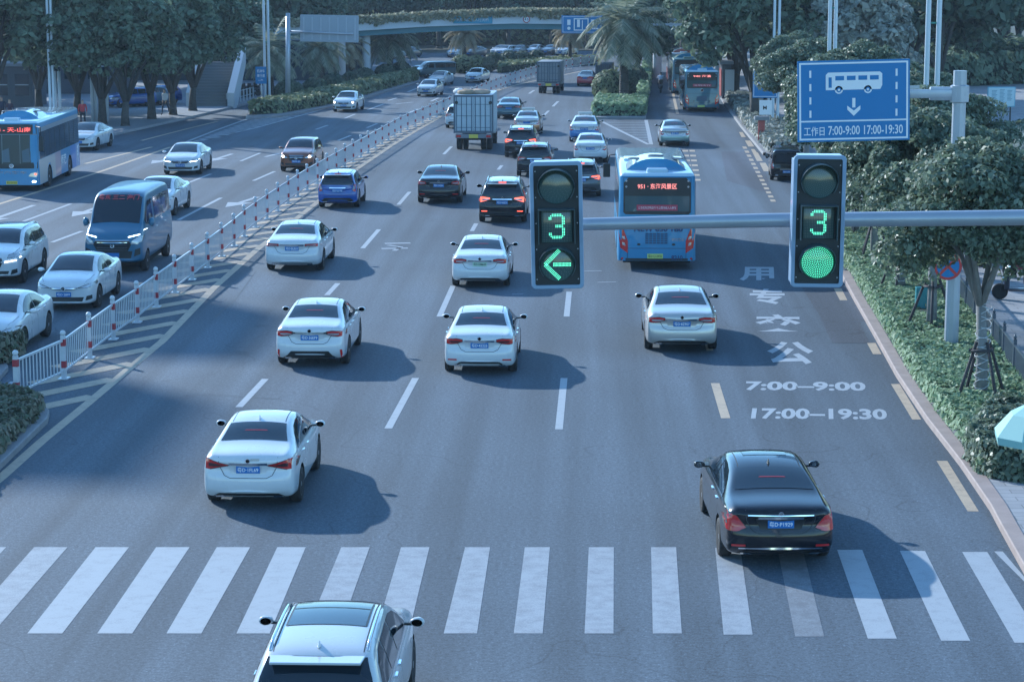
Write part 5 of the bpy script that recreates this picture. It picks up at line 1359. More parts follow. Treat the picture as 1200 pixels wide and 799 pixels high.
# ------------------------------------------------------------ foliage
L_far = leafmat('dark evergreen leaves', (.06, .10, .065), (.20, .27, .19), .35); L_near = leafmat('street tree leaves', (.07, .11, .065), (.25, .31, .23), .4, .42)
L_hedge = leafmat('ground cover leaves', (.15, .25, .14), (.36, .48, .31), .35); L_dark = leafmat('deep green leaves', (.04, .075, .05), (.12, .17, .12), .3)
L_palm = leafmat('palm leaves', (.15, .19, .13), (.36, .37, .28), .33); L_verge = leafmat('verge shrub leaves', (.13, .17, .09), (.30, .33, .20), .3); L_gold = leafmat('dry palm fronds', (.26, .22, .14), (.36, .30, .20), .25)
L_silver = leafmat('silvery leaves', (.20, .23, .20), (.38, .40, .36), .25); L_pink = leafmat('reddish flowering leaves', (.09, .13, .08), (.25, .22, .16), .25)
M_bark = mat('bark', (.06, .058, .055), .9, var=.4, vscale=6, bump=.6, bscale=18); M_barkp = mat('pale wrapped bark', (.20, .20, .20), .85, var=.35, vscale=8, bump=.5)
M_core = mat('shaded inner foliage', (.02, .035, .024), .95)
def crown_pts(seed, nclump, nleaf, rx, rz, cr, hollow=.55):
    rg = np.random.default_rng(seed); C_ = []
    while len(C_) < nclump:
        v = rg.normal(size=3); v /= np.linalg.norm(v)
        if v[2] < -.55: continue
        f = rg.uniform(hollow, 1.0)**.6*(1+.22*math.sin(3*math.atan2(v[1], v[0])+seed)*(1-abs(v[2])))
        C_.append((v[0]*rx*f, v[1]*rx*f, v[2]*rz*f))
    C_ = np.array(C_); rad = cr*rg.uniform(.55, 1.25, nclump)
    idx = rg.integers(0, nclump, nleaf); d = rg.normal(size=(nleaf, 3)); d /= np.linalg.norm(d, axis=1, keepdims=True)
    d[:, 2] = np.where(rg.uniform(size=nleaf) < .6, np.abs(d[:, 2]), d[:, 2])
    rr = rg.uniform(.55, 1.05, nleaf)**.5; P_ = C_[idx]+d*(rad[idx]*rr)[:, None]*np.array([1, 1, .72])
    N_ = d*.7+rg.normal(size=(nleaf, 3))*.55+np.array([0, 0, .35]); return P_, N_, C_
def trunk_bm(h, r, limbs, seed, spread, top):
    rg = random.Random(seed); b = NB()
    pts_ = [(0, 0, -.05), (rg.uniform(-.05, .05), rg.uniform(-.05, .05), h*.5), (rg.uniform(-.12, .12), rg.uniform(-.1, .1), h)]
    lathe(b, [(r*1.5, -.05), (r*1.12, .25)], 12, 'z'); tube(b, [(0, 0, .1)]+pts_[1:], [r*1.12, r*.9, r*.78], 12)
    for i in range(limbs):
        a = 2*math.pi*i/limbs+rg.uniform(-.4, .4); e = spread*rg.uniform(.6, 1); z1 = h+(top-h)*rg.uniform(.45, .95); p0_ = Vector(pts_[2])-Vector((0, 0, .15))
        m_ = p0_+Vector((math.cos(a)*e*.35, math.sin(a)*e*.35, (z1-h)*.5)); e_ = Vector((math.cos(a)*e, math.sin(a)*e, z1))
        tube(b, [p0_, m_, e_], [r*.62, r*.42, r*.12], 8)
        for j in range(2):
            a2 = a+rg.uniform(-1, 1); tube(b, [m_, m_+Vector((math.cos(a2)*e*.4, math.sin(a2)*e*.4, (z1-h)*.35))], [r*.3, r*.08], 6)
    return b
TREES = {}
def proto_tree(key, H, th, r, rx, seed, nleaf, ls, lm, ncl=70, bark=None, cr=None):
    b = trunk_bm(th, r, 6, seed, rx*.75, H-.8); me = mk('trunk', b, bark or M_bark)
    rz = (H-th*.85)/2; P_, N_, C_ = crown_pts(seed, ncl, nleaf, rx*.82, rz*.86, cr or rx*.27)
    P_ = P_+np.array([0, 0, th*.85+rz]); o = leaf_obj('crown', P_, N_, ls, lm, None, seed); cm = o.data; bpy.data.objects.remove(o)
    TREES[key] = (me, cm)
def tree(key, name, label, x, y, group=None, k=1.0, rz=None, kz=None, cat='tree', world=None):
    g = world if world is not None else P(x, y); o = empty(name, (g.x, g.y, 0), rz if rz is not None else rnd.uniform(0, 6.28), label, cat, group); o.scale = (k, k, kz or k)
    link(bpy.data.objects.new('trunk', TREES[key][0]), o); link(bpy.data.objects.new('crown', TREES[key][1]), o); return o
for i in range(3): proto_tree('big%d' % i, 12, 2.1, .34, 5.2, 11+i, 15000, .30, L_far, 120, None, 1.15)
proto_tree('dark', 12, 2.2, .3, 4.4, 31, 9000, .42, L_dark, 80)
proto_tree('mid', 9, 2.4, .22, 3.2, 41, 9000, .27, leafmat('mid green leaves', (.045, .08, .045), (.13, .18, .11), .3), 60)
proto_tree('pale', 8, 1.6, .2, 2.8, 43, 8000, .26, L_silver, 55)
for i in range(2): proto_tree('near%d' % i, 6.1, 2.55, .14, 2.35, 51+i, 42000, .086, L_near, 95, M_barkp, .56)
# left row along the pavement
LT = [(46, 136, 'with its trunk right above the blue city bus roof'), (91, 137, 'with a forked trunk behind the rear of the city bus'), (120, 148, 'just above the white car at the left kerb'),
      (147, 150, 'standing right of the white kerbside car'), (178, 142, 'with a pale painted trunk left of the person in white'), (203, 137, 'with a thin trunk just right of the person in white'), (226, 132, 'directly left of the stairway'), (268, 112, 'between the stairway and the blue post sign')]
for i, (x, y, lb) in enumerate(LT):
    tree('big%d' % (i % 3), 'street_tree', 'broad dark tree '+lb, x, y, 'dark trees lining the left pavement', [.84, .8, .84, .78, .84, .76, .82, .72][i])
tree('big1', 'street_tree', 'broad dark tree at the picture edge left of the city bus', -8, 150, 'dark trees lining the left pavement', .95)
for i, (x, y) in enumerate([(-40, 118), (30, 108), (95, 104), (150, 102), (200, 98), (290, 92), (345, 84), (240, 80), (60, 85), (-10, 82)]):
    tree('dark' if i % 2 else 'big2', 'background_tree', 'dense dark tree in the second row behind the left pavement', x, y, 'dark trees behind the left pavement', [1.0, 1.1, 1.2][i % 3])
# far wood across the junction
k_ = 0
for row, (yy, kk) in enumerate([(57, 1.0), (50, 1.15), (42, 1.35)]):
    for x in range(395, 800, 38 if row else 42):
        k_ += 1; tree(['big0', 'dark', 'big1', 'mid'][k_ % 4] if row < 2 else 'big2', 'background_tree', 'dark tree in the far wood beyond the footbridge', x+rnd.uniform(-10, 10)+row*12, yy, 'trees of the far wood', kk*rnd.uniform(.85, 1.1))
for i, (x, y, k) in enumerate([(300, 74, 1.1), (350, 68, 1.2), (400, 60, 1.1), (250, 62, 1.3), (180, 70, 1.3), (100, 60, 1.4)]):
    tree('big%d' % (i % 3), 'background_tree', 'dense dark tree in the second row behind the left pavement', x, y, 'dark trees behind the left pavement', k)
# right side
RT = [('big0', 884, 146, .98, 'broad dark tree beside the round 40 speed sign'), ('big1', 862, 116, .95, 'broad dark tree just behind the right rear corner of the teal bus'), ('big2', 858, 103, .95, 'broad dark tree beyond the teal bus at the stop'),
      ('big0', 842, 86, 1.0, 'broad dark tree further along the bus stop kerb'), ('big1', 828, 74, 1.0, 'broad dark tree at the far end of the bus lane kerb'), ('big2', 900, 120, .95, 'broad dark tree behind the speed limit sign, away from the kerb'),
      ('big1', 762, 88, .85, 'broad tree at the far end of the central planted island'), ('big2', 770, 72, 1.0, 'tall tree where the bus lane bends out of sight'), ('mid', 749, 104, .80, 'bushy tree in the island right behind the palm'), ('big0', 800, 64, 1.1, 'dark tree closing the far end of the bus lane'), ('big0', 745, 70, 1.0, 'dark tree left of the far end of the bus lane')]
for key, x, y, k, lb in RT: tree(key, 'street_tree', lb, x, y, 'broad trees around the bus lane', k)
for i, (key, x, y, k) in enumerate([('dark', 940, 128, 1.0), ('big0', 965, 118, 1.1), ('pale', 998, 150, 1.15), ('pale', 1022, 140, 1.1), ('dark', 1030, 112, 1.15), ('big1', 1062, 122, 1.1), ('dark', 1100, 128, 1.05), ('big2', 1140, 100, 1.05), ('dark', 1175, 80, 1.1),
                                     ('big0', 1215, 84, 1.1), ('mid', 1192, 76, 1.1), ('big1', 1245, 98, 1.1), ('dark', 1090, 90, 1.2), ('big2', 990, 88, 1.2), ('mid', 930, 98, 1.2), ('big0', 1130, 74, 1.3), ('big1', 1040, 76, 1.35), ('big0', 960, 74, 1.3), ('dark', 905, 84, 1.3), ('big2', 1180, 62, 1.4), ('big1', 1240, 66, 1.4), ('dark', 870, 66, 1.4)]):
    tree(key, 'background_tree', 'silvery pale tree behind the twin poles beside the sign' if key == 'pale' else 'tree in the mass of dark greenery behind the right pavement', x, y, 'pale trees by the twin poles' if key == 'pale' else 'trees massed behind the right pavement', k)
# guyed young trees in the right hand bed
M_stake = mat('dark stake wood', (.045, .04, .045), .8, var=.3, vscale=9); M_rope = mat('pale rope', (.55, .57, .60), .8)
def guyed(x, y, key, k, label, rope=True, ang=.4):
    o = tree(key, 'young_tree', label, x, y, 'staked young trees in the ground cover bed', k, rz=ang)
    for i in range(4):
        a = math.pi/4+i*math.pi/2; b = NB(); tube(b, [(math.cos(a)*.74, math.sin(a)*.74, 0), (math.cos(a)*.17, math.sin(a)*.17, 1.62)], [.042, .036], 8); obj('stake', b, M_stake, o)
    b = NB()
    for i in range(4):
        a0 = math.pi/4+i*math.pi/2; a1 = a0+math.pi/2
        for z, r_ in ((.40, .62), (1.42, .26)): tube(b, [(math.cos(a0)*r_*1.12-.12*math.sin(a0), math.sin(a0)*r_*1.12, z), (math.cos(a1)*r_*1.12, math.sin(a1)*r_*1.12+.04, z+.01)], .035, 7)
    obj('brace', b, M_stake, o)
    if rope:
        b = NB(); n = 190; tube(b, [(.175*math.cos(i*.62), .175*math.sin(i*.62), .55+i*.0105+.06*math.sin(i*.9)) for i in range(n)], .009, 4, cap=False); obj('wrapped_rope', b, M_rope, o)
    return o
guyed(1149, 482, 'near0', 1.0, 'nearest staked tree, its trunk wound with pale rope, beside the dark railing', True, 1.2)
guyed(1091, 397, 'near1', 1.02, 'staked tree standing between the teal cabinet and the thick sign pole', False, 2.2)
guyed(1054, 352, 'near0', .98, 'staked rope-wound tree left of the teal cabinet', True, 3.6)
guyed(1025, 314, 'near1', 1.0, 'staked tree third behind the thick sign pole, right of the full green signal', False, 4.6)
guyed(1002, 286, 'near0', 1.0, 'staked tree seen just right of the full green signal, furthest of the staked row', True, 5.3)
for i, (x, y, k, lb) in enumerate([(985, 250, 1.0, 'leafy young tree behind the full green signal'), (1040, 282, 1.05, 'leafy young tree below the middle of the bus lane sign'), (1095, 318, 1.0, 'leafy young tree behind the thick sign pole'), (1150, 300, .62, 'leafy young tree beyond the parked scooters'),
                                   (972, 226, 1.0, 'leafy young tree below the left corner of the bus lane sign'), (1010, 225, 1.1, 'leafy young tree behind the lower edge of the bus lane sign'), (945, 196, 1.05, 'leafy tree overhanging the black people carrier'), (926, 172, 1.05, 'leafy tree just left of the bus lane sign'), (1210, 395, .80, 'leafy tree at the right picture edge under the signal arm'), (1060, 240, 1.0, 'leafy young tree behind the right side of the bus lane sign'), (1110, 262, .74, 'leafy young tree right of the thick sign pole')]):
    tree('near%d' % (i % 2), 'young_tree', lb, x, y, 'leafy young trees behind the bed', k)

# ground cover, hedges and clipped shrubs
def inpoly(pl, x, y):
    c_ = False; j = len(pl)-1
    for i in range(len(pl)):
        if (pl[i][1] > y) != (pl[j][1] > y) and x < (pl[j][0]-pl[i][0])*(y-pl[i][1])/(pl[j][1]-pl[i][1])+pl[i][0]: c_ = not c_
        j = i
    return c_
def bed(name, pl, h, n, ls, lm, seed, root=None, z0=0.0, label=None, cat=None, kind=None, group=None, wav=.25):
    pl = [(p[0], p[1]) for p in pl]; cx = sum(p[0] for p in pl)/len(pl); cy = sum(p[1] for p in pl)/len(pl)
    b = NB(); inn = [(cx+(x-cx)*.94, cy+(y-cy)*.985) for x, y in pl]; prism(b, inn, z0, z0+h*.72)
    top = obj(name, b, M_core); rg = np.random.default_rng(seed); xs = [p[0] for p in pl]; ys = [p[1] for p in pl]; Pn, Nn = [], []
    per = [(pl[i], pl[(i+1) % len(pl)]) for i in range(len(pl))]; plenn = [math.dist(a, c_) for a, c_ in per]; tot = sum(plenn)
    while len(Pn) < n*.78:
        x, y = rg.uniform(min(xs), max(xs)), rg.uniform(min(ys), max(ys))
        if inpoly(pl, x, y):
            q = noise.noise(Vector((x*1.1, y*1.1, seed)))+.6*noise.noise(Vector((x*3.2, y*3.2, seed+4))); Pn.append((x, y, z0+h*(.86+wav*q)+rg.uniform(-.10, .05)*h)); Nn.append((rg.normal()*.6, rg.normal()*.6, 1))
    cum = np.cumsum(plenn)/tot
    while len(Pn) < n:
        k = int(np.searchsorted(cum, rg.uniform())); a, c_ = per[min(k, len(per)-1)]; t = rg.uniform(); x, y = a[0]+(c_[0]-a[0])*t, a[1]+(c_[1]-a[1])*t
        o_ = rg.uniform(-.10, .12); nx, ny = (c_[1]-a[1]), -(c_[0]-a[0]); l_ = math.hypot(nx, ny) or 1; sg = -1 if inpoly(pl, x+nx/l_*.1, y+ny/l_*.1) else 1
        Pn.append((x+nx/l_*o_*sg, y+ny/l_*o_*sg, z0+h*rg.uniform(.05, .95))); Nn.append((nx/l_*sg+rg.normal()*.5, ny/l_*sg+rg.normal()*.5, .5))
    leaf_obj('foliage', np.array(Pn), np.array(Nn), ls, lm, top, seed)
    return tag(top, label, cat, group, kind)
def px2(L_): return [P(*q).to_2d() for q in L_]
def inset(pts_, d_): return [p.to_2d() for p in offs(pts_, d_, -1)]
bedR = inset(KR[2:][1:], .42)
near_edge = px2([(1166, 566), (1222, 574), (1222, 500)]); fence_px = [(1222, 492), (1200, 470), (1172, 430), (1145, 394), (1122, 362), (1100, 334), (1078, 306), (1055, 278), (1035, 255)]
bedpoly = px2([(1150, 562)]) + bedR[1:] + px2([(978, 300), (965, 268), (990, 250), (1035, 255)]) + px2(fence_px[::-1]) + near_edge[::-1]
bed('ground_cover', bedpoly, .42, 60000, .085, L_hedge, 3, z0=.1, kind='stuff')
bed('ground_cover', px2([(1135, 545), (1150, 562), (1166, 568), (1222, 576), (1222, 520), (1170, 500)]), .75, 14000, .085, L_near, 5, z0=.1, kind='stuff')
bed('planted_strip', [p.to_2d() for p in offs([P(*q) for q in [(894, 182), (868, 150), (852, 128), (846, 119)]], .35, -1)] + [p.to_2d() for p in offs([P(*q) for q in [(894, 182), (868, 150), (852, 128), (846, 119)]], 2.2, -1)][::-1], .7, 9000, .17, L_silver, 8, z0=.1, kind='stuff')
bed('ground_cover', px2([(1000, 210), (1060, 215), (1230, 210), (1300, 190), (1230, 150), (1150, 160), (1110, 150), (1000, 170)]), .6, 9000, .3, L_near, 9, z0=.1, kind='stuff')
# island on the left of the barrier end
isl = [(-70, 612), (0, 551), (56, 496), (58, 487), (48, 477), (20, 470), (-30, 462), (-120, 470)]
IW = [P(*q) for q in isl]
b = NB(); prism(b, [p.to_2d() for p in IW], -.02, .15, bev=.02); tag(obj('kerb', b, M_kerb), kind='structure')
bed('shrub_bed', px2([(-62, 596), (-8, 545), (40, 497), (46, 487), (36, 479), (12, 474), (-30, 468), (-100, 474)]), .36, 9000, .11, L_pink, 12, z0=.14, label='low reddish-tipped shrubs filling the kerbed nose by the end of the white barrier', cat='shrub bed')
b = NB(); prism(b, px2([(-90, 470), (-10, 458), (10, 434), (0, 420), (-60, 418)]), -.02, .13, bev=.02); tag(obj('kerb', b, M_kerb), kind='structure')
bed('flowering_shrub', px2([(-60, 440), (-5, 434), (22, 424), (26, 412), (10, 404), (-50, 402)]), .6, 6000, .12, L_pink, 13, z0=.12, label='loose flowering shrub at the left edge in front of the cut-off white sedan', cat='shrub', wav=.5)
b = NB(); strip(b, P(-20, 475), P(17, 447), .2, .0045); tag(obj('island_edge_line', b, M_pw), kind='structure')
# left verge
vp_ = [(292, 138), (330, 135.5), (365, 129), (400, 122), (450, 107), (490, 96), (489, 90), (440, 98), (390, 108), (340, 116), (300, 126)]
b = NB(); prism(b, [p.to_2d() for p in [P(*q) for q in [(288, 140), (332, 137.5), (367, 131), (402, 124), (452, 109), (492, 97.5), (492, 88), (440, 96), (390, 106), (338, 114), (297, 126)]]], -.02, .14); tag(obj('kerb', b, M_kerb), kind='structure')
bed('clipped_hedge', px2([(294, 137.5), (330, 135), (366, 128.5), (401, 121.5), (450, 107), (489, 96), (487, 92), (440, 101.5), (395, 113), (350, 123), (310, 130), (295, 134)]), .85, 12000, .2, L_verge, 15, z0=.12, label='long low hedge edging the left verge below the row of round shrubs', cat='hedge')
def ball(name, label, x, y, r, kz=.8, lm=None, group='round clipped shrubs on the left verge', n=1400):
    g = P(x, y); rg = np.random.default_rng(int(x*7)); d = rg.normal(size=(n, 3)); d /= np.linalg.norm(d, axis=1, keepdims=True)
    t = bmesh.new(); bmesh.ops.create_icosphere(t, subdivisions=2, radius=r*.9)
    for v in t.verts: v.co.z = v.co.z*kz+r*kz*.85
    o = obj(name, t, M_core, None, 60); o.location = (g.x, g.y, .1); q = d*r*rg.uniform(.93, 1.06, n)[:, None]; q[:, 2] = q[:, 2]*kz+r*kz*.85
    leaf_obj('foliage', q, d+rg.normal(size=(n, 3))*.35, .17, lm or L_dark, o, int(x)); return tag(o, label, 'shrub', group)
on = ['first', 'second', 'third', 'fourth', 'fifth', 'sixth', 'seventh']
for i, (x, y, r) in enumerate([(339, 121, 1.05), (370, 115, .95), (391, 109, .95), (412, 104, .85), (427, 100, .9), (452, 95, .9), (470, 92, .9)]):
    ball('round_shrub', 'dark ball-clipped shrub on the left verge, %s from the blue post sign' % on[i], x, y, r)
for i, (x, y, r, m) in enumerate([(541, 86, 1.0, L_verge), (558, 84, .9, L_verge), (572, 84, .8, L_pink), (579, 81, .95, L_dark), (597, 79, .95, L_dark), (612, 78, .9, L_dark), (628, 77, .9, L_dark)]):
    ball('round_shrub', 'clipped shrub on the far verge, %s from the left below the parked row' % on[i], x, y, r, .85, m, 'clipped shrubs on the far verge', 700)
bed('clipped_hedge', px2([(585, 86), (640, 80), (700, 76), (700, 73), (640, 76), (585, 81)]), .8, 4000, .24, L_verge, 17, label='low pale hedge beyond the bend of the barrier', cat='hedge')
# island on the right with palm
ipx = [(692, 140), (757, 140), (759, 128), (762, 108), (764, 88), (766, 76), (756, 74), (716, 92), (704, 112), (695, 130)]
b = NB(); prism(b, px2(ipx), -.02, .15, bev=.02); tag(obj('kerb', b, M_kerb), kind='structure')
bed('clipped_hedge', px2([(695, 138.5), (754, 138.5), (757, 126), (739, 128), (714, 128), (702, 126)]), .95, 8000, .17, L_hedge, 19, z0=.13, label='pale clipped hedge across the near nose of the right hand island', cat='hedge')
bed('clipped_hedge', px2([(747, 127), (757, 127), (761, 104), (763, 84), (755, 84), (751, 104)]), 1.1, 5000, .2, L_hedge, 20, z0=.13, label='pale hedge along the bus lane side of the island', cat='hedge')
bed('clipped_hedge', px2([(703, 125), (709, 127), (718, 104), (722, 92), (714, 92), (708, 106)]), .9, 4000, .2, L_verge, 21, z0=.13, label='hedge along the left side of the island beneath the palm', cat='hedge')
ball('round_shrub', 'round shrub at the foot of the island palm', 714, 121, 1.25, 1.0, L_verge, 'shrubs on the right island'); ball('round_shrub', 'round shrub behind the island palm', 741, 112, 1.2, 1.0, L_dark, 'shrubs on the right island')

bed('undergrowth', px2([(380, 58), (470, 54), (600, 53), (720, 53), (830, 56), (830, 50), (600, 46), (380, 50)]), 4.2, 16000, .5, L_verge, 41, kind='stuff', wav=.5)
bed('undergrowth', px2([(900, 92), (1000, 98), (1110, 104), (1300, 96), (1300, 86), (1000, 84), (900, 84)]), 3.0, 16000, .4, L_far, 42, kind='stuff', wav=.5)
# palms
def frond(b, L, az, el, droop, seed):
    rg = random.Random(seed); n = 14; p = Vector((0, 0, 0)); d = Vector((math.cos(az)*math.cos(el), math.sin(az)*math.cos(el), math.sin(el))); pts_ = [p.copy()]
    for i in range(n): p = p+d*L/n; d = (d+Vector((0, 0, -droop/n))).normalized(); pts_.append(p.copy())
    side = Vector((-math.sin(az), math.cos(az), 0))
    for i in range(1, n):
        for h_ in (0, .5):
            c_ = pts_[i].lerp(pts_[i+1], h_); dd = (pts_[i+1]-pts_[i]).normalized(); ll = L*.24*math.sin(math.pi*min(1, (i+h_+1.2)/(n+1)))**.7+.12
            for s_ in (-1, 1):
                dirn = (side*s_*.8+dd*.55+Vector((0, 0, -.35+rg.uniform(-.15, .15)))).normalized(); wv = dd*.045*L/3
                tip = c_+dirn*ll*rg.uniform(.85, 1.1)+Vector((0, 0, -.10*ll)); mid = c_+dirn*ll*.5
                b.faces.new([b.verts.new(c_-wv), b.verts.new(c_+wv), b.verts.new(mid+wv*.9), b.verts.new(tip), b.verts.new(mid-wv*.9)])
    for i in range(n):
        up = Vector((0, 0, .02)); b.faces.new([b.verts.new(pts_[i]-side*.025), b.verts.new(pts_[i]+side*.025), b.verts.new(pts_[i+1]+side*.02+up*.2), b.verts.new(pts_[i+1]-side*.02+up*.2)])
def palm(name, label, x, y, h, Lf, nf, lm, seed, r=.28, group='palms'):
    g = P(x, y); o = empty(name, (g.x, g.y, 0.1), 0, label, 'palm', group); rg = random.Random(seed)
    b = NB(); prof = []
    for i in range(int(h/.16)): z = i*.16; prof += [(r*(1.12-.3*z/h), z), (r*(.98-.3*z/h), z+.13)]
    lathe(b, prof, 12, 'z'); obj('trunk', b, M_bark, o, smooth=50); b = NB()
    for i in range(nf):
        az = 2.399*i+rg.uniform(-.2, .2); t = i/nf; el = R(78-98*t**.8); frond_b = NB(); frond(b, Lf*rg.uniform(.85, 1.08), az, el, 1.5+.9*t+rg.uniform(-.2, .3), seed*100+i)
    for v in b.verts: v.co.z += h
    frond_b = None
    obj('crown', b, lm, o); return o
palm('palm_tree', 'large arching palm at the nose of the right island, fronds over the road', 731, 126, 5.6, 3.9, 46, L_palm, 1, .34)
palm('palm_tree', 'dark palm beside the blue post sign on the left verge', 317, 118, 3.4, 3.0, 40, L_palm, 2, .3)
palm('palm_tree', 'olive palm below the grey back of the overhead sign', 376, 107, 3.2, 2.9, 38, L_palm, 3, .34)
palm('palm_tree', 'drooping palm just right of the pale footbridge pillar', 457, 92, 3.4, 3.4, 40, L_palm, 4, .3)
palm('palm_tree', 'dry golden palm standing alone in the middle under the footbridge', 544, 83, 3.4, 2.3, 38, L_gold, 5, .22)
palm('palm_tree', 'palm drooping at the far left end of the footbridge planting', 405, 98, 3.0, 2.6, 34, L_gold, 6, .28)
palm('palm_tree', 'far brownish palm seen under the blue direction sign', 668, 76, 3.2, 2.6, 34, L_gold, 7, .2)

# ------------------------------------------------------------ footbridge with planters
YB = 196.0; M_conc = mat('pale bridge concrete', (.62, .65, .68), .7, var=.12, vscale=.5); M_beam = mat('teal bridge beam', (.06, .20, .24), .5, var=.1, vscale=.6)
fb = empty('footbridge', (0, YB, 0), 0, 'long planted footbridge crossing over the far end of the road', 'footbridge')
span = [(-30, 66, 60), (200, 46, 40), (330, 40, 31), (420, 36.5, 27.5), (500, 31.5, 22.5), (600, 28, 18.5), (700, 29, 19), (780, 31, 21.5), (900, 36, 27)]
def extr(name, m, f, y0, y1, parent, smooth=None):
    b = NB(); rows = []
    for px, yb_, yt_ in span:
        lo, hi = f(px, yb_, yt_); a = atd(px, lo, YB); c_ = atd(px, hi, YB); rows.append([b.verts.new((a.x, y0, a.z)), b.verts.new((a.x, y0, c_.z)), b.verts.new((a.x, y1, c_.z)), b.verts.new((a.x, y1, a.z))])
    for i in range(len(rows)-1):
        for k in range(4): b.faces.new((rows[i][k], rows[i+1][k], rows[i+1][(k+1) % 4], rows[i][(k+1) % 4]))
    b.faces.new(rows[0]); b.faces.new(rows[-1][::-1]); bmesh.ops.recalc_face_normals(b, faces=b.faces[:]); return obj(name, b, m, parent)
extr('deck_edge', M_conc, lambda p, a, c: (a, c), 0, .3, fb); extr('beam', M_beam, lambda p, a, c: (a+6.5, a+.02), .35, 3.6, fb); extr('deck', M_conc, lambda p, a, c: (a-.2, a-2), .31, 4.0, fb)
rg = np.random.default_rng(77); n = 9000; px_ = rg.uniform(250, 790, n); P_ = np.zeros((n, 3)); xs_ = [s_[0] for s_ in span]
tops = np.interp(px_, xs_, [s_[2] for s_ in span])
for i in range(n):
    hang = 4.0 if math.sin(px_[i]*.05)+math.sin(px_[i]*.13) > .4 else 1.0
    v = atd(px_[i], tops[i]+rg.uniform(-8.5, hang), YB); P_[i] = (v.x, rg.uniform(-.35, .6), v.z)
leaf_obj('planter_foliage', P_, rg.normal(size=(n, 3))+np.array([0, -1, .6]), .2, leafmat('trailing planter leaves', (.20, .21, .13), (.48, .43, .30), .3), fb, 5)
for (x, yb_, r_) in [(401.5, 104, .28), (429.5, 94, .38), (770, 92, .4)]:
    g = P(x, yb_); b = NB(); z1 = atd(x, 42, g.y).z; lathe(b, [(r_, 0), (r_, z1)], 18, 'z', 0, Matrix.Translation((g.x, g.y-YB, 0))); obj('pillar', b, mat('pillar concrete pinkish', (.42, .40, .41), .7) if x < 410 else M_conc, fb, smooth=40)
def onb(x0, y0, x1, y1, Y): a, c_ = atd(x0, y1, Y), atd(x1, y0, Y); return (a+c_)/2, abs(c_.x-a.x), abs(c_.z-a.z)
c, W, H = onb(531, 19, 577, 28, YB-.08); q = board('bridge_name_sign', 'long turquoise sign with small white lettering fixed on the footbridge side', 'sign', c, W, H, m=mat('turquoise sign', (.03, .30, .45), .5))
stext(q, 'sign_lettering', '高新科技园人行天桥', 0, 0, W*.82, H*.45, M_swhite, -.02)
c, W, H = onb(658, 18.5, 706, 39.5, 165); q = board('direction_sign', 'blue overhead direction sign with white lane symbols, in front of the footbridge', 'sign', c, W, H, m=M_sblue)
flat(q, 'white_symbols', ringrect(-W*.47, W*.47, -H*.44, H*.44, .03)+[rect(-.36*W, -.28*W, -.05, .35), disc(-.32*W, -.28, .12)]+ringrect(-.20*W, .16*W, -H*.34, H*.34, .07)+[rect(-.12*W, -.05*W, -.2, .35), rect(0, .02*W, -.35, .3), rect(.22*W, .3*W, .0, .35), rect(.34*W, .42*W, .0, .35), rect(.25*W, .4*W, -.35, -.25)], M_swhite, -.02)
g = atd(706, 29, 165.1); b = NB(); box(b, -W/2, 10.0, .06, .20, -.08, .08); obj('arm', b, M_gal, q); b = NB(); lathe(b, [(.16, -c.z), (.14, .6)], 12, 'z', 0, Matrix.Translation((10.0, .13, 0))); obj('post', b, M_gal, q)
c = atd(617, 23, YB-.1); q = empty('height_limit_sign', c, 0, 'small round sign with a red ring on the footbridge side', 'sign'); b = NB(); lathe(b, [(.32, 0), (.32, .03)], 20, 'y'); obj('disc', b, M_swhite, q); flat(q, 'red_ring', ring(.24, .315, 20), M_sred, -.01); stext(q, 'sign_lettering', '4.5', 0, 0, .36, .2, M_pltk, -.01)
# big sign seen from behind on a gantry pole
c, W, H = onb(352, 18, 420, 49.5, 160); q = board('overhead_sign', 'large grey back of an overhead sign beside the left end of the footbridge', 'sign', c, W, H, R(1), m=mat('sign back plate', (.28, .33, .39), .5, .2))
b = NB()
for i in range(7): x = -W*.44+W*.88*i/6; box(b, x-.05, x+.05, -.05, -.005, -H*.42, H*.42)
obj('stiffener', b, mat('stiffener rail', (.36, .41, .47), .5), q)
b = NB(); tube(b, [(-W/2-.85, -.2, -.25), (W*.42, -.2, -.35)], .07, 8); obj('arm', b, M_gal, q); b = NB(); lathe(b, [(.19, -c.z), (.16, H*.55)], 12, 'z', 0, Matrix.Translation((-W/2-.85, -.2, 0))); obj('post', b, M_gal, q)
# blue post sign left
def post_sign(name, label, x, ybase, x0, y0, x1, y1, m, pr=.05):
    g = P(x, ybase); c, W, H = onb(x0, y0, x1, y1, g.y-.1); q = board(name, label, 'sign', c, W, H, m=m); b = NB(); lathe(b, [(pr, -c.z), (pr, H/2)], 10, 'z', 0, Matrix.Translation((g.x-c.x, .09, 0))); obj('post', b, M_gal, q); return q, c, W, H
q, c, W, H = post_sign('parking_sign', 'small blue sign with white writing on a thin post at the verge tip', 307, 131, 299.5, 78.5, 312, 98.5, M_sblue)
stext(q, 'sign_lettering', '机动车', 0, H*.25, W*.7, H*.2, M_swhite, -.012); stext(q, 'sign_lettering', '单行道', 0, -H*.02, W*.7, H*.2, M_swhite, -.012); stext(q, 'sign_lettering', '→', 0, -H*.3, W*.5, H*.15, M_swhite, -.012)
q, c, W, H = post_sign('speed_limit_sign', 'tall blue sign with a white 40 speed limit roundel, half hidden by leaves', 900, 160, 882, 71, 912, 115, M_sblue, .07)
flat(q, 'white_panel', [rect(-W*.23, W*.42, -H*.22, H*.28)], M_swhite, -.01); flat(q, 'red_ring', [[(x+.08*W, z+.03*H) for x, z in pl] for pl in ring(.32, .45)], M_sred, -.016); stext(q, 'sign_lettering', '40', .08*W, .03*H, .42, .34, M_pltk, -.02)
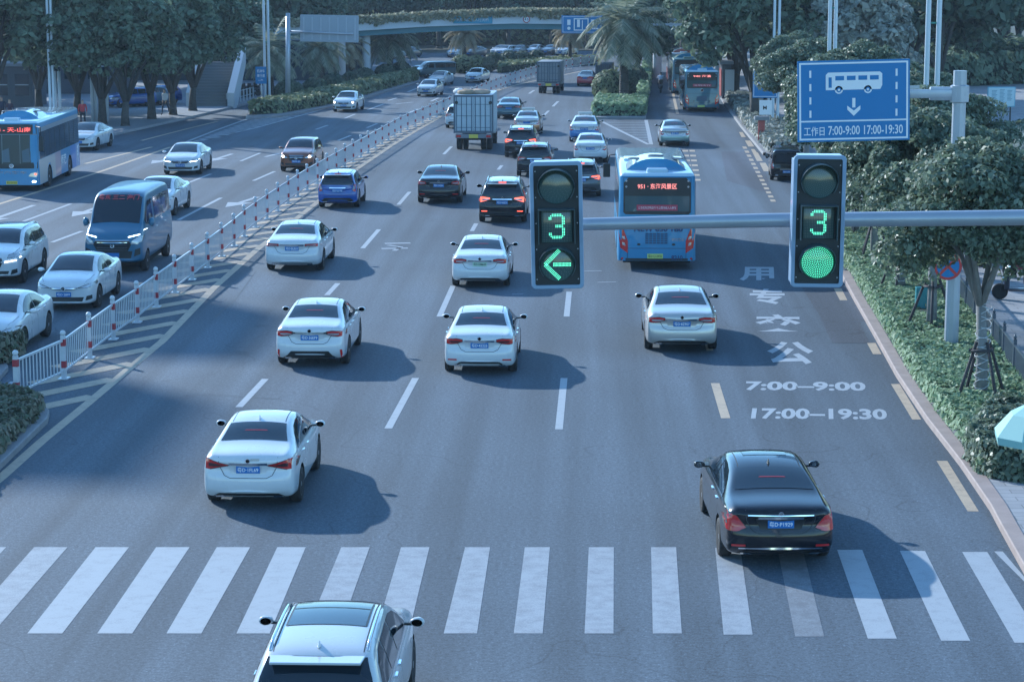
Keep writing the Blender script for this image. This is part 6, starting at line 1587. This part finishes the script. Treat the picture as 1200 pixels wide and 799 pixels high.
stext(q, 'sign_lettering', '限速区', 0, H*.40, W*.7, H*.11, M_swhite, -.016)
flat(q, 'white_symbols', ringrect(-W*.47, W*.47, -H*.47, H*.47, .03), M_swhite, -.008)
b = NB(); box(b, -W*.22, W*.28, -.02, .02, -H*.95, -H*.56); lp = obj('lower_panel', b, M_swhite, q); stext(q, 'sign_lettering', 'M', 0, -H*.76, .22, .22, M_pltk, -.03)

# ------------------------------------------------------------ twin street lamp columns
M_col = mat('lamp column paint', (.48, .55, .62), .4, .2)
def lamp(label, x, y, sep, r_, h=13):
    g = P(x, y); o = empty('street_lamp', g, 0, label, 'street lamp', 'twin column street lamps')
    for s_ in (-1, 1):
        b = NB(); lathe(b, [(r_*1.15, 0), (r_, h)], 12, 'z', 0, Matrix.Translation((s_*sep/2, 0, 0))); obj('column', b, M_col, o, smooth=40)
    b = NB()
    for z in (.35*h, .62*h, .9*h): box(b, -sep/2, sep/2, -.02, .02, z-.03, z+.03)
    obj('tie_bar', b, mat('green tie bar', (.05, .25, .2), .5), o)
    b = NB(); box(b, -sep, sep, -.3, .3, 0, .25, 0, .03); obj('base', b, M_col, o)
    for s_ in (-1, 1):
        b = NB(); tube(b, [(s_*sep/2, 0, h-.3), (s_*(sep/2+1.2), 0, h+.1)], .05, 8); box(b, min(s_*(sep/2+1.0), s_*(sep/2+1.9)), max(s_*(sep/2+1.0), s_*(sep/2+1.9)), -.16, .16, h+.05, h+.2, 0, .04); obj('lamp_head', b, M_col, o)
lamp('tall pair of pale columns between the bus lane sign and its thick pole', 1085.5, 300, .37, .085)
lamp('pair of pale columns rising behind the bus lane sign', 971.5, 212, .27, .085)
lamp('pair of pale columns in front of the speed limit sign', 908, 152, .30, .085)
lamp('pair of pale columns above the rear of the blue city bus on the left', 62, 152, .22, .08)
lamp('pair of pale columns behind the blue post sign at the verge tip', 313.5, 123, .31, .085)

# ------------------------------------------------------------ right pavement furniture
M_rail = mat('dark railing paint', (.05, .07, .10), .4, coat=.3)
FR = [P(*q) for q in fence_px]; fr = empty('pavement_railing', FR[0], 0, 'dark slatted railing between the ground cover bed and the right pavement', 'railing')
T = plen(FR); n = int(T/2.0); pp = [along(FR, min(T-.01, T*i/n))[0] for i in range(n+1)]
for p in pp:
    b = NB(); box(b, -.04, .04, -.04, .04, 0, 1.15, 0, .006); lathe(b, [(.02, 1.15), (.045, 1.19), (.03, 1.24), (.001, 1.28)], 10, 'z'); o = obj('railing_post', b, M_rail, fr); o.location = local(fr, p)
for i in range(n):
    a, c_ = pp[i], pp[i+1]; L = (c_-a).length; b = NB(); box(b, .04, L-.04, -.03, .03, .98, 1.02); box(b, .04, L-.04, -.02, .02, .15, .19)
    m_ = int(L/.16)
    for k in range(1, m_): box(b, L*k/m_-.035, L*k/m_+.035, -.01, .01, .19, .98)
    o = obj('railing_panel', b, M_rail, fr); o.location = local(fr, a); o.rotation_euler = (0, 0, math.atan2((c_-a).y, (c_-a).x))
g = P(1079, 377); o = empty('utility_cabinet', g, 0, 'narrow teal cabinet standing in the ground cover left of the sign pole', 'cabinet')
b = NB(); box(b, -.17, .17, -.12, .12, 0, 1.0, 0, .015); obj('body', b, mat('teal cabinet paint', (.02, .22, .26), .4, coat=.4), o); b = NB(); box(b, -.14, .14, -.135, -.121, .08, .93, 0, .004); dr = obj('door', b, mat('teal cabinet paint', (.02, .2, .25)), o); b = NB(); box(b, .09, .11, -.155, -.136, .45, .55); obj('handle', b, M_chrome, dr)
g = P(1221, 616); o = empty('parasol', g, 0, 'turquoise parasol cut by the right edge of the picture', 'parasol')
o.rotation_euler = (R(6), R(-8), 0)
b = NB(); tube(b, [(0, 0, 0), (0, 0, 2.35)], .025, 10); obj('pole', b, M_chrome, o)
b = NB(); lathe(b, [(.30, 0), (.30, .08), (.05, .12)], 16, 'z'); obj('base', b, M_gal, o)
M_par = mat('turquoise parasol cloth', (.25, .48, .46), .7); b = NB(); n = 8; rr = [(0.02, 2.36), (.38, 2.20), (.72, 1.86)]; rings = []
for r_, z in rr: rings.append([b.verts.new((r_*math.cos(2*math.pi*i/n+.3), r_*math.sin(2*math.pi*i/n+.3), z)) for i in range(n)])
for i in range(n):
    for k in range(2): b.faces.new((rings[k][i], rings[k+1][i], rings[k+1][(i+1) % n], rings[k][(i+1) % n]))
    a1, a2 = rings[2][i], rings[2][(i+1) % n]; v1, v2 = b.verts.new(a1.co+Vector((0, 0, -.14))), b.verts.new(a2.co+Vector((0, 0, -.14))); b.faces.new((a1, v1, v2, a2))
obj('canopy', b, M_par, o)
b = NB()
for i in range(n): a = 2*math.pi*i/n+.3; tube(b, [(0, 0, 2.30), (.36*math.cos(a), .36*math.sin(a), 2.17), (.70*math.cos(a), .70*math.sin(a), 1.84)], .008, 5)
obj('ribs', b, M_chrome, o)
g = P(1172, 150); o = empty('notice_board', g, R(4), 'pale blue notice board on short legs at the far side of the plaza', 'notice board')
b = NB(); box(b, -.88, .88, -.05, .05, 1.3, 2.55, 0, .02); nb = obj('panel', b, mat('notice frame blue', (.16, .40, .52), .5), o); b = NB(); box(b, -.82, .82, -.07, -.052, 1.36, 2.49); obj('notice_sheet', b, mat('notice sheet', (.45, .60, .66), .5), nb)
b = NB()
for x0, x1, z0, n in ((-.62, -.28, 2.3, 9), (-.12, .20, 2.35, 11), (.36, .66, 2.3, 8)):
    for k in range(n): box(b, x0, x1-.04*(k % 3), -.076, -.071, z0-.085*k, z0-.085*k+.035)
obj('notice_lines', b, mat('notice print', (.14, .28, .36), .6), nb)
for s_ in (-1, 1): b = NB(); box(b, s_*.6-.04, s_*.6+.04, -.03, .03, 0, 1.3); obj('leg', b, M_blk, o)
# pale grass clump
g = P(1190, 222); n = 1500; rg = np.random.default_rng(5); b = NB()
for i in range(900):
    a = rg.uniform(0, 6.28); l_ = rg.uniform(1.6, 3.1); e = rg.uniform(.1, .75); p0_ = Vector((rg.normal()*.25, rg.normal()*.25, 0)); t1_ = p0_+Vector((math.cos(a)*l_*e*.35, math.sin(a)*l_*e*.35, l_*.65)); t2_ = p0_+Vector((math.cos(a)*l_*e, math.sin(a)*l_*e, l_*(1-.35*e))); sd_ = Vector((-math.sin(a), math.cos(a), 0))*.022
    b.faces.new([b.verts.new(p0_-sd_), b.verts.new(p0_+sd_), b.verts.new(t1_+sd_), b.verts.new(t1_-sd_)]); b.faces.new([b.verts.new(t1_-sd_), b.verts.new(t1_+sd_), b.verts.new(t2_)])
o = obj('ornamental_grass', b, leafmat('pale grass blades', (.35, .38, .34), (.6, .62, .58), .3)); o.location = g; tag(o, 'tall clump of pale arching grass at the right edge beyond the pavement', 'ornamental grass')
# scooters and people -------------------------------------------------------
def scooter(name, label, x, y, rz, col, k=1.0, group='scooters', world=None):
    g = world if world is not None else P(x, y); o = empty(name, (g.x, g.y, .12 if world is None else 0), rz, label, 'scooter', group); o.scale = (k, k, k)
    m = carpaint('scooter paint %s' % col[0], col[1])
    for yy in (-.62, .62):
        w_o = add_wheel(o, 0.02, yy, .24, .11, True)
    b = NB(); box(b, -.17, .17, -.80, -.05, .42, .74, 0, .10); box(b, -.14, .14, -.15, .38, .26, .36, 0, .03); obj('body', b, m, o, smooth=40)
    b = NB(); prism(b, [(-.2, .34), (.2, .34), (.13, .50), (-.13, .50)], .30, .98, 0, None, .03); obj('front_shield', b, m, o)
    b = NB(); box(b, -.15, .15, -.75, .0, .745, .83, 0, .035); obj('seat', b, M_blk, o, smooth=40)
    b = NB(); tube(b, [(0, .62, .24), (0, .46, .95)], .03, 8); tube(b, [(-.33, .36, 1.04), (0, .45, 1.0), (.33, .36, 1.04)], .018, 8); obj('handlebar', b, M_chrome, o)
    b = NB(); box(b, -.16, .16, -1.02, -.72, .80, 1.08, 0, .04); obj('top_box', b, M_blk, o)
    return o
SCL = [(1196, 356, R(80), ('dark', (.03, .03, .05)), 'dark scooter parked on the right pavement beyond the railing, nearest the picture edge'), (1172, 318, R(70), ('blue', (.02, .16, .30)), 'blue scooter parked behind the nearest crown on the right pavement'),
       (1206, 330, R(85), ('red', (.25, .03, .05)), 'red scooter parked at the right edge behind the dark one')]
for x, y, rz, col, lb in SCL: scooter('motor_scooter', lb, x, y, rz, col, 1.0)
for i, x in enumerate((272, 279, 286, 293)): scooter('motor_scooter', 'dark scooter parked in the row behind the low railing right of the stairway', x, 117.5-i*.9, R(100), ('dark', (.03, .03, .05)), 1.0, 'scooters parked by the stairway')
def person(name, label, g, rz, top, bottom, pose='stand', k=1.0, z=0.0, arms=None, hair=(.02, .018, .016)):
    """one continuous skinned figure; shirt, trousers, skin and hair are zones of the same mesh"""
    if pose == 'stand':
        J = {'pel': (0, 0, .95), 'ch': (0, .01, 1.28), 'nk': (0, .01, 1.48), 'hd': (0, .03, 1.62), 'ht': (0, .02, 1.72)}
        legs = [((s_*.10, 0, .90), (s_*.12, .05 if s_ > 0 else -.02, .50), (s_*.13, -.06 if s_ < 0 else .06, .09), (s_*.14, .12 if s_ > 0 else .04, .03)) for s_ in (-1, 1)]
        arm_ = [((s_*.19, .0, 1.42), (s_*.25, -.02, 1.13), (s_*.24, .10, .90), (s_*.235, .15, .82)) for s_ in (-1, 1)]
    elif pose == 'walk':
        J = {'pel': (0, 0, .93), 'ch': (0, .03, 1.27), 'nk': (0, .05, 1.47), 'hd': (0, .08, 1.61), 'ht': (0, .08, 1.71)}
        legs = [((s_*.10, 0, .88), (s_*.10, s_*.20, .50), (s_*.10, s_*.30-.06, .10), (s_*.10, s_*.32+.08, .03)) for s_ in (-1, 1)]
        arm_ = [((s_*.19, .03, 1.42), (s_*.24, -s_*.10, 1.14), (s_*.22, -s_*.16+.10, .92), (s_*.22, -s_*.18+.14, .85)) for s_ in (-1, 1)]
    else:   # seated rider
        J = {'pel': (0, -.35, .88), 'ch': (0, -.28, 1.20), 'nk': (0, -.20, 1.40), 'hd': (0, -.15, 1.54), 'ht': (0, -.15, 1.66)}
        legs = [((s_*.11, -.33, .87), (s_*.17, .10, .80), (s_*.15, .14, .40), (s_*.15, .26, .38)) for s_ in (-1, 1)]
        arm_ = [((s_*.19, -.24, 1.33), (s_*.27, -.03, 1.15), (s_*.27, .22, 1.08), (s_*.27, .31, 1.06)) for s_ in (-1, 1)]
    V = []; E = []; Rr = []
    def add(p, r_, par=None):
        V.append(p); Rr.append(r_); 
        if par is not None: E.append((par, len(V)-1))
        return len(V)-1
    pe = add(J['pel'], (.155, .115)); ch = add(J['ch'], (.18, .12), pe); nk = add(J['nk'], (.065, .065), ch); hd = add(J['hd'], (.088, .10), nk); add(J['ht'], (.07, .08), hd)
    for lg in legs:
        a = add(lg[0], (.085, .085), pe); k1 = add(lg[1], (.060, .060), a); an = add(lg[2], (.042, .042), k1); add(lg[3], (.045, .03), an)
    for ar in arm_:
        s1 = add(ar[0], (.058, .058), ch); el = add(ar[1], (.042, .042), s1); wr = add(ar[2], (.028, .028), el); hn = add(ar[3], (.034, .02), wr)
        d = (Vector(ar[3])-Vector(ar[2])).normalized(); sx = 1 if ar[0][0] > 0 else -1
        for q, (off_, ln) in enumerate(((-.024, .07), (-.008, .08), (.008, .078), (.024, .062))):
            side = Vector((0, 1, 0)) if abs(d.y) < .6 else Vector((1, 0, 0)); f1 = Vector(ar[3])+side*off_+d*.03; a_ = add(tuple(f1), (.010, .010), hn); add(tuple(f1+d*ln*.8+Vector((-sx*.012, 0, -.01))), (.008, .008), a_)
        th_ = Vector(ar[2])+d*.03+Vector((-sx*.02, .03, 0)); a_ = add(tuple(th_), (.012, .012), wr); add(tuple(th_+d*.045+Vector((-sx*.01, .015, 0))), (.009, .009), a_)
    me = bpy.data.meshes.new('p'); me.from_pydata(V, E, []); o = bpy.data.objects.new('p', me); C.objects.link(o)
    sk = o.modifiers.new('s', 'SKIN'); sb = o.modifiers.new('u', 'SUBSURF'); sb.levels = 1
    for i, r_ in enumerate(Rr): me.skin_vertices[0].data[i].radius = r_
    me.skin_vertices[0].data[0].use_root = True
    dg = bpy.context.evaluated_depsgraph_get(); dg.update(); res = bpy.data.meshes.new_from_object(o.evaluated_get(dg)); bm = bmesh.new(); bm.from_mesh(res)
    for q in (o,): bpy.data.objects.remove(q)
    bpy.data.meshes.remove(me); bpy.data.meshes.remove(res)
    hz = J['hd']; waist = J['pel'][2]+.04
    for f in bm.faces:
        c_ = f.calc_center_median(); f.smooth = True
        dh = (c_-Vector(hz)).length
        handz = min((c_-Vector(ar[3])).length for ar in arm_) < .12 or min((c_-Vector(ar[2])).length for ar in arm_) < .09
        if c_.z > J['nk'][2]-.01 and abs(c_.x) < .13: f.material_index = 3 if (c_.z > hz[2]+.03 or c_.y < hz[1]-.03 and c_.z > hz[2]-.05) else 2
        elif handz: f.material_index = 2
        elif c_.z < waist and not (pose == 'ride' and abs(c_.x) > .22) : f.material_index = 1
        else: f.material_index = 0
    o = obj(name, bm, [mat('cloth %s' % (top,), top, .85), mat('cloth %s' % (bottom,), bottom, .85), mat('skin', (.42, .26, .19), .6), mat('hair dark', hair, .5)])
    o.location = (g.x, g.y, z); o.rotation_euler = (0, 0, rz); o.scale = (k, k, k); tag(o, label, 'person')
    if k:      # face: nose, eyes, ears
        b = NB(); h_ = Vector(hz); fy = .10
        for s_ in (-1, 1):
            t = bmesh.new(); bmesh.ops.create_icosphere(t, subdivisions=1, radius=.012); merge(b, t, 0, Matrix.Translation(h_+Vector((s_*.032, fy-.012, .01))))
        obj('eyes', b, M_pltk, o)
        b = NB(); prism(b, [(-.012, 0), (.012, 0), (0, .03)], -.02, .03, 0, Matrix.Translation(h_+Vector((0, fy-.015, -.01)))); obj('nose', b, mat('skin', (.42, .26, .19)), o)
    return o
person('person', 'person in a red top standing behind the white car at the left kerb', P(97.5, 152), R(200), (.45, .05, .06), (.03, .03, .04), 'stand', 1.0, .13)
person('person', 'person in a white top and dark trousers on the left pavement', P(194, 137), R(160), (.62, .66, .72), (.03, .04, .06), 'walk', 1.0, .13)
for i, (x, y, c_) in enumerate([(3, 148, (.03, .04, .08)), (12, 151, (.05, .03, .05))]):
    person('person', ['person in dark navy at the left edge above the bus roof', 'person in dark clothes second from the left edge above the bus roof'][i], P(x, y), R(180+40*i), c_, (.02, .02, .03), 'stand', 1.0, .13)
gm = P(774, 108.5); sc_ = scooter('motor_scooter', 'scooter ridden along the bus lane beyond the island', 0, 0, 0, ('dark', (.03, .03, .05)), 1.0, 'scooters', gm)
person('person', 'scooter rider in a pale shirt in the bus lane', gm, 0, (.52, .58, .68), (.02, .03, .05), 'ride', 1.0, 0)
# ------------------------------------------------------------ left background: stairway, railings, kiosks, wall
st = empty('footbridge_stairway', P(243, 127), 0, 'steep stairway with pale side panels climbing to the footbridge', 'stairway'); y0 = P(243, 127).y
M_step = mat('stair concrete', (.16, .18, .20), .8); M_stp = mat('stair side panel', (.46, .50, .55), .5)
b = NB(); n = 16
for i in range(n): box(b, -1.15, 1.3, i*.34, i*.34+.36, max(0, i*.19-.3), i*.19+.19)
obj('steps', b, M_step, st)
for s_, x in ((-1, -1.4), (1, 1.55)):
    b = NB(); t = bmesh.new(); vs = [t.verts.new(v) for v in [(x-.06, -.3, 0), (x-.06, -.3, 1.1), (x-.06, n*.34, n*.19+1.2), (x-.06, n*.34, n*.19-.1), (x-.06, 1.0, 0)]]; f = t.faces.new(vs); r_ = bmesh.ops.extrude_face_region(t, geom=[f])
    for v in r_['geom']:
        if isinstance(v, bmesh.types.BMVert): v.co.x += .5 if s_ > 0 else .25
    bmesh.ops.recalc_face_normals(t, faces=t.faces[:]); merge(b, t); obj('side_panel', b, M_stp, st)
lr = empty('low_railing', P(266, 126), 0, 'low pale railing along the kerb right of the stairway', 'railing')
pa, pc = P(266, 126), P(297, 117.5)
for i in range(9):
    p = pa.lerp(pc, i/8); b = NB(); box(b, -.05, .05, -.05, .05, .13, 1.0); o = obj('railing_post', b, M_stp, lr); o.location = p-lr.location
b = NB(); d = pc-pa
for z in (.5, .95): tube(b, [(0, 0, z), (d.x, d.y, z)], .03, 6)
obj('rail', b, M_stp, lr)
def block(name, label, cat, x0, x1, ybase, H, D_, m, wins=0, parent=None, group=None):
    a, c_ = P(x0, ybase), P(x1, ybase); W = c_.x-a.x; o = empty(name, a, 0, label, cat, group)
    b = NB(); box(b, 0, W, 0, D_, 0, H, 0, .05); obj('wall', b, m, o)
    for i in range(wins):
        b = NB(); x = W*(i+.5)/wins; box(b, x-W/wins*.32, x+W/wins*.32, -.04, -.002, H*.32, H*.82); w__ = obj('window', b, M_glass, o)
        b = NB(); box(b, x-W/wins*.32, x+W/wins*.32, -.07, -.041, H*.56, H*.58); obj('window_bar', b, M_stp, w__)
    b = NB(); box(b, -.2, W+.2, -.25, D_+.2, H+.002, H+.22); obj('roof', b, mat('flat roof grey', (.20, .22, .25), .7), o); return o
block('kiosk', 'low grey kiosk behind the two left-most trees', 'kiosk', -60, 40, 128, 3.0, 4, mat('kiosk wall', (.08, .095, .12), .7), 4)
block('shop_building', 'grey shop front with pale columns behind the left tree trunks', 'building', 5, 130, 112, 4.0, 8, mat('shop wall', (.07, .085, .11), .7), 9)
block('shop_building', 'long dark building glimpsed behind the trees between kerbside car and stairway', 'building', 140, 420, 96, 3.6, 10, mat('dark shop wall', (.03, .045, .06), .7), 16)
0 and block('office_building', 'pale blue-grey wall seen through the trees at the right edge', 'building', 1150, 1300, 92, 4.2, 10, mat('pale blue wall', (.07, .10, .13), .7), 4)
for i, x in enumerate((66, 71, 109, 113, 126)):
    g = P(x, 150 if i < 2 else 145); b = NB(); lathe(b, [(.11, 0), (.11, 3.4)], 10, 'z'); o = obj('white_post', b, M_stp); o.location = (g.x, g.y, .12); tag(o, ['pale post right above the blue bus roof, left of a pair', 'pale post right above the blue bus roof, right of a pair', 'pale post left of a pair behind the white kerbside car', 'pale post right of a pair behind the white kerbside car', 'single pale post left of the blue covered vehicles'][i], 'post', 'pale posts on the left pavement')
for i, x in enumerate((136, 152, 167)):
    o, D = make_car('parked_car', ['blue car parked on the left pavement, leftmost of three', 'blue car parked on the left pavement, middle of three', 'blue car parked on the left pavement, rightmost of three'][i], 'car', 'suv', 4.4, 1.75, 1.6, BLUE if i != 1 else DKBLUE, 'front', (x, 128-i*1.5), R(-50), .85, group='blue cars parked on the left pavement', lod=0, trim='none')
    o.location.z = .13
o = block('bus_shelter', 'dark bus shelter with red advert panels beside the stopped buses', 'bus shelter', 846, 856, 118, 2.7, 6, mat('dark shelter', (.05, .06, .08), .5), 0)
b = NB(); box(b, -.06, -.01, .4, 5.4, .3, 2.3); obj('advert_panel', b, mat('red advert panel', (.35, .06, .06), .5), o)
b = NB(); box(b, .2, .9, -.06, -.01, .3, 2.3); obj('advert_panel', b, mat('pale advert panel', (.45, .5, .55), .5), o)
o = block('red_hoarding', 'red banner board beside the right kerb beyond the side opening', 'hoarding', 888, 896, 170, 1.4, .1, mat('red board', (.38, .08, .07), .6))
person('person', 'pedestrian in a dark jacket on the right pavement beside the parked scooters', P(1190, 318), R(200), (.05, .06, .09), (.03, .04, .07), 'walk', 1.0, .12)
# two towers standing left of the view; they shade the near left lanes
def tower(label, x0, x1, y0, y1, H):
    o = empty('apartment_tower', (x0, y0, 0), 0, label, 'tower', 'apartment towers'); W, D_ = x1-x0, y1-y0
    b = NB(); box(b, 0, W, 0, D_, 0, H); obj('wall', b, mat('tower render', (.40, .42, .44), .8, var=.1, vscale=.4), o)
    b = NB(); box(b, .6, W-.6, .6, D_-.6, H+.002, H+.5); obj('roof', b, mat('flat roof grey', (.20, .22, .25), .7), o)
    for k in range(14):
        for j in range(4):
            b = NB(); x = W*(j+.5)/4; z = 2+k*3.05; box(b, x-.8, x+.8, -.06, -.003, z, z+1.5); obj('window', b, M_glass, o)
tower('tall pale apartment tower beyond the left edge, nearer of two', -19-65.8, -8.4-65.8, 42+70.6, 50+70.6, 45)
tower('tall pale apartment tower beyond the left edge, further of two', -20-65.8, -8.4-65.8, 56+70.6, 63+70.6, 45)
# ------------------------------------------------------------ air
b = NB(); box(b, -420, 420, -60, 560, -1.2, 52); hz = obj('haze', b, bpy.data.materials.new('haze'))
hm = hz.data.materials[0]; hm.use_nodes = True; nn = hm.node_tree.nodes; nn.remove(nn['Principled BSDF']); pv = nn.new('ShaderNodeVolumePrincipled')
pv.inputs['Color'].default_value = (.62, .80, 1.0, 1); pv.inputs['Density'].default_value = .00018; pv.inputs['Anisotropy'].default_value = .3
hm.node_tree.links.new(pv.outputs[0], nn['Material Output'].inputs['Volume']); tag(hz, kind='stuff')
